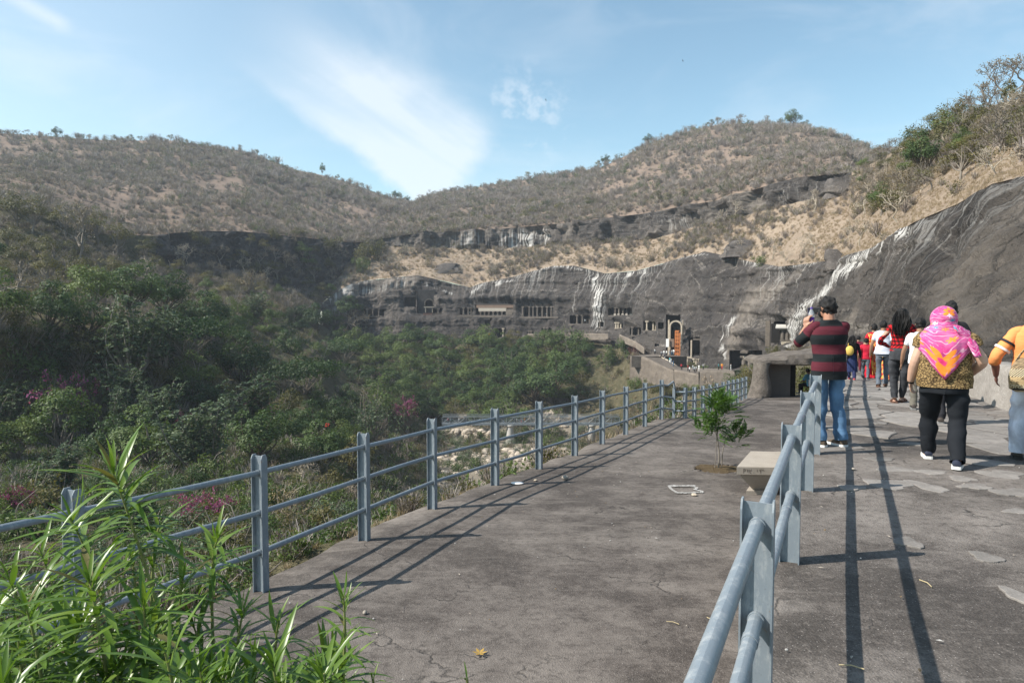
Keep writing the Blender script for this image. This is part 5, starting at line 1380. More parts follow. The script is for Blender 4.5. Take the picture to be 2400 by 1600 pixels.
def bush(leaf, bark, nl=1500, ls=0.075, seed=0, ncl=14, twig=24, rx=0.55):
    rng = np.random.default_rng(seed)
    cs = np.stack([rng.normal(0, rx * 0.5, ncl), rng.normal(0, rx * 0.5, ncl), rng.uniform(0.15, 0.72, ncl)], 1)
    idx = rng.integers(0, ncl, nl); ct = rng.uniform(0.2, 0.8, ncl)
    off = ball_pts(nl, rng, 0.3) * rng.uniform(0.18, 0.32, ncl)[idx][:, None]
    C = cs[idx] + off; C = C[C[:, 2] > 0.0]; idx = idx[:len(C)]
    V, Q, t = leaf_quads(C, ls, unit(C - cs[idx]) * 0.8 + np.array([0, 0, 0.5]), 0.5, 0.55, tint=ct[idx], rng=rng)
    paths = []
    for k in range(twig):
        a = rng.uniform(0, 2 * PI); e = np.array([rx * rng.uniform(0.2, 1.1) * math.cos(a), rx * rng.uniform(0.2, 1.1) * math.sin(a), rng.uniform(0.4, 1.0)])
        paths.append((bend((0, 0, -0.02), e, 0.15, 5, rng), 0.014, 0.004))
    return {'trunk': limb_mesh(paths, 'stems', bark, 3), 'crown': mesh_np('foliage', V, Q, attrs={'tint': t}, mats=[leaf], smooth=False)}

def bougain(seed=0):
    rng = np.random.default_rng(seed); paths = []; C1 = []; C2 = []
    for k in range(64):
        a = rng.uniform(0, 2 * PI); r = rng.uniform(0.2, 0.85); top = rng.uniform(0.35, 0.95)
        p0 = np.array([rng.normal() * .1, rng.normal() * .1, 0]); p2 = np.array([r * math.cos(a), r * math.sin(a), top * (1 - 0.45 * r)])
        p1 = (p0 + p2) / 2 + np.array([0, 0, 0.35])
        path = [p0 * (1 - t) ** 2 + 2 * p1 * t * (1 - t) + p2 * t * t for t in np.linspace(0, 1, 7)]; paths.append((path, 0.010, 0.003))
        path = np.array(path); hot = rng.random() < 0.55
        for j in range(36):
            t = rng.uniform(0.45, 1.0); q = np.array([np.interp(t, np.linspace(0, 1, 7), path[:, i]) for i in range(3)]) + rng.normal(size=3) * 0.035
            (C1 if hot and t > 0.55 else C2).append(q)
    V, Q, t = leaf_quads(np.array(C1), 0.05, np.array([0, 0, 0.5]), 0.6, 0.9, rng=rng)
    V2, Q2, t2 = leaf_quads(np.array(C2), 0.05, np.array([0, 0, 0.5]), 0.5, 0.9, rng=rng)
    return {'stems': limb_mesh(paths, 'stems', M['bark_grey'], 3), 'flowers': mesh_np('flowers', V, Q, attrs={'tint': t}, mats=[M['bract']], smooth=False), 'foliage': mesh_np('foliage', V2, Q2, attrs={'tint': t2}, mats=[M['leaf_mid']], smooth=False)}

PR = {}
PR['dark'] = [broadleaf(M['leaf_dark'], M['bark_dark'], 3600, 0.042, 26, seed=s, rx=0.46, cz=0.56, rz=0.40) for s in (1, 2, 3)]
PR['mid'] = [broadleaf(M['leaf_mid'], M['bark_grey'], 3000, 0.042, 22, seed=s, rx=0.44, cz=0.58, rz=0.38) for s in (4, 5, 6)]
PR['olive'] = [broadleaf(M['leaf_olive'], M['bark_grey'], 1500, 0.042, 22, seed=s, rx=0.42, cz=0.60, rz=0.34, cr=0.13) for s in (7, 8)]
PR['umbrella'] = [broadleaf(M['leaf_olive'] if s == 9 else M['leaf_dark'], M['bark_grey'], 4200, 0.042, 34, seed=s, rx=0.74, cz=0.80, rz=0.1, cr=0.25, trunk=0.02, flat=True) for s in (9, 10)]
PR['feather'] = [feathery(M['leaf_silver'], M['bark_grey'], 18, s) for s in (11, 12, 13)]
PR['bare'] = [bare(M['bark_pale'], s, 5, 0.7) for s in (14, 15, 16)]
PR['baregrey'] = [bare(M['bark_grey'], s, 5, 0.65, tw=M['leaf_dry']) for s in (17, 18, 19)]
PR['bush'] = [bush(M['leaf_olive'], M['bark_grey'], 1500, 0.07, s) for s in (20, 21)]
PR['greenbush'] = [bush(M['leaf_mid'], M['bark_grey'], 1700, 0.07, s) for s in (22, 23)]
PR['drybush'] = [bush(M['leaf_dry'], M['bark_grey'], 900, 0.06, s) for s in (24, 25)]
PR['silverbush'] = [bush(M['leaf_silver'], M['bark_grey'], 1900, 0.06, s) for s in (26, 27)]
PR['rust'] = [bush(M['rust_leaf'], M['bark_grey'], 900, 0.06, 28)]
PR['boug'] = [bougain(s) for s in (29, 30)]
PR['hilltree'] = [broadleaf(M['leaf_hillgreen'], M['bark_pale'], 520, 0.075, 12, seed=s, rx=0.42, cz=0.60, rz=0.34, cr=0.15) for s in (31, 32)]
PR['fan'] = [bush(M['grass'], M['bark_grey'], 500, 0.09, 33)]
NAMES = {'dark': 'broadleaf_tree', 'mid': 'broadleaf_tree', 'olive': 'olive_leaved_tree', 'umbrella': 'umbrella_tree', 'feather': 'feathery_tree', 'bare': 'bare_tree', 'baregrey': 'bare_tree', 'bush': 'bush', 'greenbush': 'bush', 'drybush': 'dry_bush', 'silverbush': 'bush', 'rust': 'dry_bush', 'boug': 'bougainvillea', 'hilltree': 'hill_tree', 'fan': 'dry_bush'}
def plant(kind, pos, h, label, group, wide=1.0, yaw=None, cat=None, i=None):
    pr = PR[kind][int(R.integers(0, len(PR[kind]))) if i is None else i]
    nm = NAMES[kind]
    root = empty(nm, [float(q) for q in pos], float(R.uniform(0, 2 * PI)) if yaw is None else yaw, label, cat or ('tree' if 'tree' in nm else 'bush'), group)
    root.scale = (h * wide, h * wide, h)
    for part, me in pr.items():
        o_ = link(part, me, root)
        if part in ('flowers', 'foliage'): o_['kind'] = 'stuff'
    return root

# ------------------------------------------------------------------ scattering for what nobody could count
def scatter(name, label, pts, scale, protos, yaw=None, zs=None):
    """protos: list of joined meshes"""
    n = len(pts); pts = np.asarray(pts, np.float32)
    me = bpy.data.meshes.new(name); me.vertices.add(n); me.vertices.foreach_set('co', np.ascontiguousarray(pts).ravel())
    for a, v, ty in (('size', scale, 'FLOAT'), ('turn', R.uniform(0, 2 * PI, n) if yaw is None else yaw, 'FLOAT'), ('pick', R.integers(0, len(protos), n), 'INT')):
        at = me.attributes.new(a, ty, 'POINT'); at.data.foreach_set('value', np.ascontiguousarray(v, dtype=np.int32 if ty == 'INT' else np.float32))
    o = link(name, me); tag(o, label, None, None, 'stuff')
    cl = bpy.data.collections.new(name + '_kinds')
    for p in protos: cl.objects.link(bpy.data.objects.new(name + '_kind', p))
    g = bpy.data.node_groups.new(name, 'GeometryNodeTree')
    g.interface.new_socket('Geometry', in_out='INPUT', socket_type='NodeSocketGeometry'); g.interface.new_socket('Geometry', in_out='OUTPUT', socket_type='NodeSocketGeometry')
    gi = g.nodes.new('NodeGroupInput'); go = g.nodes.new('NodeGroupOutput')
    ci = g.nodes.new('GeometryNodeCollectionInfo'); ci.inputs[0].default_value = cl; ci.inputs[1].default_value = True; ci.inputs[2].default_value = True
    ip = g.nodes.new('GeometryNodeInstanceOnPoints'); ip.inputs['Pick Instance'].default_value = True
    def na(a, ty):
        q = g.nodes.new('GeometryNodeInputNamedAttribute'); q.data_type = ty; q.inputs[0].default_value = a; return q.outputs[0]
    cx = g.nodes.new('ShaderNodeCombineXYZ'); g.links.new(na('turn', 'FLOAT'), cx.inputs[2])
    cs = g.nodes.new('ShaderNodeCombineXYZ'); sz = na('size', 'FLOAT')
    for k in range(3): g.links.new(sz, cs.inputs[k])
    L = g.links.new
    L(gi.outputs[0], ip.inputs['Points']); L(ci.outputs[0], ip.inputs['Instance']); L(na('pick', 'INT'), ip.inputs['Instance Index']); L(cx.outputs[0], ip.inputs['Rotation']); L(cs.outputs[0], ip.inputs['Scale']); L(ip.outputs[0], go.inputs[0])
    m = o.modifiers.new('scatter', 'NODES'); m.node_group = g
    return o
def join_np(parts, name, mats, midx):
    V = []; Q = []; T = []; I = []; o = 0
    for (v, q, t), mi in zip(parts, midx):
        V.append(v); Q.append(q + o); T.append(t); I.append(np.full(len(q), mi)); o += len(v)
    return mesh_np(name, np.concatenate(V), np.concatenate(Q), attrs={'tint': np.concatenate(T)}, mats=mats, midx=np.concatenate(I), smooth=False)
def blade_twigs(n, rng, r=0.5):
    """thin upright twig quads"""
    base = rng.normal(size=(n, 3)) * np.array([0.06, 0.06, 0.02]); base[:, 2] = np.abs(base[:, 2])
    tip = np.stack([rng.normal(0, r * .55, n), rng.normal(0, r * .55, n), rng.uniform(0.45, 1.0, n)], 1)
    st = base + (tip - base) * rng.uniform(0, 0.55, (n, 1)); d = unit(tip - st); s_ = unit(np.cross(d, rng.normal(size=(n, 3))))
    w_ = 0.016
    V = np.stack([st - s_ * w_, st + s_ * w_, tip + s_ * w_ * .5, tip - s_ * w_ * .5], 1).reshape(-1, 3)
    return V, np.arange(4 * n).reshape(n, 4), np.repeat(rng.random(n), 4)
def scrub(leaf, nl, ntw, seed, ls=0.11, rx=0.46, low=0.12):
    rng = np.random.default_rng(seed); ncl = 9
    cs = np.stack([rng.normal(0, rx * 0.5, ncl), rng.normal(0, rx * 0.5, ncl), rng.uniform(low + 0.15, 0.8, ncl)], 1); idx = rng.integers(0, ncl, nl)
    C = cs[idx] + ball_pts(nl, rng, 0.2) * 0.24
    a = leaf_quads(C, ls, np.array([0, 0, 0.5]), 0.5, 0.9, tint=rng.uniform(.2, .8, ncl)[idx], rng=rng); b_ = blade_twigs(ntw, rng)
    return join_np([a, b_], 'scrub', [leaf, M['twig_hill']], [0, 1])
def tuft(seed, n=22):
    rng = np.random.default_rng(seed)
    a = rng.uniform(0, 2 * PI, n); r = rng.uniform(0.1, 0.55, n)
    base = np.stack([0.18 * rng.normal(size=n), 0.18 * rng.normal(size=n), np.zeros(n)], 1); tip = base + np.stack([r * np.cos(a) + 0.15, r * np.sin(a), rng.uniform(0.55, 1.0, n)], 1)
    s_ = unit(np.cross(tip - base, rng.normal(size=(n, 3)))) * 0.035; mid = (base + tip) / 2 + np.array([0, 0, 0.12])
    V = np.stack([base - s_, base + s_, mid + s_ * .7, mid - s_ * .7, mid - s_ * .7, mid + s_ * .7, tip + s_ * .15, tip - s_ * .15], 1).reshape(-1, 3)
    Q = np.arange(8 * n).reshape(2 * n, 4)
    return mesh_np('tuft', V, Q, attrs={'tint': np.repeat(rng.random(n), 8)}, mats=[M['grass']], smooth=False)
def grid_sample(G, U, V, n, wfun, rng=R):
    """random points on a grid surface, n tries weighted by wfun(u, v, pts); density per screen area"""
    nr, nc = U.shape; out = []
    u = rng.uniform(U.min(), U.max(), n); ci = np.interp(u, U[0], np.arange(nc)); ri = rng.random(n) * (nr - 1)
    r0 = np.minimum(ri.astype(int), nr - 2); c0 = np.minimum(ci.astype(int), nc - 2); a = (ri - r0)[:, None]; b_ = (ci - c0)[:, None]
    P_ = (G[r0, c0] * (1 - a) + G[r0 + 1, c0] * a) * (1 - b_) + (G[r0, c0 + 1] * (1 - a) + G[r0 + 1, c0 + 1] * a) * b_
    vv = V[r0, c0] * (1 - a[:, 0]) + V[r0 + 1, c0] * a[:, 0]
    k = rng.random(n) < wfun(u, vv, P_)
    return P_[k], u[k], vv[k]

# ---- hills: scrub
SCR = [scrub(M['leaf_hill'], 110, 60, 201), scrub(M['leaf_hill'], 80, 80, 202), scrub(M['leaf_hillgreen'], 150, 40, 203), scrub(M['twig_hill'], 60, 110, 204), scrub(M['leaf_hill'], 140, 50, 205)]
def w_hill(u, v, p):
    c = fbm(p * 0.012, 3, 300)
    bare_r = np.clip((u - 1480) / 200, 0, 1) * 0.30
    return np.clip(0.80 + c * 1.1 - bare_r, 0.10, 1) * ((u > -200) & (u < 2420))
hp, hu, hv = grid_sample(HL_GRID, HL_U, HL_V, 36000, w_hill)
dist = hp[:, 1]
scatter('hill_scrub', 'grey green leafless scrub covering the hills', hp - np.array([0, 0, 0.3]), (1.5 + 4.4 * R.random(len(hp)) ** 2.1) * (0.75 + 0.35 * np.clip(fbm(hp * 0.03, 2, 301) + .5, 0, 1)) * np.clip(dist / 420, 0.7, 1.1), SCR * 3 + [PR['bare'][0]['trunk'], PR['baregrey'][1]['trunk'], scrub(M['leaf_mid'], 170, 20, 230, 0.11), scrub(M['leaf_dark'], 170, 20, 231, 0.11)])
# ---- grass slope: tufts and low scrub
TUF = [tuft(s) for s in (210, 211, 212)]
gp, gu, gv = grid_sample(GR_GRID, GR_U, GR_V, 30000, lambda u, v, p: ((u > 780) & (u < 2600)) * np.clip(0.35 + 0.9 * (u > 1850) + 0.4 * fbm(p * 0.08, 2, 302), 0, 1))
sz = np.clip(gp[:, 1] / 170, 0.4, 1.2) * R.uniform(0.35, 0.9, len(gp))
scatter('dry_grass', 'tall pale dry grass on the slope above the caves', gp - np.array([0, 0, 0.05]), sz, TUF)
def w_gs(u, v, p):
    vt, _ = BB(u); vb, _ = CT(u); t = (vb - v) / (vb - vt + 1e-6)
    a = np.clip(0.10 + 0.5 * fbm(p * 0.03, 3, 303) + 0.25 * (t > 0.7), 0, 1)
    a = np.where(u > 1960, np.where(t > 0.42, 0.75, 0.02), a)
    a = np.where(u < 745, 0.9, a)
    return a * (u > -100) * (u < 2600)
gp, gu, gv = grid_sample(GR_GRID, GR_U, GR_V, 10500, w_gs)
SCR2 = [scrub(M['leaf_dry'], 120, 70, 206), scrub(M['leaf_hillgreen'], 150, 50, 207), scrub(M['leaf_olive'], 160, 40, 208), scrub(M['leaf_hill'], 110, 80, 209)]
scatter('slope_scrub', 'low dry scrub dotted over the grass slope', gp - np.array([0, 0, 0.1]), R.uniform(1.0, 2.8, len(gp)) * np.clip(gp[:, 1] / 200, np.where(gu > 1950, 0.75, 0.5), 1.2), SCR2)

# ---- valley undergrowth
def vgrid_pts(n, wfun):
    nr, nc = VG.shape[:2]; ri = R.random(n) * (nr - 1); ci = R.random(n) * (nc - 1); r0 = ri.astype(int); c0 = ci.astype(int); a = (ri - r0)[:, None]; b_ = (ci - c0)[:, None]
    r1 = np.minimum(r0 + 1, nr - 1); c1 = np.minimum(c0 + 1, nc - 1)
    p = (VG[r0, c0] * (1 - a) + VG[r1, c0] * a) * (1 - b_) + (VG[r0, c1] * (1 - a) + VG[r1, c1] * a) * b_
    uu = np.interp(ci, np.arange(nc), us_v); tp = np.interp(ri, np.arange(nr), tpar)
    k = R.random(n) < wfun(uu, tp, p); return p[k], uu[k], tp[k]
us_v = np.concatenate([np.arange(-900, 1830, 9.0), np.arange(1830, 2810, 30.0)])
def bed_w(u, t): return np.clip((u - 960) / 90, 0, 1) * np.clip((1440 - u) / 80, 0, 1) * np.exp(-((t - 7.5) / 0.72) ** 4)
def w_val(u, t, p):
    q = np.clip(0.85 + fbm(p * 0.05, 2, 305), 0, 1)
    q = q * np.clip(1 - 0.9 * bed_w(u, t) * 1.1, np.clip(0.42 + 1.0 * fbm(p * 0.07, 2, 320), 0.10, 0.8), 1)
    q = np.where((u > 1310) & (u < 1500) & (t > 7.9), q * 0.35, q)
    return q * (t > 3.4) * (u > -250) * (u < 1800)
SCR3 = [scrub(M['leaf_mid'], 210, 20, 225, 0.12, 0.5, 0.0), scrub(M['leaf_olive'], 190, 30, 220, 0.12, 0.5, 0.0), scrub(M['leaf_mid'], 200, 20, 221, 0.12, 0.5, 0.0), scrub(M['leaf_dark'], 220, 16, 222, 0.12, 0.5, 0.0), scrub(M['leaf_dark'], 200, 30, 224, 0.13, 0.5, 0.0), scrub(M['leaf_mid'], 200, 30, 226, 0.13, 0.5, 0.0), scrub(M['leaf_dry'], 120, 70, 223, 0.1, 0.5, 0.0)]
vp, vu, vt_ = vgrid_pts(13500, w_val)
scatter('undergrowth', 'dense mixed undergrowth covering the gorge sides', vp - np.array([0, 0, 0.1]), R.uniform(0.7, 2.4, len(vp)) * np.clip(vp[:, 1] / 85, 0.35, 1.35), SCR3)
gp, gu, gt = vgrid_pts(9000, lambda u, t, p: ((t > 2.15) & (t < 4.2) & (u > -300) & (u < 1560)) * 0.8 + ((u > 1300) & (u < 1500) & (t > 7.8)) * 0.9)
scatter('bank_grass', 'dry grass fringing the outer edge of the terrace', gp - np.array([0, 0, 0.03]), R.uniform(0.10, 0.28, len(gp)) * np.clip(gp[:, 1] / 14, 0.6, 6.0), TUF)
# small leafy ground cover close to the deck edge
gp, gu, gt = vgrid_pts(5200, lambda u, t, p: ((t > 2.3) & (t < 4.6) & (u > -300) & (u < 1560)) * np.clip(0.6 + fbm(p * 0.6, 2, 306), 0, 1))
scatter('ground_cover', 'weeds and low leafy plants on the bank below the terrace', gp - np.array([0, 0, 0.03]), R.uniform(0.15, 0.55, len(gp)) * np.clip(gp[:, 1] / 12, 0.7, 3.0), SCR3)

# ---- boulders of the river bed
bl_m = []
for s_ in range(4):
    mb = MB(); mb.ball((0, 0, 0), (1, 0.8, 0.6), 7, 5); V = np.array(mb.v); V *= (1 + 0.35 * fbm(V * 1.1 + s_ * 7, 3, 310))[:, None]
    me = bpy.data.meshes.new('boulder'); me.from_pydata([tuple(q) for q in V], [], mb.f); me.materials.append(M['boulder'] if 'boulder' in M else M.setdefault('boulder', mat_stone('river_boulder', (0.34, 0.285, 0.225), (0.46, 0.40, 0.33), 0.5, (0.54, 0.49, 0.42), 0.4, 0.1, 0.25))); bl_m.append(me)
bp_, bu, bt = vgrid_pts(60000, lambda u, t, p: (bed_w(u, t) > 0.35) * np.clip(0.35 + 1.2 * fbm(p * 0.08, 2, 311), 0.02, 1) * ((t > 6.2) & (t < 8.6)))
scatter('boulders', 'pale boulders and rubble of the dry river bed', bp_, R.uniform(0.2, 1.0, len(bp_)) ** 1.8 * 1.15 + 0.15, bl_m)
# riprap bank under the bridge's left end
rp_ = []
for k in range(900):
    u = R.uniform(1005, 1140); v = R.uniform(985, 1035); q = surf(u, v); rp_.append(P(u, v + 3, 196 + R.uniform(-3, 3) + (1035 - v) * 0.12))
scatter('riprap', 'heap of pale broken rocks under the left end of the footbridge', np.array(rp_), R.uniform(0.4, 1.25, len(rp_)), bl_m)

# ------------------------------------------------------------------ trees and bushes one by one
GRP_V = 'trees in the gorge'
def put(kind, u, vb, hpx, label, group, wide=1.0, i=None, dback=None, yaw=None):
    p = surf(u, vb) if dback is None else P(u, vb, dback)
    if kind in ('boug', 'feather') and dback is None: p = p * 0.93 + np.array([0, 0, CAM_Z]) * 0.07
    h = hpx * K * p[1] / F
    return plant(kind, p - np.array([0, 0, 0.15]), h, label, group, wide, yaw=yaw, i=i)
# distinct ones, (kind, u, v of base, height px, width factor, label, group)
KEY = [
    ('feather', 305, 870, 235, 1.0, 'tall silvery feathery tree rising over the dark trees of the left slope', 'feathery trees'),
    ('feather', 372, 850, 160, 1.0, 'feathery tree just right of the tallest feathery tree', 'feathery trees'),
    ('feather', 270, 960, 160, 1.1, 'feathery tree behind the large purple bougainvillea mound', 'feathery trees'),
    ('feather', 290, 1010, 150, 1.0, 'feathery tree with upright shoots right of the purple mound', 'feathery trees'),
    ('feather', 375, 1010, 165, 1.0, 'feathery tree in the gap between the purple mound and the umbrella tree', 'feathery trees'),
    ('feather', 590, 1000, 170, 1.1, 'feathery tree leaning over the small pink bougainvillea', 'feathery trees'),
    ('feather', 470, 1095, 215, 1.1, 'pale feathery tree in front of the round dark trees', 'feathery trees'),
    ('feather', 5, 1010, 170, 1.1, 'feathery tree cut by the picture edge on the left slope', 'feathery trees'),
    ('feather', 145, 1140, 150, 1.2, 'leafy feathery shrub left of the leafy foreground shrub tip', 'feathery trees'),
    ('umbrella', 425, 880, 175, 0.95, 'broad umbrella tree with a flat dark crown on the left slope', 'umbrella trees'),
    ('umbrella', 700, 955, 150, 0.9, 'umbrella tree with a grey olive crown above the river bend', 'umbrella trees'),
    ('umbrella', 790, 870, 105, 0.9, 'flat olive umbrella tree by the lower left end of the cliff', 'umbrella trees'),
    ('boug', 130, 975, 165, 0.62, 'large mound of purple bougainvillea on the shaded left slope', 'bougainvillea bushes'),
    ('boug', 215, 935, 90, 0.7, 'smaller purple bougainvillea spray right of the large mound', 'bougainvillea bushes'),
    ('boug', 590, 965, 70, 0.7, 'pink bougainvillea patch above the round dark trees', 'bougainvillea bushes'),
    ('boug', 425, 1000, 80, 0.6, 'pink bougainvillea sprig beside the pale feathery tree', 'bougainvillea bushes'),
    ('boug', 935, 975, 85, 0.6, 'bougainvillea hanging left of the footbridge end', 'bougainvillea bushes'),
    ('boug', 450, 1225, 125, 0.85, 'flowering bougainvillea seen through the terrace railing', 'bougainvillea bushes'),
    ('boug', 500, 1200, 110, 0.8, 'bougainvillea with yellowing leaves beside the first tall post', 'bougainvillea bushes'),
    ('boug', 15, 1190, 110, 0.7, 'bougainvillea at the far left behind the railing', 'bougainvillea bushes'),
    ('boug', 865, 880, 40, 0.7, 'distant reddish bougainvillea below the umbrella tree', 'bougainvillea bushes'),
    ('dark', 590, 1085, 160, 1.0, 'round dark tree behind the pale feathery tree', GRP_V), ('dark', 735, 1090, 130, 1.05, 'round dark tree with a red blossom left of the third tall post', GRP_V),
    ('silverbush', 850, 1010, 115, 0.85, 'grey green rounded tree left of the footbridge', GRP_V),
    ('dark', 1270, 940, 135, 1.0, 'largest dark tree at the right end of the wood below the cliff', GRP_V), ('dark', 1225, 950, 110, 1.1, 'dark tree beside the largest one below the cliff', GRP_V),
    ('dark', 965, 808, 62, 1.15, 'lone round tree against the dark cliff below the horseshoe window', GRP_V),
    ('olive', 1040, 815, 55, 1.0, 'thin olive tree right of the lone round tree at the cliff foot', GRP_V), ('olive', 1180, 806, 55, 1.1, 'grey olive tree in front of the pale carved lower cave', GRP_V), ('mid', 1210, 812, 45, 1.1, 'green tree below the lower tier caves', GRP_V),
    ('dark', 1345, 830, 55, 0.9, 'dark bush tree on the grassy bank below the long block wall', GRP_V), ('greenbush', 1400, 850, 65, 0.7, 'bright green bush on the grassy bank', GRP_V), ('dark', 1470, 880, 42, 1.1, 'round dark bush below the ramp wall', GRP_V), ('greenbush', 1440, 815, 45, 0.9, 'green bush on the bank top beside the stair parapet', GRP_V),
    ('rust', 1460, 828, 40, 0.6, 'rust red dry bush left of the ramp wall corner', GRP_V), ('dark', 1335, 880, 50, 0.9, 'dark bush in the middle of the grassy bank', GRP_V),
    ('bare', 690, 1125, 70, 1.1, 'bare shrub with pale twisted branches behind the railing', 'bare shrubs by the terrace'), ('bare', 800, 1165, 70, 1.0, 'white leafless shrub behind the second railing bay', 'bare shrubs by the terrace'), ('bare', 100, 955, 75, 1.2, 'dead pale branches hanging from the purple mound', 'bare shrubs by the terrace'),
    ('baregrey', 810, 775, 70, 1.0, 'bare brownish tree at the left foot of the cliff', 'bare trees on the slopes'), ('bare', 100, 800, 65, 1, 'bare tree in the shade of the left knoll', 'bare trees on the slopes'),
    ('bush', 840, 600, 60, 0.8, 'yellow green bush at the left end of the upper rock band', 'bushes on the slopes'), ('bush', 862, 585, 45, 0.8, 'second yellow green bush at the end of the upper rock band', 'bushes on the slopes'), ('greenbush', 830, 625, 45, 0.7, 'green bush beside the pale rock cascade', 'bushes on the slopes'),
    ('greenbush', 1750, 612, 34, 1.0, 'dark green bush on the rim of the cliff above the awning cave', 'bushes on the slopes'),
    ('olive', 40, 530, 95, 1.0, 'big spreading tree on the crest of the left knoll', 'trees on the left knoll'), ('olive', 75, 540, 92, 1.0, 'second spreading tree on the left knoll', 'trees on the left knoll'), ('baregrey', 180, 600, 130, 0.9, 'tall half bare tree with a pale trunk below the knoll', 'trees on the left knoll'),
    ('olive', 150, 545, 75, 1.2, 'wide olive tree right of the knoll crest', 'trees on the left knoll'), ('olive', 225, 560, 80, 1.1, 'olive tree at the right end of the knoll', 'trees on the left knoll'), ('olive', 270, 590, 85, 1.0, 'leafy tree where the knoll meets the dark rock band', 'trees on the left knoll'), ('baregrey', 35, 690, 95, 1.0, 'bare tree on the shaded left bank', 'trees on the left knoll'), ('bush', 140, 700, 90, 0.55, 'tall yellow leaved shrub above the feathery trees', 'trees on the left knoll'), ('bush', 45, 760, 85, 0.6, 'yellow leaved shrub at the left edge of the wood', 'trees on the left knoll'),
    ('olive', 2112, 412, 125, 0.8, 'dense dark tree at the crest of the near right slope', 'trees on the near right slope'), ('dark', 2118, 412, 110, 0.8, 'second dark tree beside the dense one on the near crest', 'trees on the near right slope'),
    ('baregrey', 2190, 290, 52, 1.0, 'small bare tree on the near right skyline', 'trees on the near right slope'), ('baregrey', 2265, 262, 85, 1.1, 'bare crooked tree on the near right skyline', 'trees on the near right slope'), ('baregrey', 2305, 245, 110, 1.0, 'tallest bare tree on the near right skyline', 'trees on the near right slope'), ('baregrey', 2350, 225, 105, 1.0, 'bare tree at the picture edge on the near right skyline', 'trees on the near right slope'), ('dark', 2240, 278, 28, 0.8, 'small green tree among the bare skyline trees', 'trees on the near right slope'),
    ('bare', 2062, 505, 72, 1.1, 'white branched bare tree above the streaked rock', 'white bare trees on the grass slope'), ('bare', 2283, 410, 85, 1.0, 'white bare tree with a thick trunk on the upper right slope', 'white bare trees on the grass slope'), ('bare', 1985, 490, 75, 1.0, 'white bare tree left of the streaked rock', 'white bare trees on the grass slope'), ('bare', 1975, 560, 60, 1.0, 'low white bare tree at the rim of the streaked rock', 'white bare trees on the grass slope'),
    ('bare', 1870, 485, 55, 1.0, 'white bare tree under the overhanging rock band', 'white bare trees on the grass slope'), ('bare', 1870, 575, 45, 1.3, 'spreading white bare tree in the middle of the grass slope', 'white bare trees on the grass slope'), ('bare', 1688, 515, 58, 0.9, 'tall white bare tree below the rock band', 'white bare trees on the grass slope'), ('bare', 1665, 518, 42, 0.9, 'short white bare tree beside the tall one', 'white bare trees on the grass slope'),
    ('greenbush', 1690, 905, 55, 0.9, 'yellow green bush behind the rock shelter pillar', 'bushes by the shelter'), ('fan', 1640, 895, 48, 0.8, 'pale dry bush left of the yellow green bush', 'bushes by the shelter'),
]
for kind, u, vb, hp_, wd, lb, gr in KEY:
    put(kind, u, vb, hp_, lb, gr, wd)
for (u, vb, dd, hp_, kd, lb) in [(1722, 880, 48, 60, 'bush', 'yellow bush beside the rock shelter pillar'), (1780, 822, 60, 40, 'bush', 'yellow green bush above the left of the shelter roof'), (1825, 815, 62, 46, 'drybush', 'dry pale bush above the shelter roof'), (1868, 810, 60, 44, 'drybush', 'dry bush behind the man with the phone'), (1850, 905, 38, 95, 'bush', 'sunlit bush seen through the shelter doorway'), (1885, 905, 37, 85, 'greenbush', 'green bush at the right of the shelter doorway'), (1462, 897, 150, 42, 'greenbush', 'green bush at the foot of the ramp wall corner'), (1500, 902, 145, 34, 'bush', 'olive bush against the middle of the ramp wall'), (1548, 904, 140, 34, 'bush', 'yellow green bush below the ramp wall end'), (1585, 906, 135, 28, 'greenbush', 'low green bush below the buff block wall'), (1630, 908, 120, 26, 'drybush', 'dry bush below the joint of the block walls')]:
    put(kd, u, vb, hp_, lb, 'bushes by the shelter', 0.8, dback=dd)
o = MB()
for q_ in range(14): o.ball(R.normal(0, 0.13, 3), (0.09, 0.09, 0.05), 6, 4)
o = o.build('red_blossom', mat_plain('red_flower', (0.42, 0.03, 0.02), 0.6)); o['kind'] = 'stuff'; o.location = P(752, 975, 88); tag(o, 'bright red blossom cluster on top of the round dark tree', 'flower')

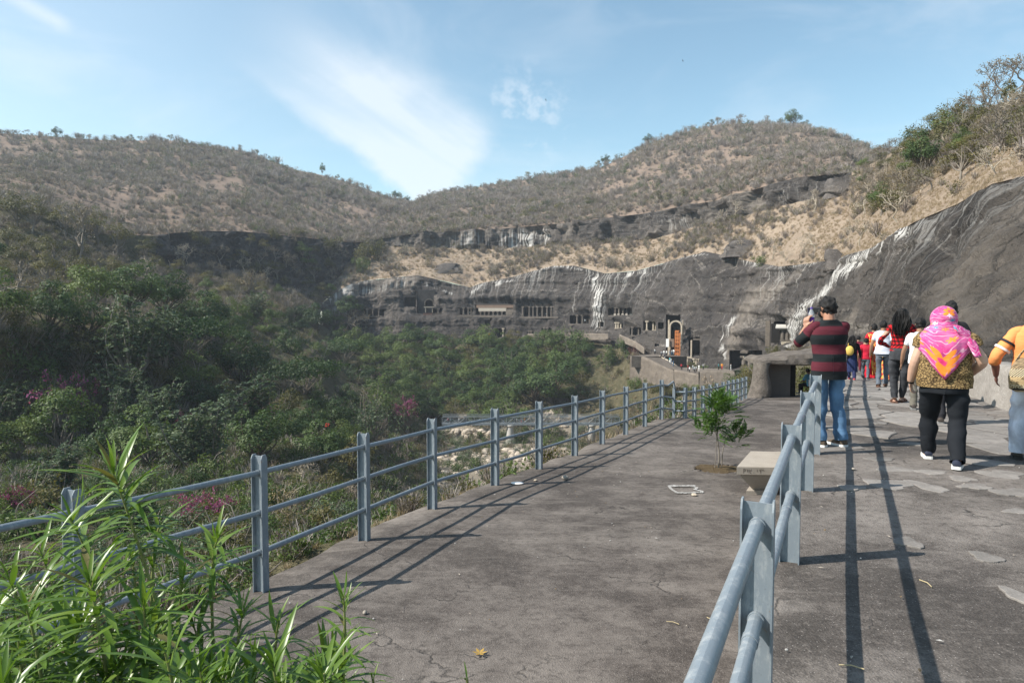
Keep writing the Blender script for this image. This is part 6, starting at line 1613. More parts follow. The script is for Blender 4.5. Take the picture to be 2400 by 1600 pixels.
LMK = [(130, 880, 'the purple mound'), (305, 750, 'the tallest feathery tree'), (425, 790, 'the broad umbrella tree'), (475, 990, 'the pale feathery tree'), (735, 1030, 'the tree with the red blossom'), (850, 950, 'the grey green rounded tree'), (700, 880, 'the olive umbrella tree'), (70, 480, 'the left knoll crest'), (560, 590, 'the dark left rock band'), (1010, 975, 'the left end of the footbridge'), (965, 775, 'the lone round tree'), (1270, 870, 'the largest dark tree'), (1150, 770, 'the dark notch in the cliff'), (1330, 790, 'the long block wall'), (1550, 800, 'the great arch'), (1760, 860, 'the rock shelter'), (600, 1200, 'the first tall railing post'), (837, 1115, 'the second tall railing post'), (993, 1060, 'the third tall railing post'), (1172, 1010, 'the first bridge pier'), (1360, 1000, 'the second bridge pier'), (1380, 680, 'the white water stain'), (1235, 700, 'the cave of tall pillars'), (985, 680, 'the horseshoe window'), (845, 590, 'the yellow bushes at the band end'), (2080, 520, 'the streaked rock'), (2112, 340, 'the dense crest tree'), (2305, 190, 'the tallest skyline tree'), (1900, 430, 'the overhanging rock'), (1822, 265, 'the umbrella tree on the hilltop'), (130, 300, 'the rounded dark skyline tree'), (740, 385, 'the slim skyline tree'), (908, 440, 'the tree in the saddle'), (1390, 360, 'the small upright ridge tree'), (1490, 320, 'the dark shoulder tree'), (1500, 520, 'the grey cliff face of the band'), (1200, 540, 'the middle of the rock band'), (1640, 580, 'the highest rim of the cave cliff'), (1300, 608, 'the second rim of the cave cliff'), (450, 1170, 'the flowering bougainvillea'), (165, 1350, 'the shrub before the railing'), (1480, 900, 'the ramp wall corner'), (400, 310, 'the broad top of the left hill')]
USED = {}
def own_label(base, u, v, h, hm):
    t = (h - hm[0]) / (hm[1] - hm[0]); size = 'small ' if t < 0.3 else ('tall ' if t > 0.7 else '')
    order = sorted(LMK, key=lambda q: (q[0] - u) ** 2 + 2.2 * (q[1] - v) ** 2)
    for lu, lv, nm in order[:4]:
        dx, dy = u - lu, v - lv
        far_ = 'just ' if math.hypot(dx, dy) < 60 else ('well ' if math.hypot(dx, dy) > 170 else '')
        rels = [('right of ' if dx > 0 else 'left of ') if abs(dx) > 0.8 * abs(dy) else ('below ' if dy > 0 else 'above ')]
        if abs(dx) > 25 and abs(dy) > 25: rels.append(('below and ' if dy > 0 else 'above and ') + ('right of ' if dx > 0 else 'left of '))
        for r_ in rels:
            lb = size + base + ' ' + far_ + r_ + nm
            if len(lb.split()) > 16: lb = lb[len(size):] if size else lb.replace(' and ', ' ')
            if lb not in USED and len(lb.split()) <= 16: USED[lb] = 1; return lb
    return lb
# random fill, in reading order from the back
taken = [(k[1], k[2] - k[3] * 0.5, k[3] * 0.5) for k in KEY]
def fill(n, box, kinds, hm, label_of, group, gap=0.55, wide=(0.85, 1.15), cond=None):
    c = 0; t_ = 0
    while c < n and t_ < n * 60:
        t_ += 1
        u = R.uniform(box[0], box[2]); v = R.uniform(box[1], box[3])
        if cond is not None and not cond(u, v): continue
        p = surf(u, v); h = R.uniform(*hm); hpx = h * F / K / p[1]
        if any(abs(u - a) < gap * (hpx * 0.5 + r) and abs(v - hpx * 0.5 - b_) < gap * (hpx * 0.5 + r) * 0.8 for a, b_, r in taken): continue
        taken.append((u, v - hpx * 0.5, hpx * 0.5)); kind = kinds[int(R.integers(0, len(kinds)))]
        plant(kind, p - np.array([0, 0, 0.2]), h, own_label(LB[kind], u, v - hpx * 0.5, h, hm), group, R.uniform(*wide)); c += 1
LB = {'dark': 'dark green round tree', 'mid': 'fresh green leafy tree', 'olive': 'olive green thin crowned tree', 'umbrella': 'flat crowned umbrella tree', 'feather': 'silvery feathery tree', 'bare': 'white leafless tree', 'baregrey': 'grey half bare tree', 'bush': 'yellow green bush', 'greenbush': 'leafy green bush', 'drybush': 'dry tan bush', 'silverbush': 'grey green bush', 'hilltree': 'sparse hill tree', 'fan': 'pale dry bush', 'rust': 'rust red bush'}
fill(100, (-60, 740, 820, 1130), ['dark', 'dark', 'mid', 'mid', 'feather', 'olive'], (6.5, 13), None, 'trees of the left wood', 0.5)
fill(105, (800, 812, 1335, 985), ['dark', 'dark', 'mid', 'mid', 'olive', 'greenbush'], (7, 14), None, 'trees of the wood below the cliff', 0.38, cond=lambda u, v: v < 985 and not (v > 945 and u > 1180))
fill(60, (-40, 590, 780, 770), ['baregrey', 'bare', 'olive', 'mid', 'baregrey', 'bush', 'drybush', 'olive'], (4.5, 9), None, 'trees below the left rock band', 0.5)
fill(26, (330, 548, 800, 640), ['baregrey', 'olive', 'bush', 'baregrey'], (4.0, 7.5), None, 'trees at the left rock band', 0.5)
fill(48, (560, 1080, 1010, 1270), ['bush', 'bush', 'silverbush', 'greenbush', 'drybush'], (1.6, 3.6), None, 'bushes below the terrace', 0.38)
fill(40, (-80, 1090, 580, 1350), ['bush', 'greenbush', 'dark', 'silverbush', 'mid', 'greenbush'], (2.0, 4.4), None, 'bushes on the near bank', 0.36)
fill(95, (950, 1000, 1420, 1120), ['bush', 'drybush', 'silverbush', 'greenbush'], (2.0, 5.5), None, 'bushes in the river bed', 0.42)
fill(26, (1325, 830, 1640, 985), ['bush', 'drybush', 'bush', 'greenbush'], (1.6, 4.5), None, 'bushes on the dry bank', 0.5)
fill(85, (1965, 225, 2390, 500), ['bush', 'baregrey', 'olive', 'baregrey', 'hilltree', 'drybush', 'bare', 'olive', 'mid', 'baregrey'], (2.2, 4.8), None, 'scrub belt of the near right slope', 0.34, cond=lambda u, v: np.interp(u, [1965, 2040, 2120, 2200, 2280, 2352], [395, 365, 310, 275, 245, 225]) < v < np.interp(u, [1965, 2060, 2150, 2250, 2352], [520, 492, 440, 398, 345]))
fill(34, (880, 575, 1960, 660), ['bare', 'baregrey', 'bare', 'drybush'], (3.2, 6.5), None, 'bare trees of the grass slope', 0.55, cond=lambda u, v: v < CT(u)[0] - 6 and v > BB(u)[0] + 4)
fill(40, (900, 470, 1960, 540), ['hilltree', 'baregrey', 'olive', 'hilltree'], (4.5, 7.5), None, 'trees above the upper rock band', 0.5, cond=lambda u, v: v < BT(u)[0] - 2 and v > BT(u)[0] - 45)
# skyline trees of the two hills
sky_t = [(30, 8), (62, 9), (130, 15), (205, 9), (262, 9), (300, 11), (322, 9), (352, 9), (392, 11), (430, 7), (552, 10), (590, 10), (620, 6), (740, 17), (775, 8), (830, 8), (908, 13), (922, 12), (935, 10), (990, 9), (1050, 8), (1212, 12), (1240, 7), (1375, 12), (1391, 15), (1490, 15), (1520, 12), (1632, 12), (1650, 14), (1700, 16), (1760, 14), (1790, 12), (1822, 26), (1850, 14), (1890, 14), (1930, 12), (1965, 12), (2000, 12)]
for u, hp_ in sky_t:
    v, dd = RID(u); p = P(u, float(v) + 3, float(dd)); h = hp_ * 1.7 * K * dd / F
    kind = 'dark' if u in (130, 740, 1822, 908, 1490, 935, 1391) else ('hilltree' if R.random() < 0.6 else 'baregrey')
    lb = {130: 'dark rounded tree standing out on the left hill skyline', 740: 'slim dark tree standing alone on the falling left skyline', 1822: 'dark umbrella shaped tree on top of the right hill', 908: 'dark tree in the saddle between the two hills', 1490: 'dark bush tree on the left shoulder of the right hill', 1391: 'small upright tree on the long ridge left of the right hill'}.get(u) or own_label(LB[kind] + ' on the skyline', u, float(v), hp_, (6, 16))
    plant(kind, p, h, lb, 'skyline trees of the left hill' if u < 930 else 'skyline trees of the right hill', 1.0 if u != 740 else 0.5)
# ------------------------------------------------------------------ long leaved shrub in the near corner
def long_leaf(curl, name='leaf', n=6, w_=0.056):
    """unit length leaf along +Y, folded along its rib, tip drooping"""
    V = []; Q = []
    for i in range(n + 1):
        t = i / n; y = t - 0.12 * curl * t * t; z = 0.10 * t - curl * 0.55 * t * t
        ww = w_ * (math.sin(PI * min(t * 0.93 + 0.07, 1.0)) ** 0.7) * (1 - 0.25 * t) if 0 < i < n else (0.012 if i == 0 else 0.002)
        V += [(-ww, y, z + ww * 0.35), (0, y, z), (ww, y, z + ww * 0.35)]
    for i in range(n):
        for k in range(2): Q.append((i * 3 + k, i * 3 + k + 1, i * 3 + k + 4, i * 3 + k + 3))
    return np.array(V), np.array(Q)
LV = [long_leaf(c) for c in (0.35, 0.75, 1.15)]
LM = []
for V, Q in LV:
    LM.append(mesh_np('leaf', V, Q, attrs={'tint': np.full(len(V), 0.5)}, mats=[M['oleander']], smooth=True))
LD = [mesh_np('leaf', V, Q, attrs={'tint': np.full(len(V), 0.7)}, mats=[M['leaf_olive']], smooth=True) for V, Q in LV]
ole = empty('leafy_shrub', (-0.85, 1.9, deck_z(1.9)), 0, 'tall bright green shrub with long narrow leaves in front of the railing', 'shrub')
o_org = np.array([-0.85, 1.9, deck_z(1.9)])
shoots = [  # tip pixel, depth, leaf length, number of leaves, leafy fraction of the stem, stem end pixel (lower visible point), strength
    ((258, 1082), 1.90, 0.165, 46, 0.30, (385, 1430)), ((160, 1190), 2.05, 0.165, 40, 0.36, (262, 1400)), ((205, 1330), 1.72, 0.165, 38, 0.4, (260, 1600)), ((500, 1235), 2.15, 0.125, 40, 0.40, (470, 1420)),
    ((372, 1205), 2.05, 0.11, 12, 0.2, (330, 1330)), ((788, 1368), 1.85, 0.10, 44, 0.8, (798, 1600)), ((640, 1425), 1.9, 0.12, 30, 0.6, (620, 1640)), ((60, 1395), 1.75, 0.15, 34, 0.5, (120, 1640)), ((20, 1330), 2.1, 0.15, 30, 0.4, (120, 1560)), ((560, 1400), 1.95, 0.12, 34, 0.5, (520, 1620)),
    ((420, 1330), 2.0, 0.13, 36, 0.5, (400, 1560)), ((330, 1390), 1.7, 0.15, 34, 0.5, (340, 1660)), ((745, 1545), 1.6, 0.12, 22, 0.6, (735, 1700)), ((90, 1260), 2.2, 0.13, 24, 0.3, (180, 1500)), ((300, 1270), 2.1, 0.13, 26, 0.4, (330, 1500)), ((1068, 1558), 1.55, 0.05, 6, 0.5, (1072, 1640)), ((855, 1560), 1.7, 0.07, 12, 0.6, (850, 1640))]
for k in range(60):
    u = R.uniform(-90, 860); top_v = np.interp(u, [-90, 0, 200, 350, 520, 650, 760, 860], [1420, 1400, 1375, 1420, 1450, 1475, 1505, 1590]); v = R.uniform(top_v, 1640)
    shoots.append(((u, v), R.uniform(1.5, 2.3), R.uniform(0.11, 0.17), int(R.integers(30, 46)), R.uniform(0.5, 0.8), (u + R.normal(0, 50), v + 240)))
leafs = []   # (matrix, kind, screen rank)
stem_paths = []
for si, (tip, dd, L, n, fr, low) in enumerate(shoots):
    L *= 1.12; n = int(n * 1.3)
    a = P(*tip, dd) - o_org; m_ = P(*low, dd + R.uniform(-0.05, 0.1)) - o_org
    b_ = np.array([m_[0] * 0.5 + R.normal(0, 0.08), m_[1] * 0.4 + R.normal(0, 0.06), -0.02])
    t = np.linspace(0, 1, 16)[:, None]
    # smooth path base -> low point -> tip
    pth = b_ * (1 - t) ** 2 + 2 * (m_ * 1.25 - (a + b_) * 0.125) * t * (1 - t) + a * t * t
    stem_paths.append(pth); ar = np.concatenate([[0], np.cumsum(np.linalg.norm(np.diff(pth, axis=0), axis=1))]); Lt = ar[-1]
    leafy = min(fr * np.linalg.norm(a - m_) * 1.9, Lt * 0.8)
    for i in range(n):
        f = i / max(n - 1, 1); s_ = Lt - leafy * (1 - f) ** 1.15
        p = np.array([np.interp(s_, ar, pth[:, k]) for k in range(3)]); p2 = np.array([np.interp(s_ - 0.02, ar, pth[:, k]) for k in range(3)])
        ax = unit(p - p2 + 1e-9); ph = i * 2.4 + R.normal(0, 0.25)
        e1 = unit(np.cross(ax, (0.3, 0.2, 1.0) if abs(ax[2]) < 0.95 else (1, 0, 0))); e2 = np.cross(ax, e1)
        out = e1 * math.cos(ph) + e2 * math.sin(ph)
        el = math.radians(np.interp(f, [0, 0.7, 1.0], [0, 24, 66]) + R.normal(0, 10))
        dr = unit(out * math.cos(el) + ax * math.sin(el) + np.array([0, 0, -0.05]))
        up = unit(np.cross(np.cross(dr, np.array([0, 0, 1.0]) if abs(dr[2]) < 0.93 else out), dr)); sd_ = np.cross(dr, up)
        ll = L * R.uniform(0.75, 1.15) * (0.62 if f > 0.9 else 1.0)
        Mx = np.stack([sd_ * ll, dr * ll, up * ll], 1)
        kind = int(R.choice([0, 1, 2], p=[0.35, 0.4, 0.25])) if f < 0.85 else 0
        rank = si * 0.001 + (0 if si < 16 else 10) + (1 - f) * 3 + (0 if p[2] + o_org[2] > 0.55 else 6)
        leafs.append((rank, Mx, p, kind))
leafs.sort(key=lambda q: q[0])
for rank, Mx, p, kind in leafs[:300]:
    o = link('leaf', LM[kind] if R.random() > 0.05 else LD[kind], ole)
    m4 = Matrix([[*Mx[0], p[0]], [*Mx[1], p[1]], [*Mx[2], p[2]], [0, 0, 0, 1]]); o.matrix_local = m4
V_ = []; Q_ = []; T_ = []; off = 0
for rank, Mx, p, kind in leafs[300:]:
    V, Q = LV[kind]; V_.append(V @ Mx.T + p); Q_.append(Q + off); T_.append(np.full(len(V), np.clip(R.normal(0.26, 0.26), 0, 1))); off += len(V)
fo = link('foliage', mesh_np('foliage', np.concatenate(V_), np.concatenate(Q_), attrs={'tint': np.concatenate(T_)}, mats=[M['oleander']]), ole); fo['kind'] = 'stuff'
for pth in stem_paths:
    mb = MB(); mb.tube(pth, np.linspace(0.0095, 0.0025, len(pth)), 7, cap=False); mb.build('stem', M['oleander_stem'], ole, True)
mb = MB(); mb.box((-0.2, 0.0, -0.06), (3.2, 1.6, 0.14)); pb = mb.build('planting_bed', M['soil']); pb.location = o_org; tag(pb, 'soil under the long leaved shrub', None, None, 'structure')

# ------------------------------------------------------------------ sapling on the terrace
sap = empty('sapling', [float(q) for q in sap_p], 0, 'young sapling with feathery compound leaves growing from a hole in the asphalt', 'sapling')
sp_ = np.array(sap_p)
def frond(n=8, L=0.22, seed=0):
    rng = np.random.default_rng(seed); C = []; A = []; S = []
    for i in range(n):
        t = (i + 1) / n; c = np.array([0, t * L, 0.05 * t - 0.10 * t * t])
        for s_ in (-1, 1):
            d = unit(np.array([s_ * 0.85, 0.5, -0.22])); l = L * 0.30 * math.sin(PI * (0.18 + 0.72 * t)); C.append(c + d * l * 0.5); A.append(d); S.append(l)
    C.append(np.array([0, L * 1.08, -0.05])); A.append(np.array([0, 1, -.2])); S.append(L * 0.26)
    C = np.array(C); A = unit(np.array(A)); N_ = unit(np.array([0, 0, 1.0]) + rng.normal(size=(len(C), 3)) * 0.25); N_ = unit(N_ - A * (A * N_).sum(-1, keepdims=True)); B = np.cross(N_, A); l = np.array(S)[:, None] / 2
    V = np.stack([C - A * l, C + B * l * 0.5, C + A * l, C - B * l * 0.5], 1).reshape(-1, 3); Q = np.arange(len(V)).reshape(-1, 4)
    rb = np.array([(-.002, 0, 0), (.002, 0, 0), (.0015, L, -.04), (-.0015, L, -.04)]); V = np.concatenate([V, rb]); Q = np.concatenate([Q, [[len(V) - 4, len(V) - 3, len(V) - 2, len(V) - 1]]])
    return mesh_np('leaf', V, Q, attrs={'tint': np.full(len(V), 0.5)}, mats=[M['sapling']], smooth=False)
FR = [frond(8, 0.22, s_) for s_ in range(3)]
kpx = sp_[1] / 1568.0
def sapt(u, v, dy=0.0): return np.array([(u - 1650) * kpx, dy, (1078 - v) * kpx])
br_ = [([(1650, 1078), (1652, 1040), (1647, 1000), (1650, 960), (1652, 925)], 0.014), ([(1658, 1080), (1656, 1035), (1662, 1010), (1672, 1000), (1690, 992), (1700, 990)], 0.010), ([(1641, 1078), (1643, 1030), (1644, 990), (1636, 950), (1632, 930)], 0.008), ([(1650, 1010), (1640, 985), (1622, 972)], 0.006), ([(1650, 975), (1668, 950), (1675, 938)], 0.006)]
for pts, r in br_:
    pp = np.array([sapt(u, v, R.normal(0, 0.03)) for u, v in pts]); mb = MB(); mb.tube(pp, np.linspace(r, r * 0.5, len(pp)), 7, cap=False); mb.build('stem', M['bark_grey'], sap, True)
for k in range(210):
    c = [(1650, 945, 44, 42), (1650, 945, 40, 40), (1692, 1000, 26, 26), (1622, 985, 24, 26), (1650, 920, 30, 22), (1640, 965, 40, 36)][int(R.integers(0, 6))]
    a = R.uniform(0, 2 * PI); r = math.sqrt(R.random()); u, v = c[0] + c[2] * r * math.cos(a) * .75, c[1] + c[3] * r * math.sin(a) * .75
    p = sapt(u, v, R.normal(0, 0.14)); hub = sapt(c[0], c[1] + 25); out = unit(p - hub + np.array([0, 0, 0.02])); ang = R.uniform(0, 2 * PI)
    dr = unit(out * 0.9 + np.array([math.cos(ang) * 0.7, math.sin(ang) * 0.7, R.uniform(-0.35, 0.35)]))
    up = unit(np.array([0, 0, 1.0]) - dr * dr[2] + R.normal(size=3) * 0.25); up = unit(up - dr * (up @ dr)); sd_ = np.cross(dr, up); s_ = R.uniform(0.75, 1.25)
    o = link('leaf', FR[k % 3], sap); o.matrix_local = Matrix([[sd_[0] * s_, dr[0] * s_, up[0] * s_, p[0]], [sd_[1] * s_, dr[1] * s_, up[1] * s_, p[1]], [sd_[2] * s_, dr[2] * s_, up[2] * s_, p[2]], [0, 0, 0, 1]])
# ------------------------------------------------------------------ people
def mat_cloth(name, col, var=0.18, rough=0.85, fn=None):
    m, nt, b = newmat(name, rough, 0.15)
    uv = nd(nt, 'ShaderNodeUVMap').outputs[0]; p = objco(nt)
    n = noi(nt, p, 9, 4, 0.6)
    if fn: c = fn(nt, uv, p)
    else: c = mixc(nt, n, tuple(k * (1 - var) for k in col), tuple(k * (1 + var) for k in col))
    nt.links.new(c, b.inputs['Base Color'])
    wr = noi(nt, mapping(nt, p, (7, 7, 24)), 1.0, 4, 0.6, 0.9)
    bump(nt, b, wr, 0.5, 0.012)
    return m
def stripes(H, breaks, a, c, off=0.0):
    def f(nt, uv, p):
        v = nd(nt, 'ShaderNodeSeparateXYZ', {0: uv}).outputs[1]
        v = mth(nt, 'ADD', v, mth(nt, 'MULTIPLY', noi(nt, p, 6, 2), 0.012))
        st = []; on = True
        for i, b_ in enumerate(breaks): st.append(((b_ - breaks[0]) / (breaks[-1] - breaks[0] + 1e-6) * 0.999, a if i % 2 == 0 else c))
        t = mth(nt, 'DIVIDE', mth(nt, 'SUBTRACT', v, breaks[0]), breaks[-1] - breaks[0])
        return ramp(nt, t, st, 'CONSTANT')
    return f
def plaid(nt, uv, p):
    s = nd(nt, 'ShaderNodeSeparateXYZ', {0: uv}); w1 = mth(nt, 'GREATER_THAN', mth(nt, 'FRACT', mth(nt, 'MULTIPLY', s.outputs[0], 16.0)), 0.5); w2 = mth(nt, 'GREATER_THAN', mth(nt, 'FRACT', mth(nt, 'MULTIPLY', s.outputs[1], 16.0)), 0.5)
    k = mth(nt, 'MULTIPLY', mth(nt, 'ADD', w1, w2), 0.5)
    return ramp(nt, k, [(0.0, (0.55, 0.018, 0.022)), (0.34, (0.16, 0.008, 0.012)), (0.67, (0.012, 0.010, 0.012))], 'CONSTANT')
def leopard(nt, uv, p):
    d1 = vor(nt, mapping(nt, uv, (1, 1.15, 1)), 36, 'DISTANCE_TO_EDGE'); n = noi(nt, mapping(nt, uv, (1, 1, 1)), 70, 3, 0.6)
    k = mth(nt, 'MULTIPLY', ramp(nt, d1, [(0.05, 1), (0.22, 0)]), ramp(nt, n, [(0.38, 0), (0.5, 1)]))
    dots = ramp(nt, vor(nt, mapping(nt, uv, (1, 1, 1), (0, 0, 0), (.37, .11, 0)), 42), [(0.16, 1), (0.26, 0)])
    col = mixc(nt, mth(nt, 'MAXIMUM', k, dots), (0.29, 0.195, 0.088), (0.03, 0.018, 0.01)); return col
def blooms(nt, uv, sc, r0, r1, lobes, cols, off):
    q = mapping(nt, uv, (1, 1, 1), (0, 0, 0.4), off)
    v1 = nd(nt, 'ShaderNodeTexVoronoi', {'Vector': q, 'Scale': sc, 'Randomness': 0.85})
    pick = nd(nt, 'ShaderNodeSeparateColor', {0: v1.outputs['Color']}).outputs[0]
    sx = nd(nt, 'ShaderNodeSeparateXYZ', {0: nd(nt, 'ShaderNodeVectorMath', {0: q, 1: v1.outputs['Position']}, operation='SUBTRACT').outputs[0]})
    an = mth(nt, 'ADD', mth(nt, 'ARCTAN2', sx.outputs[1], sx.outputs[0]), mth(nt, 'MULTIPLY', pick, 6.0))
    pet = mth(nt, 'ADD', r0, mth(nt, 'MULTIPLY', mth(nt, 'ABSOLUTE', mth(nt, 'SINE', mth(nt, 'MULTIPLY', an, lobes))), r1))
    return v1.outputs['Distance'], pick, smst(nt, mth(nt, 'SUBTRACT', pet, v1.outputs['Distance']), 0.0, 0.03), ramp(nt, pick, cols, 'CONSTANT')
def floral(nt, uv, p):
    n = noi(nt, uv, 16, 4, 0.6); col = mixc(nt, ramp(nt, n, [(0.38, 0), (0.62, 1)]), (0.46, 0.04, 0.19), (0.58, 0.14, 0.32))
    ln = ramp(nt, nd(nt, 'ShaderNodeTexWave', {'Vector': uv, 'Scale': 7.0, 'Distortion': 14.0, 'Detail': 2.0}, wave_type='RINGS').outputs[1], [(0.90, 0), (0.97, 1)])
    col = mixc(nt, mth(nt, 'MULTIPLY', ln, 0.42), col, (0.80, 0.68, 0.72))
    d_, pk, ms, cc = blooms(nt, uv, 15, 0.14, 0.30, 3.0, [(0.0, (0.78, 0.62, 0.68)), (0.35, (0.75, 0.06, 0.24)), (0.6, (0.80, 0.28, 0.05)), (0.8, (0.03, 0.26, 0.36)), (0.9, (0.72, 0.10, 0.36))], (0.13, 0.4, 0))
    col = mixc(nt, ms, col, cc)
    d_, pk, ms, cc = blooms(nt, uv, 6.2, 0.16, 0.30, 2.5, [(0.0, (0.82, 0.27, 0.02)), (0.55, (0.85, 0.36, 0.05)), (0.8, (0.70, 0.05, 0.2))], (0.02, 0.05, 0))
    vein = mth(nt, 'ABSOLUTE', mth(nt, 'SINE', mth(nt, 'MULTIPLY', d_, 60.0)))
    cc = mixc(nt, mth(nt, 'MULTIPLY', vein, 0.25), cc, (0.75, 0.10, 0.10)); cc = mixc(nt, smst(nt, d_, 0.13, 0.08), cc, (0.62, 0.04, 0.16))
    return mixc(nt, mth(nt, 'MULTIPLY', ms, mth(nt, 'GREATER_THAN', pk, 0.3)), col, cc)
def denim(base):
    def f(nt, uv, p):
        n = noi(nt, mapping(nt, p, (5, 5, 2.0)), 1.0, 4, 0.6, 0.5); return mixc(nt, ramp(nt, n, [(0.35, 0), (0.65, 1)]), tuple(k * 0.62 for k in base), tuple(min(k * 1.45, 1) for k in base))
    return f
SKIN = {}
def skin(col):
    if col not in SKIN: SKIN[col] = mat_plain('skin', col, 0.5, 0.35, 0, 0.08, 12)
    return SKIN[col]
HAIR = mat_plain('black_hair', (0.010, 0.009, 0.009), 0.62, 0.3, 0, 0.5, 90, 0.9)
def remesh(o, vox, it=3):
    m = o.modifiers.new('r', 'REMESH'); m.mode = 'VOXEL'; m.voxel_size = vox; m.use_smooth_shade = True
    s = o.modifiers.new('s', 'SMOOTH'); s.factor = 0.5; s.iterations = it
    bpy.context.view_layer.update()
    me = bpy.data.meshes.new_from_object(o.evaluated_get(bpy.context.evaluated_depsgraph_get()))
    old = o.data; o.modifiers.clear(); o.data = me; me.name = old.name
    me.polygons.foreach_set('use_smooth', np.ones(len(me.polygons), dtype=bool)); bpy.data.meshes.remove(old)
def wrinkle(o, amp, sc, seed, zmask=None):
    me = o.data; n = len(me.vertices); co = np.empty(n * 3, np.float32); me.vertices.foreach_get('co', co); co = co.reshape(-1, 3)
    no = np.empty(n * 3, np.float32); me.vertices.foreach_get('normal', no); no = no.reshape(-1, 3)
    d_ = fbm(co * np.array(sc), 3, seed); d_ = d_ - 0.25 * np.abs(fbm(co * np.array(sc) * 0.7 + 9, 2, seed + 2))
    co = co + no * (amp * d_)[:, None]; me.vertices.foreach_set('co', co.ravel()); me.update()
def ring(c, rx, ry, n=28, p=2.3, rot=0.0):
    t = np.linspace(0, 2 * PI, n + 1) - PI / 2
    x = rx * np.sign(np.cos(t)) * np.abs(np.cos(t)) ** (2 / p); y = ry * np.sign(np.sin(t)) * np.abs(np.sin(t)) ** (2 / p)
    cr, sr = math.cos(rot), math.sin(rot)
    return np.stack([c[0] + x * cr - y * sr, c[1] + x * sr + y * cr, np.full_like(t, c[2])], 1)
def smooth_path(pts, n):
    pts = np.array(pts, float); k = len(pts); t = np.linspace(0, k - 1, n); out = []
    for q in t:
        i = min(int(q), k - 2); f = q - i; p0, p1, p2, p3 = pts[max(i - 1, 0)], pts[i], pts[i + 1], pts[min(i + 2, k - 1)]
        out.append(0.5 * (2 * p1 + (p2 - p0) * f + (2 * p0 - 5 * p1 + 4 * p2 - p3) * f * f + (3 * p1 - p0 - 3 * p2 + p3) * f ** 3))
    return np.array(out)
def rads(r, n): return np.interp(np.linspace(0, 1, n), np.linspace(0, 1, len(r)), r)
def hand(mb, w_, d, pn, s, L, curl=0.35, thumb_up=0.3):
    d, pn, s = unit(np.array(d, float)), unit(np.array(pn, float)), unit(np.array(s, float))
    mb.ball(w_ + d * 0.27 * L, (L * 0.21, L * 0.30, L * 0.10), 10, 7, [s, d, pn])
    for off, ln in zip((0.155, 0.052, -0.052, -0.15), (0.38, 0.43, 0.40, 0.31)):
        b_ = w_ + d * 0.47 * L + s * off * L
        d1 = unit(d * math.cos(curl * .6) + pn * math.sin(curl * .6) + s * off * 0.5); m_ = b_ + d1 * ln * L * 0.55; d2 = unit(d * math.cos(curl * 1.9) + pn * math.sin(curl * 1.9))
        mb.tube([b_ - d * 0.1 * L, b_, m_, m_ + d2 * ln * L * 0.5], [0.052 * L, 0.052 * L, 0.047 * L, 0.034 * L], 7)
    b_ = w_ + d * 0.14 * L + s * 0.15 * L; t1 = unit(s * 0.75 + d * 0.65 + pn * thumb_up); m_ = b_ + t1 * 0.22 * L; mb.tube([b_ - t1 * 0.1 * L, b_, m_, m_ + unit(d * 0.8 + s * 0.3 + pn * thumb_up) * 0.2 * L], [0.065 * L, 0.062 * L, 0.052 * L, 0.036 * L], 7)
def shoe(parent, a, fd, L, mats, sole=0.024, sandal=False):
    """a: ankle point, fd: foot direction angle (0 = forward +y), L: foot length"""
    root = MB(); c, s_ = math.cos(fd), math.sin(fd); y_ = np.array([-s_, c, 0]); x_ = np.array([c, s_, 0]); g = np.array([a[0], a[1], a[3] if len(a) > 3 else 0.0])
    prof = [(-0.27, 0.036, 0.055), (-0.22, 0.042, 0.085), (-0.05, 0.043, 0.10), (0.12, 0.045, 0.078), (0.35, 0.052, 0.058), (0.55, 0.050, 0.048), (0.68, 0.040, 0.036), (0.73, 0.02, 0.02)]
    k = L / 0.27
    rs = []
    for t, w_, h in prof:
        rs.append([g + y_ * t * L + x_ * w_ * k * math.cos(q) * (1.0 if math.sin(q) < 0.3 else 0.85) + np.array([0, 0, sole + max(0, (h - 0.01) * k * (0.5 + 0.5 * math.sin(q)))]) for q in np.linspace(0, 2 * PI, 15)])
    root.rings(rs, cap0=True, cap1=True); so_ = MB()
    if not sandal: o = root.build('shoe', mats[0], parent, True)
    rs = []
    for t, w_, h in [(-0.29, 0.026, 0)] + [(t, w_ + 0.005, h) for t, w_, h in prof] + [(0.76, 0.012, 0)]:
        rs.append([g + y_ * t * L + x_ * sx * w_ * k + np.array([0, 0, z]) for sx, z in ((-1, 0.0), (1, 0.0), (1, sole + 0.006), (-1, sole + 0.006), (-1, 0.0))])
    so_.rings(rs, cap0=True, cap1=True)
    if sandal:
        o = so_.build('sandal', mats[0], parent); st_ = MB()
        for t in (0.1, 0.45):
            st_.tube([g + y_ * t * L + x_ * q * 0.052 * k + np.array([0, 0, sole + 0.062 * k * (1 - abs(q) ** 2.2) * (1.15 - t)]) for q in np.linspace(-1, 1, 9)], 0.007, 6)
        st_.build('strap', mats[0], o, True)
    else: so_.build('sole', mats[1], o)

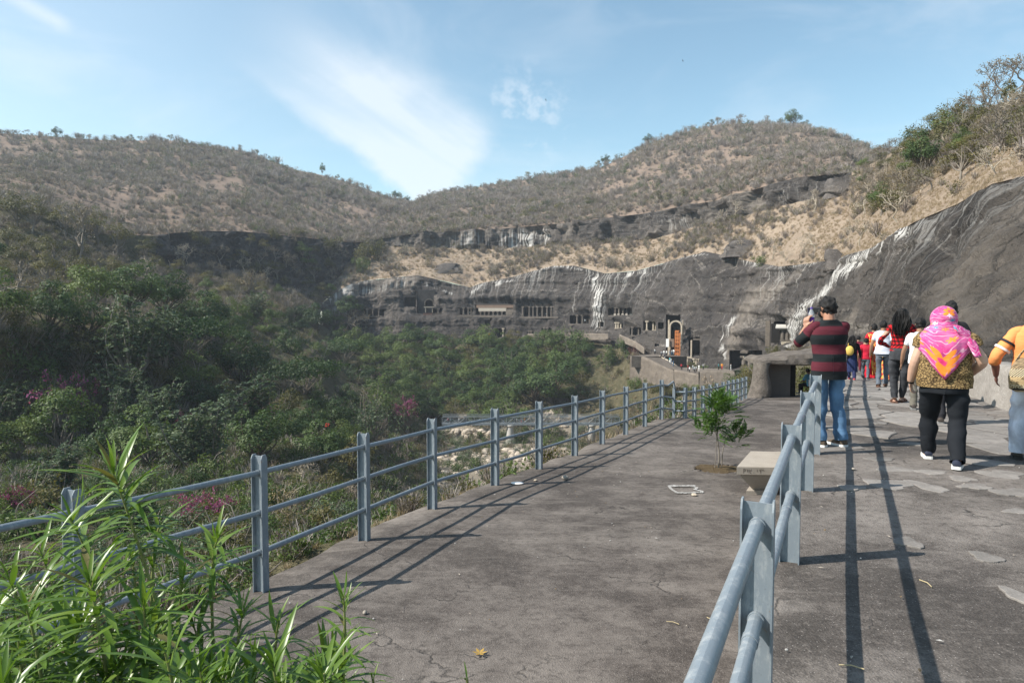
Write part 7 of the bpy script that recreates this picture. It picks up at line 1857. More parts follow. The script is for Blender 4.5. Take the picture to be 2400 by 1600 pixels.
def person(label, group, pos, yaw, H, P_, outfit, vox=0.009, seed=1):
    """P_: joints as fractions of H, x right, y forward, z up"""
    root = empty('person', pos, yaw, label, 'person', group)
    g = dict(sh=0.112, ch=0.088, wa=0.078, hi=0.088, dp=0.68, th=0.050, cal=0.033, arm=0.027, head=(0, 0.012, 0.93), hturn=0.0)
    g.update(P_.get('g', {}))
    Q = lambda p: np.array(p[:3], float) * H
    pel = Q(P_.get('pel', (0, 0, 0.52))); nk = Q(P_.get('nk', (0, 0.0, 0.845)))
    J = {}
    for s_, k in ((-1, 'l'), (1, 'r')):
        J[k + 'h'] = pel + np.array([s_ * 0.05 * H, 0, -0.02 * H]); J[k + 's'] = Q(P_.get(k + 's', (s_ * g['sh'] * 0.80, 0, 0.800)))
        for q, dflt in (('k', (s_ * 0.05, 0.01, 0.285)), ('a', (s_ * 0.05, -0.01, 0.045)), ('e', (s_ * 0.15, -0.02, 0.63)), ('w', (s_ * 0.165, 0.02, 0.485))): J[k + q] = Q(P_.get(k + q, dflt))
    # body
    mb = MB(); tr = [(pel + np.array([0, 0, -0.05 * H]), g['hi'] * .74), (pel, g['hi'] * .78), (pel * .6 + nk * .4, g['wa'] * .78), (pel * .25 + nk * .75, g['ch'] * .8), (nk + np.array([0, 0, -0.045 * H]), g['sh'] * .66), (nk + np.array([0, 0, -0.01 * H]), 0.04)]
    mb.rings([ring(c, r * H, r * H * g['dp'] * (1 if i < 4 else .8), 16) for i, (c, r) in enumerate(tr)], cap0=True, cap1=True)
    hd = Q(g['head']); hr = 0.066 * H * 0.5 / 0.5; ht = g['hturn']; hx = np.array([math.cos(ht), math.sin(ht), 0]); hy = np.array([-math.sin(ht), math.cos(ht), 0]); hz_ = np.array([0, 0, 1.0])
    mb.tube([nk - np.array([0, 0, 0.03 * H]), (nk + hd) / 2 + np.array([0, -0.004 * H, 0]), hd], [0.040 * H, 0.034 * H, 0.03 * H], 12)
    mb.ball(hd + hz_ * 0.008 * H, (0.044 * H, 0.056 * H, 0.060 * H), 16, 12, [hx, hy, hz_]); mb.ball(hd - hz_ * 0.026 * H + hy * 0.016 * H, (0.034 * H, 0.038 * H, 0.042 * H), 12, 9, [hx, hy, hz_])
    mb.ball(hd + hy * 0.055 * H - hz_ * 0.004 * H, (0.009 * H, 0.013 * H, 0.017 * H), 8, 6, [hx, hy, hz_])          # nose
    for s_ in (-1, 1): mb.ball(hd + hx * s_ * 0.046 * H - hz_ * 0.002 * H - hy * 0.002 * H, (0.008 * H, 0.014 * H, 0.020 * H), 8, 6, [hx, hy, hz_])
    mb.ball(hd + hy * 0.050 * H - hz_ * 0.034 * H, (0.016 * H, 0.008 * H, 0.006 * H), 8, 6, [hx, hy, hz_])             # lips
    for k in 'lr':
        mb.tube(smooth_path([J[k + 's'] - np.array([0, 0, .005 * H]), (J[k + 's'] + J[k + 'e']) / 2, J[k + 'e'], (J[k + 'e'] + J[k + 'w']) / 2, J[k + 'w']], 13), rads([g['arm'] * 1.12 * H, g['arm'] * H, g['arm'] * .86 * H, g['arm'] * .84 * H, g['arm'] * .55 * H], 13), 12)
        hb = J[k + 'h'].copy(); hb[0] = pel[0] + (-1 if k == 'l' else 1) * (g['hi'] - g['th'] * 1.0) * H
        mb.tube(smooth_path([hb, (hb + J[k + 'k']) / 2, J[k + 'k'], (J[k + 'k'] * .62 + J[k + 'a'] * .38), J[k + 'a']], 13), rads([g['th'] * .8 * H, g['th'] * .72 * H, g['th'] * .58 * H, g['cal'] * .9 * H, 0.022 * H], 13), 12)
        fd = P_.get(k + 'f', 0.0); fv = np.array([-math.sin(fd), math.cos(fd), 0]); a = J[k + 'a']
        mb.ball(a * np.array([1, 1, 0]) + fv * 0.04 * H + np.array([0, 0, a[2] - 0.045 * H + 0.020 * H]), (0.024 * H, 0.062 * H, 0.017 * H), 10, 6, [np.array([fv[1], -fv[0], 0]), fv, hz_])
        hnd = P_.get(k + 'hand')
        wv = unit(J[k + 'w'] - J[k + 'e'])
        s_ = -1 if k == 'l' else 1
        if hnd is None: hnd = (wv, (-s_, 0.1, 0), (0.1 * s_, 1, 0), 0.4)
        hand(mb, J[k + 'w'], hnd[0], hnd[1], hnd[2], 0.105 * H, hnd[3])
    b_ = mb.build('body', skin(outfit.get('skin', (0.32, 0.175, 0.11))), root); remesh(b_, vox, 2)
    # face details
    for s_ in (-1, 1):
        mb = MB(); mb.ball(hd + hy * 0.051 * H + hx * s_ * 0.018 * H + hz_ * 0.008 * H, (0.006 * H, 0.004 * H, 0.0035 * H), 8, 6, [hx, hy, hz_]); mb.build('eye', M['dark'], root, True)
    # top
    if 'top' in outfit:
        T = outfit['top']; mb = MB(); hem = T.get('hem', 0.47) * H; loose = T.get('loose', 1.12)
        zs = np.linspace(hem, nk[2] + 0.004 * H, 22); rs = []
        for z in zs:
            f = z / H; w_ = np.interp(f, [0.40, 0.50, 0.62, 0.74, 0.795, 0.818, 0.835, 0.85], [g['hi'] * 1.04, g['hi'], g['wa'], g['ch'], g['sh'] * 0.93, g['sh'] * 0.80, g['sh'] * 0.55, 0.046]); t = (z - pel[2]) / (nk[2] - pel[2])
            c = pel + (nk - pel) * t; lo_ = loose if f < 0.78 else 1.05
            rs.append(ring((c[0], c[1], z), w_ * H * lo_, w_ * H * lo_ * np.interp(f, [0.4, 0.6, 0.79, 0.82, 0.85], [g['dp'], g['dp'], g['dp'] * .82, g['dp'] * .72, 0.95]), 32, 2.2 if f < .8 else 2.0))
        mb.rings(rs)
        mb.mi = 1; sl = T.get('sleeve', 0.9)
        for k in 'lr':
            inn_ = J[k + 's'] * np.array([0.5, 1, 1]) + np.array([0, 0, 0.004 * H]); full = smooth_path([inn_, J[k + 's'], (J[k + 's'] + J[k + 'e']) / 2, J[k + 'e'], (J[k + 'e'] + J[k + 'w']) / 2, J[k + 'w']], 46)
            n_ = max(8, int(46 * (0.2 + 0.8 * sl))); pth = full[:n_]; rr = rads([g['arm'] * 1.1 * H, g['arm'] * 1.3 * H, g['arm'] * 1.28 * H, g['arm'] * 1.2 * H, g['arm'] * 1.05 * H, g['arm'] * 0.8 * H], 46)[:n_] * T.get('sl_loose', 1.0)
            mb.tube(pth, rr, 18, cap=False, v0=0.0)
        o = mb.build(T.get('name', 'shirt'), [T['mat'], T.get('smat', T['mat'])], root, True); wrinkle(o, T.get('amp', 0.022) * 1.5, (6 / H, 6 / H, 15 / H), seed)
    if 'legs' in outfit:
        T = outfit['legs']; mb = MB(); zs = np.linspace(0.455 * H, T.get('waist', 0.545) * H, 10); rs = []
        for z in zs:
            w_ = np.interp(z / H, [0.45, 0.50, 0.56, 0.62], [g['hi'] * .98, g['hi'] * 1.0, g['hi'] * 0.93, g['wa'] * 0.92]); c = pel + (nk - pel) * (z - pel[2]) / (nk[2] - pel[2])
            rs.append(ring((c[0], c[1], z), w_ * H, w_ * H * g['dp'] * T.get('seat', 1.0), 28, 2.1))
        mb.rings(rs, cap0=True)
        for k in 'lr':
            hp = J[k + 'h'].copy(); s_ = -1 if k == 'l' else 1; hp[2] += 0.02 * H; hp[0] = pel[0] + s_ * (g['hi'] - g['th'] * 1.0) * H
            an = J[k + 'a'] + np.array([0, 0, T.get('cuff', -0.005) * H]); pth = smooth_path([hp, (hp * .55 + J[k + 'k'] * .45), J[k + 'k'], J[k + 'k'] * .55 + an * .45, an], 30)
            mb.tube(pth, rads([g['th'] * 1.0 * H, g['th'] * .98 * H, g['th'] * T.get('kn', .78) * H, g['cal'] * T.get('ca', 1.18) * H, g['cal'] * T.get('an', 1.0) * H], 30), 20, cap=False)
        o = mb.build('trousers', T['mat'], root, True); wrinkle(o, T.get('amp', 0.016) * 1.5, (8 / H, 8 / H, 24 / H), seed + 5)
    if 'skirt' in outfit:
        T = outfit['skirt']; mb = MB(); rs = []
        for i, z in enumerate(np.linspace(T.get('bot', 0.03) * H, 0.60 * H, 22)):
            w_ = np.interp(z / H, [0.03, 0.3, 0.52, 0.60], [T.get('w', 0.125), T.get('w', 0.125) * .9, g['hi'] * 1.08, g['wa']]); r = ring((pel[0], pel[1], z), w_ * H, w_ * H * 0.8, 48, 2.0)
            q = np.linspace(0, 2 * PI, 49); k = 1 + 0.07 * np.sin(q * 11 + 1.3 * np.sin(q * 2)) * (1 - z / (0.62 * H)); r[:, :2] = pel[:2] + (r[:, :2] - pel[:2]) * k[:, None]; rs.append(r)
        mb.rings(rs); o = mb.build(T.get('name', 'skirt'), T['mat'], root, True)
    for k in 'lr':
        a = J[k + 'a']; fm = outfit.get('shoes')
        if fm: shoe(root, (a[0], a[1], a[2], a[2] - 0.045 * H), P_.get(k + 'f', 0.0), 0.152 * H, fm[0], sandal=fm[1])
    # hair
    hs = outfit.get('hair', 'short')
    if hs in ('short', 'long'):
        mb = MB(); n1, n2 = 40, 24; rs = []
        for i in range(n2):
            th = PI * 0.02 + (PI * 0.72) * i / (n2 - 1); r = []
            for t in np.linspace(0, 2 * PI, n1 + 1):
                fr = max(0.0, math.sin(t))            # +1 at the face
                th2 = th * (1 - 0.44 * fr ** 0.8); kk = 1.0
                v = hx * math.cos(t) * math.sin(th2) * 0.0505 * H + hy * math.sin(t) * math.sin(th2) * 0.0625 * H + hz_ * math.cos(th2) * 0.0665 * H
                r.append(hd + hz_ * 0.008 * H - hy * 0.004 * H + v * kk)
            rs.append(np.array(r))
        rs = np.array(rs); dn = (fbm(rs / H * 60, 3, seed + 30) * 0.019 * H)[..., None]; rs = rs + unit(rs - hd) * dn; rs[:, -1] = rs[:, 0]
        mb.rings(list(rs), cap0=True)
        if hs == 'long':
            pm = smooth_path([hd + hz_ * 0.02 * H - hy * 0.03 * H, hd - hz_ * 0.05 * H - hy * 0.045 * H, np.array([nk[0], nk[1] - 0.062 * H, 0.80 * H]), np.array([nk[0] - 0.004, nk[1] - 0.078 * H, outfit.get('hairlen', 0.70) * H + 0.02 * H])], 20); q = []
            for i, c in enumerate(pm):
                t = i / 19; q.append(ring(c, np.interp(t, [0, .3, .7, 1], [.036, .044, .044, .012]) * H, np.interp(t, [0, .3, .7, 1], [.04, .036, .024, .012]) * H, 30))
            q = np.array(q); q = q + unit(q - pm[:, None]) * (fbm(q / H * np.array([34, 34, 15]), 3, 9) * 0.016 * H)[..., None]; q[:, -1] = q[:, 0]; mb.rings(list(q), cap0=True, cap1=True)
            for i in range(170):
                t = PI + R.uniform(-0.12, 1.12) * PI; b0 = hd + hx * math.cos(t) * 0.050 * H + hy * math.sin(t) * 0.058 * H + hz_ * R.uniform(-0.01, 0.045) * H
                dx = R.normal(0, 0.035); zl = outfit.get('hairlen', 0.70) + R.uniform(-0.02, 0.07); e_ = np.array([nk[0] + math.cos(t) * R.uniform(0.01, 0.048) * H + dx * H * .3, nk[1] - R.uniform(0.055, 0.098) * H, zl * H])
                m1 = b0 * 0.5 + e_ * 0.5 + np.array([math.cos(t) * 0.028 * H, -0.018 * H, 0.02 * H]); ph = R.uniform(0, 6)
                pth = smooth_path([b0, m1, e_], 12); wv = np.sin(np.linspace(0, 9, 12) + ph) * 0.008 * H * np.linspace(0.2, 1, 12); pth[:, 0] += wv; pth[:, 1] += np.cos(np.linspace(0, 8, 12) + ph) * 0.006 * H
                mb.tube(pth, np.interp(np.linspace(0, 1, 12), [0, .3, .8, 1], [0.006, 0.0065, 0.0045, 0.001]) * H, 4, cap=False)
        mb.build('hair', HAIR, root, True)
    return root, J, b_

def mpos(un, y):
    return ((un - 1200) / F * y * 1.0, y, float(path_z(y)))
def mpix(un, vn_):
    p = hit(un / K, vn_ / K, lambda y: float(path_z(y))); return (p[0], p[1], float(path_z(p[1])))
WHITE_SOLE = mat_plain('white_sole', (0.72, 0.72, 0.70), 0.6)
BLACK = (0.016, 0.019, 0.021); MAROON = (0.098, 0.020, 0.030)

# man photographing with a phone and a bottle in his hand
H = 1.72
br = [0.40, 0.514, 0.575, 0.626, 0.687, 0.752, 0.812, 0.9]
swt = mat_cloth('striped_jersey', BLACK, fn=stripes(H, [q * H for q in br], BLACK, MAROON))
slv = mat_cloth('striped_sleeve', BLACK, fn=stripes(H, [-0.01, 0.0, 0.20, 0.34, 0.40, 0.8, 0.9], BLACK, MAROON))
m = bpy.data.materials['striped_sleeve']
mp = mpix(1938, 1047)
man, JM, _b = person('man in a maroon and black striped jersey photographing the cliff with a phone', 'visitors on the upper path', mp, math.radians(-2), H, {
    'g': dict(sh=0.126, ch=0.110, wa=0.103, hi=0.102, th=0.052, cal=0.035, arm=0.028, dp=0.60, head=(-0.004, 0.022, 0.925), hturn=0.35), 'nk': (0.0, 0.0, 0.845),
    'le': (-0.165, 0.085, 0.685), 'lw': (-0.085, 0.175, 0.795), 're': (0.105, 0.17, 0.70), 'rw': (0.072, 0.205, 0.835), 'lhand': ((0.12, 0.25, 1.0), (0.75, -0.35, -0.05), (0.75, -0.5, 0.2), 0.55), 'rhand': ((-0.45, 0.25, 0.85), (-0.6, 0.6, -0.2), (-0.5, -0.75, 0.2), 0.8),
    'lk': (-0.045, 0.012, 0.285), 'la': (-0.046, 0.0, 0.045), 'rk': (0.072, 0.03, 0.285), 'ra': (0.100, 0.02, 0.045), 'lf': 0.75, 'rf': 0.30},
    {'skin': (0.36, 0.185, 0.12), 'top': dict(mat=swt, smat=slv, hem=0.455, loose=1.08, sleeve=0.62, name='jersey'), 'legs': dict(mat=mat_cloth('blue_jeans', (0.17, 0.30, 0.46), fn=denim((0.105, 0.20, 0.335))), kn=.80, ca=1.2, an=1.2, cuff=0.004, waist=0.56), 'shoes': ((mat_plain('brown_canvas', (0.10, 0.075, 0.055), 0.9), WHITE_SOLE), False), 'hair': 'short'}, vox=0.0062, seed=11)
yz = Matrix.Rotation(math.radians(-2), 3, 'Z')
def at_local(root, p): return root.matrix_basis @ Vector(p)
# face mask strap and glasses arm (worn, parts of the man)
hd = np.array((-0.004, 0.022, 0.925)) * H; hx = np.array([math.cos(.35), math.sin(.35), 0]); hy = np.array([-math.sin(.35), math.cos(.35), 0])
mb = MB(); mb.ball(hd + hy * 0.045 * H + np.array([0, 0, -0.03 * H]), (0.036 * H, 0.026 * H, 0.036 * H), 12, 9, [hx, hy, (0, 0, 1)]); mb.build('face_mask', mat_plain('black_mask', (0.015, 0.015, 0.017), 0.8), man, True)
mb = MB(); mb.tube([hd + hx * -0.047 * H + np.array([0, 0, 0.012 * H]), hd + hx * -0.049 * H + hy * 0.03 * H + np.array([0, 0, 0.014 * H]), hd + hx * -0.04 * H + hy * 0.058 * H + np.array([0, 0, 0.010 * H])], 0.003, 6)
mb.tube([hd + hy * 0.064 * H + hx * q + np.array([0, 0, 0.010 * H]) for q in (-0.06, 0.0, 0.06)], 0.003, 6); mb.build('spectacles', M['dark'], man, True)
def held(name, mbs, label, cat, root):
    ro = empty(name, root.location, root.rotation_euler.z, label, cat)
    for nm, mb, mt, sm in mbs: mb.build(nm, mt, ro, sm, 40)
    return ro
ph = np.array((0.006, 0.262, 0.905)) * H
mb1 = MB(); mb1.box(ph, (0.158, 0.008, 0.075)); mb2 = MB(); mb2.box(ph + np.array([0, -0.0048, 0]), (0.146, 0.001, 0.068)); mb3 = MB(); mb3.box(ph + np.array([0.05, 0.006, 0.02]), (0.03, 0.005, 0.025))
sm_, snt, sb = newmat('phone_screen', 0.15, 0.5); sb.inputs['Base Color'].default_value = (0.02, 0.022, 0.03, 1)
held('phone', [('case', mb1, mat_plain('phone_case', (0.03, 0.025, 0.09), 0.4), False), ('screen', mb2, sm_, False), ('camera_bump', mb3, M['dark'], False)], 'dark phone held level in the striped man\'s raised hands', 'phone', man)
bc = np.array((-0.040, 0.205, 0.0)) * H; bt_ = np.array([0.02, 0.0, 1.0]); bt_ = bt_ / np.linalg.norm(bt_); bz0 = 0.782 * H
def bp(z): return np.array([bc[0] + (z) * bt_[0], bc[1], bz0 + z])
gm, gnt, gb = newmat('clear_plastic', 0.12, 0.5); gb.inputs['Transmission Weight'].default_value = 0.75; gb.inputs['Base Color'].default_value = (0.86, 0.9, 0.95, 1); gb.inputs['IOR'].default_value = 1.2
mb1 = MB(); mb1.tube([bp(z) for z in (0, 0.004, 0.02, 0.08, 0.16, 0.185, 0.21, 0.228, 0.236)], [0.026, 0.032, 0.034, 0.034, 0.034, 0.031, 0.022, 0.014, 0.013], 18)
mb2 = MB(); mb2.tube([bp(z) for z in (0.048, 0.138)], [0.0346, 0.0346], 18, cap=False); mb3 = MB(); mb3.tube([bp(z) for z in (0.234, 0.238, 0.254, 0.257)], [0.014, 0.0155, 0.0155, 0.013], 14)
held('water_bottle', [('bottle_body', mb1, gm, True), ('bottle_label', mb2, mat_plain('purple_label', (0.14, 0.035, 0.34), 0.5, 0.3, 0, 0.4, 30), True), ('bottle_cap', mb3, mat_plain('purple_cap', (0.10, 0.06, 0.28), 0.5), True)], 'clear water bottle with a purple label in the striped man\'s left hand', 'bottle', man)

# woman in the floral headscarf
H = 1.60
sc_m = mat_cloth('floral_scarf', (0.6, 0.05, 0.27), fn=floral, rough=0.6); leo = mat_cloth('leopard_print', (0.3, 0.2, 0.08), fn=leopard)
wp = mpix(2208, 1087)
wom, JW, _b = person('woman in a pink floral headscarf and leopard print top walking away', 'visitors on the upper path', wp, math.radians(-30), H, {
    'g': dict(sh=0.130, ch=0.122, wa=0.124, hi=0.134, th=0.069, cal=0.044, arm=0.036, dp=0.72, head=(-0.012, 0.02, 0.925)), 'ls': (-0.115, 0.0, 0.79), 'rs': (0.115, 0, 0.79),
    'le': (-0.162, -0.012, 0.655), 'lw': (-0.186, 0.05, 0.515), 're': (0.195, -0.02, 0.665), 'rw': (0.150, 0.13, 0.575), 'lhand': ((0.10, 0.25, -1), (0.9, 0.4, 0.1), (0.3, 0.9, 0.2), 0.45),
    'lk': (-0.075, 0.12, 0.285), 'la': (-0.075, 0.155, 0.047), 'rk': (0.075, 0.0, 0.285), 'ra': (0.070, -0.15, 0.055), 'lf': 0.1, 'rf': -0.12},
    {'skin': (0.50, 0.31, 0.225), 'top': dict(mat=leo, hem=0.495, loose=1.13, sleeve=0.22, sl_loose=1.12, amp=0.03, name='printed_top'), 'legs': dict(mat=mat_cloth('black_trousers', (0.014, 0.016, 0.020)), kn=.76, ca=1.2, an=0.9, waist=0.53, amp=0.014), 'shoes': ((mat_plain('navy_trainer', (0.022, 0.028, 0.05), 0.8), WHITE_SOLE), False), 'hair': 'none'}, vox=0.0062, seed=21)
hd = np.array((-0.012, 0.02, 0.925)) * H
mb = MB(); rs = []; nA = 56
lev = np.linspace(0, 1, 30)
for t in lev:
    r = []
    for a in np.linspace(0, 2 * PI, nA + 1):
        ca, sa = math.cos(a), math.sin(a); back = max(0.0, -sa)     # sa = +1 at the face
        th = min(t / 0.42, 1.0) * PI * 0.62
        if t < 0.42:
            v = np.array([ca * math.sin(th) * 0.077, sa * math.sin(th) * 0.084 - 0.004, math.cos(th) * 0.082]) * H; p = hd + v
            if sa > 0.55: p = hd + v * np.array([1, 0.96, 1])
        else:
            q = (t - 0.42) / 0.58
            hw = np.interp(q, [0, 0.10, 0.32, 0.55, 1], [0.072, 0.076, 0.116, 0.146, 0.150]); hdp = np.interp(q, [0, 0.10, 0.32, 0.6, 1], [0.076, 0.076, 0.092, 0.115, 0.118])
            side = abs(ca); tri = 1 - side                                  # hangs to a point at the centre of the back
            depth = np.interp(tri, [0, 0.25, 0.6, 1.0], [0.10, 0.15, 0.25, 0.345]) if sa < 0 else 0.10
            z = 0.893 - q * depth * (0.4 + 0.6 * q) - 0.055 * side * q
            kk = 1 - 0.62 * np.clip((q - 0.55) / 0.45, 0, 1) * (tri if sa < 0 else 0)
            p = np.array([ca * hw * (1.0 if side > .3 else 1.0) + (-0.012 if q < .3 else -0.004), sa * hdp - 0.004 * back, z]) * H
        r.append(p)
    rs.append(np.array(r))
rs = np.array(rs); fold = fbm(rs / H * np.array([26, 26, 9]), 3, 77) * 0.012 * H * np.clip((lev - 0.36) / 0.2, 0.12, 1)[:, None]
outw = rs - np.array([0, 0, 0]); outw[..., 2] = 0; outw = unit(outw); rs = rs + outw * fold[..., None]; rs[:, -1] = rs[:, 0]
mb.rings(list(rs), cap0=True)
# uv: around and down
k = nA + 1; mb.uv = [((i % k) / nA * 0.62, -(i // k) / 29 * 0.72) for i in range(len(mb.v))]
sc_o = mb.build('headscarf', sc_m, wom, True); sol = sc_o.modifiers.new('thick', 'SOLIDIFY'); sol.thickness = 0.004; sol.offset = 1
# loose end thrown over the right shoulder
mb = MB(); rs = []
for t in np.linspace(0, 1, 16):
    c = np.array([0.05 + 0.105 * t, -0.085 + 0.03 * math.sin(t * 3) - 0.01 * t, 0.865 - 0.03 * t - 0.115 * t * t]) * H; w_ = np.interp(t, [0, .4, .75, 1], [0.028, 0.052, 0.060, 0.045]) * H
    rs.append(np.array([c + np.array([math.cos(a) * w_ * 0.55, math.sin(a) * w_ * 0.42, math.cos(a) * -w_ * 0.35 + math.sin(a) * w_ * .6]) * (1 + 0.18 * math.sin(a * 3 + t * 7)) for a in np.linspace(0, 2 * PI, 19)]))
mb.rings(rs, cap0=True, cap1=True); mb.uv = [(0.3 + (i % 19) / 18 * 0.25, 0.2 + (i // 19) / 15 * 0.25) for i in range(len(mb.v))]; mb.build('scarf_end', sc_m, wom, True)
mb = MB(); wv = unit(JW['lw'] - JW['le']); a0 = JW['lw'] + wv * 0.004; mb.tube([a0 - wv * 0.012, a0 + wv * 0.006], 0.036, 14, cap=False); mb.build('wristband', M['dark'], wom, True)

# girl in the checked shirt
H = 1.60
fp = mpix(2107, 945)
fl = mat_cloth('red_black_check', (0.5, 0.02, 0.02), fn=plaid)
sandal = (mat_plain('brown_leather', (0.12, 0.06, 0.04), 0.6), None)
gi, JG, _b = person('girl with long wavy black hair in a red and black checked shirt', 'visitors on the upper path', fp, math.radians(-28), H, {
    'g': dict(sh=0.112, ch=0.095, wa=0.085, hi=0.112, th=0.060, cal=0.035, arm=0.025, dp=0.66, head=(0.01, 0.02, 0.925), hturn=-0.2), 'le': (-0.19, -0.02, 0.645), 'lw': (-0.10, 0.13, 0.585), 're': (0.165, -0.01, 0.64), 'rw': (0.11, 0.13, 0.62),
    'lk': (-0.052, 0.03, 0.285), 'la': (-0.040, 0.0, 0.047), 'rk': (0.046, 0.03, 0.285), 'ra': (0.026, 0.10, 0.047), 'lf': 0.15, 'rf': -0.35},
    {'skin': (0.40, 0.23, 0.16), 'top': dict(mat=fl, hem=0.555, loose=1.04, sleeve=0.97, amp=0.018), 'legs': dict(mat=mat_cloth('charcoal_jeans', (0.04, 0.042, 0.047), fn=denim((0.042, 0.044, 0.05))), kn=.74, ca=1.12, an=0.9, cuff=0.012, waist=0.58), 'shoes': (sandal, True), 'hair': 'long', 'hairlen': 0.715}, vox=0.009, seed=31)

# man in orange at the right, with a shoulder bag
H = 1.66
op = mpix(2400, 1080); op = (op[0] + 0.06, op[1], op[2])
orange_m = mat_cloth('orange_knit', (0.78, 0.29, 0.10))
om_, JO, _b = person('person in an orange jersey and pale jeans at the right edge with a printed bag', 'visitors on the upper path', op, math.radians(-34), H, {
    'g': dict(sh=0.114, ch=0.100, wa=0.096, hi=0.098, th=0.056, cal=0.038, arm=0.028, dp=0.66), 'le': (-0.195, -0.03, 0.645), 'lw': (-0.185, 0.06, 0.52), 're': (0.18, 0, 0.64), 'rw': (0.16, 0.1, 0.52), 'lk': (-0.06, 0.05, 0.285), 'la': (-0.062, 0.03, 0.047), 'rk': (0.055, 0.0, 0.285), 'ra': (0.06, -0.1, 0.05)},
    {'skin': (0.22, 0.10, 0.075), 'top': dict(mat=orange_m, hem=0.50, loose=1.08, sleeve=0.66, amp=0.02, name='jersey', sl_loose=1.0), 'legs': dict(mat=mat_cloth('pale_jeans', (0.50, 0.55, 0.68), fn=denim((0.56, 0.60, 0.70))), kn=.9, ca=1.35, an=1.2), 'shoes': ((mat_plain('dark_shoe', (0.04, 0.035, 0.03), 0.7), mat_plain('dark_sole', (0.03, 0.03, 0.03), 0.8)), False), 'hair': 'short'}, vox=0.009, seed=41)
for cc, off in (((0.02, 0.02, 0.025), 0.40), ((0.72, 0.66, 0.66), 0.66)):
    c = JO['ls'] * (1 - off) + JO['le'] * off; dv = unit(JO['le'] - JO['ls']); mb = MB(); mb.tube([c - dv * 0.012, c + dv * 0.012], 0.030 * 1.57 * H, 18, cap=False); mb.build('sleeve_band', mat_plain('sleeve_band', cc, 0.8), om_, True)
def bagfn(nt, uv, p):
    s = nd(nt, 'ShaderNodeSeparateXYZ', {0: uv}); u, v = s.outputs[0], s.outputs[1]
    zeb = ramp(nt, nd(nt, 'ShaderNodeTexWave', {'Vector': mapping(nt, uv, (1, 0.35, 1)), 'Scale': 12.0, 'Distortion': 5.0, 'Detail': 1.5, 'Detail Scale': 0.6}).outputs[1], [(0.45, 0), (0.55, 1)], 'CONSTANT')
    gir = ramp(nt, vor(nt, uv, 42, 'DISTANCE_TO_EDGE'), [(0.10, 1), (0.16, 0)])
    ani = ramp(nt, noi(nt, mapping(nt, uv, (1, 1.4, 1)), 26, 1, 0.4), [(0.56, 0), (0.60, 1)])
    tan, drk, cream = (0.42, 0.31, 0.17), (0.045, 0.036, 0.026), (0.55, 0.47, 0.32)
    c1 = mixc(nt, gir, (0.20, 0.13, 0.06), cream); c2 = mixc(nt, mth(nt, 'MULTIPLY', ani, 0.85), tan, (0.13, 0.09, 0.05)); c3 = mixc(nt, zeb, cream, drk); c4_ = mixc(nt, ramp(nt, noi(nt, uv, 60, 3), [(0.45, 0), (0.6, 1)]), (0.30, 0.22, 0.13), (0.08, 0.06, 0.045))
    z = v
    col = mixc(nt, mth(nt, 'GREATER_THAN', z, 0.075), c1, c2); col = mixc(nt, mth(nt, 'GREATER_THAN', z, 0.155), col, c3); col = mixc(nt, mth(nt, 'GREATER_THAN', z, 0.235), col, c4_)
    return col
bag_m = mat_cloth('animal_print_canvas', (0.4, 0.3, 0.15), fn=bagfn)
bag = empty('shoulder_bag', op, math.radians(-34), 'large tan shoulder bag with zebra stripes and little animals hanging at the orange jersey', 'bag')
mb = MB(); rs = []; bcx = np.array([0.02, -0.20, 0.755])
for z, w_, d_ in ((0.0, 0.17, 0.055), (0.03, 0.225, 0.075), (0.15, 0.235, 0.085), (0.26, 0.21, 0.07), (0.335, 0.17, 0.035), (0.345, 0.16, 0.02)):
    r = ring((bcx[0], bcx[1], bcx[2] + z), w_, d_, 28, 2.6); r[:, 2] += 0.02 * np.sin(r[:, 0] * 9); rs.append(r)
mb.rings(rs, uvv=[0.0, 0.03, 0.15, 0.26, 0.335, 0.345], cap0=True, cap1=True); mb.build('pouch', bag_m, bag, True)
mb = MB(); pth = smooth_path([bcx + np.array([-0.17, 0.0, 0.30]), bcx + np.array([-0.10, -0.015, 0.42]), np.array([0.05, -0.13, 1.29]), np.array([0.135, -0.03, 1.405]), np.array([0.13, 0.09, 1.32]), np.array([0.10, 0.14, 1.2])], 24); mb.tube(pth, 0.026, 8, ell=0.3); mb.build('strap', bag_m, bag, True)
mb = MB(); mb.tube([bcx + np.array([q, -0.078, 0.012]) for q in np.linspace(-0.2, 0.2, 8)], 0.009, 6); mb.build('piping', M['dark'], bag, True)

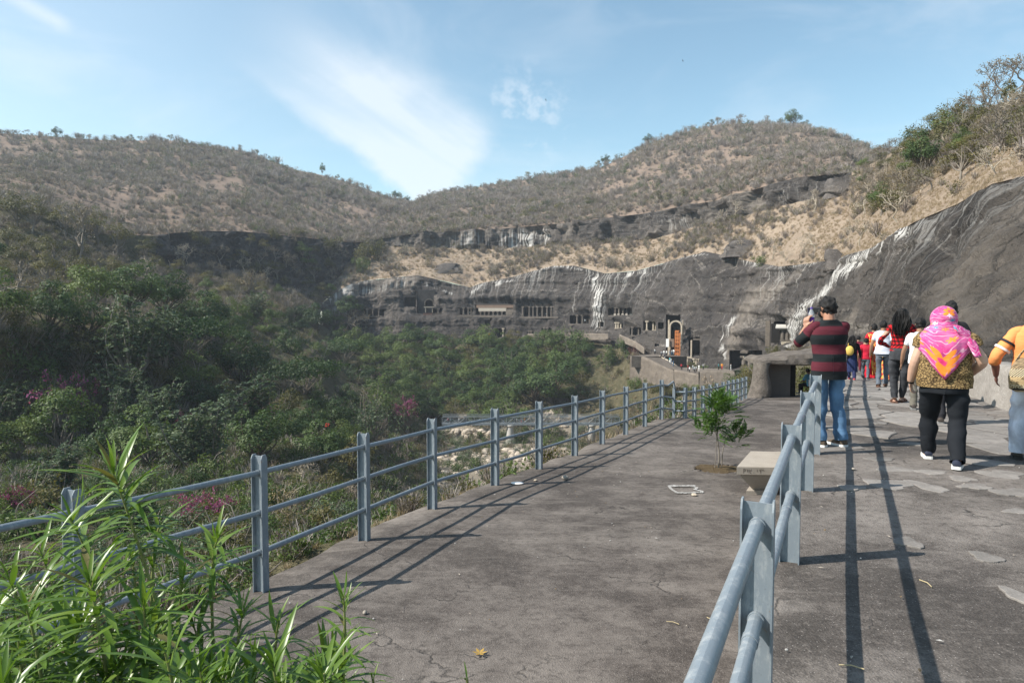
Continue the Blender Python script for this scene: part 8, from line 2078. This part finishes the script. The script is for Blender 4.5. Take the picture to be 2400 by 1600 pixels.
# people further along the path
simple_shoes = ((mat_plain('dark_shoe', (0.05, 0.04, 0.035), 0.7), mat_plain('grey_sole', (0.2, 0.2, 0.2), 0.8)), False)
jeans_grey = mat_cloth('grey_jeans', (0.10, 0.115, 0.14), fn=denim((0.105, 0.12, 0.145)))
def walker(label, un, vn_, H, top, bottom, hair='short', ph_=0.5, yaw=-27, skirt=None, sl=0.3, y=None, g=None, name='shirt', shoes=simple_shoes, hem=0.5):
    p = mpix(un, vn_) if y is None else mpos(un, y)
    s_ = 0.07 * math.sin(ph_ * 6)
    o = {'skin': (0.30, 0.165, 0.105), 'top': dict(mat=top, hem=hem, sleeve=sl, name=name, loose=1.22, amp=0.014), 'shoes': shoes, 'hair': hair}
    if skirt is not None: o['skirt'] = skirt
    if bottom is not None: o['legs'] = dict(mat=bottom)
    return person(label, 'visitors on the upper path', p, math.radians(yaw), H, {'g': g or {}, 'lk': (-0.05, 0.03 + s_, 0.285), 'la': (-0.05, s_ * 1.6, 0.047), 'rk': (0.05, 0.03 - s_, 0.285), 'ra': (0.05, -s_ * 1.6, 0.05), 'le': (-0.15, -0.03 - s_, 0.63), 'lw': (-0.165, 0.03 - s_, 0.485), 're': (0.15, -0.02 + s_, 0.63), 'rw': (0.165, 0.05 + s_, 0.485)}, o, vox=0.013, seed=int(un))
walker('man in a black shirt walking ahead of the headscarf woman', 2228, 1000, 1.68, mat_cloth('black_shirt', (0.018, 0.018, 0.02)), mat_cloth('dark_trousers', (0.03, 0.03, 0.035)), y=9.3)
walker('child in a white T-shirt between the checked shirt and the headscarf', 2157, 990, 1.44, mat_cloth('white_cotton', (0.68, 0.69, 0.72)), mat_cloth('khaki_trousers', (0.13, 0.12, 0.10)), y=10.8, ph_=0.8)
walker('woman in a white top and grey jeans walking beside the red sari', 2067, 906, 1.50, mat_cloth('lavender_white_cotton', (0.56, 0.58, 0.66)), jeans_grey, ph_=0.7, shoes=(sandal, True), g=dict(hi=0.102))
red_sari = mat_cloth('red_sari', (0.50, 0.015, 0.03)); 
def goldfn(nt, uv, p):
    n = noi(nt, mapping(nt, p, (30, 30, 14)), 1.0, 3); return mixc(nt, ramp(nt, n, [(0.42, 0), (0.5, 1)], 'CONSTANT'), (0.55, 0.035, 0.03), (0.72, 0.42, 0.10))
gold = mat_cloth('gold_brocade', (0.6, 0.35, 0.08), fn=goldfn)
r_, J_, _b = walker('woman in a red sari with a broad gold border hanging down her back', 2046, 888, 1.52, red_sari, None, 'short', 0.3, skirt=dict(mat=red_sari, name='sari', w=0.135))
mb = MB(); rs = []
for t in np.linspace(0, 1, 16):
    c = np.array([np.interp(t, [0, .15, 1], [-0.05, -0.02, 0.05]), np.interp(t, [0, .1, .4, 1], [0.0, -0.085, -0.115, -0.15]), np.interp(t, [0, .1, 1], [0.83, 0.80, 0.08])]) * 1.52; rs.append(np.array([c + np.array([q * 0.06 * 1.52, 0.012 * math.sin(q * 9), 0]) for q in np.linspace(-1, 1, 12)]))
mb.rings(rs); o = mb.build('sari_end', gold, r_, True); o.modifiers.new('thick', 'SOLIDIFY').thickness = 0.006
walker('woman in a yellow and red sari mostly hidden behind the checked shirt', 2080, 892, 1.5, mat_cloth('dark_red_blouse', (0.2, 0.02, 0.03)), None, 'short', 0.6, skirt=dict(mat=gold, name='sari'))
walker('child in a red T-shirt and grey jeans walking with one arm down', 2028, 889, 1.13, mat_cloth('red_cotton', (0.48, 0.02, 0.045)), jeans_grey, ph_=0.2)
r_, J_, _b = walker('young woman in a navy dress with a yellow bag on her back', 1996, 892, 1.2, mat_cloth('black_knit', (0.012, 0.012, 0.016)), mat_cloth('navy_leggings', (0.03, 0.035, 0.09)), 'long', 0.25, sl=0.9, skirt=dict(mat=mat_cloth('navy_cotton', (0.022, 0.032, 0.085)), bot=0.20, w=0.125, name='dress'), shoes=((mat_plain('red_slipper', (0.35, 0.06, 0.06), 0.7), mat_plain('grey_sole2', (0.2, 0.2, 0.2))), False))
yb = empty('backpack', r_.location, r_.rotation_euler.z, 'small yellow bag on the back of the young woman in navy', 'bag'); mb = MB(); mb.ball((-0.06, -0.15, 0.80), (0.10, 0.06, 0.13), 14, 10); mb.build('pouch', mat_plain('yellow_cloth', (0.62, 0.42, 0.10), 0.7), yb, True)
mb = MB(); mb.tube(smooth_path([(-0.10, -0.15, 0.92), (-0.09, -0.08, 0.99), (-0.09, 0.05, 0.98), (-0.09, 0.10, 0.85)], 12), 0.012, 6); mb.build('strap', mat_plain('yellow_strap', (0.5, 0.33, 0.08), 0.7), yb, True)
walker('small figure in maroon far down the path beyond the child in red', 2013, 868, 1.25, mat_cloth('maroon_cotton', (0.14, 0.02, 0.035)), mat_cloth('maroon_trousers', (0.12, 0.02, 0.03)), y=23.5)
# seated person by the shelter
sp2 = PN(1893, 916, 31.6)
person('person in a blue shirt sitting by the shelter doorway', 'visitors by the shelter', (sp2[0], sp2[1], deck_z(31.6) + 0.02), math.radians(40), 1.6, {'pel': (0, -0.05, 0.27), 'nk': (0, -0.02, 0.60), 'ls': (-0.112, -0.02, 0.565), 'rs': (0.112, -0.02, 0.565), 'g': dict(head=(0, 0.01, 0.685)), 'le': (-0.16, 0.05, 0.42), 'lw': (-0.08, 0.18, 0.36), 're': (0.16, 0.05, 0.42), 'rw': (0.08, 0.18, 0.36), 'lk': (-0.07, 0.20, 0.28), 'la': (-0.06, 0.21, 0.047), 'rk': (0.07, 0.20, 0.28), 'ra': (0.06, 0.21, 0.047)},
       {'skin': (0.2, 0.1, 0.07), 'legs': dict(mat=mat_cloth('black_cloth', (0.02, 0.02, 0.022)), waist=0.30), 'shoes': simple_shoes, 'hair': 'short'}, vox=0.013, seed=61)
so2 = bpy.data.objects['body'] if False else None
st = [q for q in COL.objects if q.get('label') == 'person in a blue shirt sitting by the shelter doorway'][0]
mb = MB(); Hs = 1.6; mb.rings([ring((0, (-0.05 + 0.03 * t) * Hs, (0.255 + 0.34 * t) * Hs), w_ * Hs, w_ * Hs * .66, 24) for t, w_ in ((0, .1), (.3, .095), (.6, .1), (.85, .112), (.96, .085), (1, .045))])
for s_ in (-1, 1): mb.tube(smooth_path([(s_ * .08 * Hs, -.02 * Hs, .56 * Hs), (s_ * .125 * Hs, 0, .54 * Hs), (s_ * .16 * Hs, .05 * Hs, .42 * Hs)], 12), 0.042 * Hs, 14, cap=False)
mb.build('shirt', mat_cloth('blue_cotton', (0.12, 0.30, 0.42)), st, True)

# ------------------------------------------------------------------ tiny far figures: one small shaped mesh each
TM = {}
def tmat(c):
    if c not in TM: TM[c] = mat_plain('far_cloth', c, 0.9, 0.1, 0, 0.1, 3)
    return TM[c]
def tiny(un, vn_, dep, top, bot, label, group, H=1.62, yaw=None):
    p = PN(un, vn_, dep); mb = MB(); sp_ = R.uniform(0.02, 0.12)
    mb.mi = 1
    for s_ in (-1, 1): mb.tube([(s_ * .09, -s_ * sp_, 0), (s_ * .09, 0.02 - s_ * sp_ * .4, .42), (s_ * .08, 0, .86)], [.055, .075, .10], 6)
    mb.mi = 0; mb.rings([ring((0, 0, z), a, b_, 10) for z, a, b_ in ((.82, .16, .12), (1.0, .15, .11), (1.25, .19, .12), (1.36, .18, .10), (1.42, .07, .06))], cap0=True, cap1=True)
    for s_ in (-1, 1): mb.tube([(s_ * .19, 0, 1.34), (s_ * .25, -0.02, 1.08), (s_ * .24, .08, .84)], [.055, .05, .04], 6)
    mb.mi = 2; mb.ball((0, .01, 1.53), (.085, .10, .115), 8, 6); mb.tube([(0, 0, 1.38), (0, 0, 1.48)], .05, 6); mb.mi = 3; mb.ball((0, -.02, 1.56), (.09, .10, .105), 8, 5)
    o = mb.build('person', [tmat(top), tmat(bot), skin((0.25, 0.14, 0.09)), HAIR], None, True); o.location = p; o.rotation_euler = (0, 0, R.uniform(0, 2 * PI) if yaw is None else yaw); o.scale = (H / 1.65,) * 3
    return tag(o, label, 'person', group)
W_, G_, B_, Rd, O_, T_c, Dk = (0.7, 0.7, 0.68), (0.25, 0.25, 0.26), (0.10, 0.20, 0.33), (0.45, 0.05, 0.06), (0.65, 0.28, 0.05), (0.08, 0.30, 0.32), (0.03, 0.03, 0.035)
CN = {W_: 'white', G_: 'grey', B_: 'blue', Rd: 'red', O_: 'orange', T_c: 'teal', Dk: 'black'}
ga = 'visitors before the great arch'
for i, (u, v, dd, t, b_) in enumerate([(1550, 835, 186, G_, Dk), (1556, 834, 187, W_, G_), (1562, 834, 188, W_, Dk), (1569, 833, 190, G_, G_), (1575, 832, 192, W_, B_), (1579, 831, 193, W_, G_), (1535, 830, 194, W_, Dk)]):
    tiny(u, v, dd, t, b_, f'far visitor in {CN[t]} over {CN[b_]} trousers ' + ['at the ramp top', 'second from the ramp top', 'beside the white board', 'below the timber screen', 'before the scaffold foot', 'next to the scaffold foot', 'alone left of the arch terrace'][i], ga)
for i, (u, v, dd, t, b_) in enumerate([(1558, 842, 183, Dk, G_), (1570, 850.5, 180, T_c, W_), (1573, 853, 179, W_, B_), (1578, 858, 178, B_, B_), (1597, 866, 174, Rd, Dk)]):
    tiny(u, v, dd, t, b_, f'far visitor in {CN[t]} on the ramp ' + ['near its upper end', 'leading the trio', 'in the middle of the trio', 'last of the trio', 'at its foot'][i], 'visitors on the ramp')
for i, (u, v, dd, t, b_) in enumerate([(1612.5, 869, 170, Rd, Dk), (1616, 873, 168, W_, Dk), (1624, 869, 169, W_, G_), (1628, 873, 167, W_, Dk), (1632, 872, 168, W_, Dk), (1638, 869, 169, W_, W_), (1684, 866, 166, T_c, Dk), (1692, 866, 166, O_, Rd), (1713, 868, 160, W_, W_), (1648, 866, 172, G_, Dk)]):
    tiny(u, v, dd, t, b_, f'far visitor in {CN[t]} ' + ['at the left of the paved court', 'behind the red clad visitor', 'before the carved porch', 'in front of the porch pillars', 'right of the porch group', 'all in pale clothes by the porch', 'and green by the veranda cave wall', 'and red near the veranda cave', 'peeping over the dry bush', 'at the rock corner'][i], 'visitors in the paved court')
for i, (u, t, b_) in enumerate([(1050, Rd, Dk), (1056, W_, Dk), (1076, W_, G_), (1180, Dk, B_), (1211, W_, G_), (1222, G_, Rd), (1230, O_, W_), (1275, W_, Dk)]):
    p = PN(u, 993, 190); q = tiny(u, 991.5, 190.8, t, b_, f'walker in {CN[t]} crossing the footbridge, ' + ['nearest its left end', 'behind the red clad one', 'third from its left end', 'left of its first pier', 'just past its first pier', 'with red trousers past the pier', 'in bright yellow orange', 'towards its second pier'][i], 'walkers on the footbridge')
for i, (u, v, dd, t) in enumerate([(1101, 737.5, 297, W_), (1119, 738, 297, G_), (1139, 737, 296, Rd), (1240, 741, 290, Rd), (1259, 742, 288, Rd), (1265, 742, 287, G_), (1271, 742, 286, Rd), (1279, 742, 285, W_), (1281, 742, 284, G_), (1211, 740, 293, W_), (1371, 757.5, 258, W_), (1126, 792, 278, Dk), (1147, 789.5, 277, O_)]):
    tiny(u, v, dd - 4, t, Dk, f'tiny visitor in {CN[t]} ' + ['by the bright pillar of the left cave', 'left of the banded cave', 'before the banded cave pillars', 'at the first tall pillar', 'below the third tall pillar', 'between tall pillars', 'at the fifth tall pillar', 'at the sixth tall pillar', 'right of the sixth tall pillar', 'on the ledge left of the tall pillars', 'in the doorway beside the white stain', 'walking below the dark notch', 'in yellow by the lower cave'][i], 'visitors on the cave ledge')
# white notice on a post by the shelter
npz = PN(1899, 905, 31.2); sg = empty('notice_board', (npz[0], npz[1], npz[2] - 0.75), 0, 'small white notice board on a post beside the shelter doorway', 'sign')
mb = MB(); mb.box((0, 0, 0.9), (0.18, 0.02, 0.30)); mb.build('board', M['white'], sg); mb = MB(); mb.tube([(0, 0.02, -0.1), (0, 0.02, 1.0)], 0.02, 6); mb.build('post', M['bridge'], sg)
mb = MB(); mb.box((0.01, -0.012, 0.92), (0.012, 0.003, 0.14)); mb.box((0.035, -0.012, 0.95), (0.05, 0.003, 0.012)); mb.build('arrow_mark', M['dark'], sg)['kind'] = 'stuff'
# ------------------------------------------------------------------ haze over the gorge
hm = bpy.data.materials.new('haze'); hm.use_nodes = True
nt = hm.node_tree
nt.nodes.remove(nt.nodes['Principled BSDF'])
pv_ = nd(nt, 'ShaderNodeVolumePrincipled', {'Color': (0.80, 0.88, 1.0, 1), 'Density': HAZE})
nt.links.new(pv_.outputs[0], nt.nodes['Material Output'].inputs['Volume'])
mb = MB(); mb.box((0, 500, 36), (4200, 2200, 256))
tag(mb.build('haze', hm), None, None, None, 'stuff')
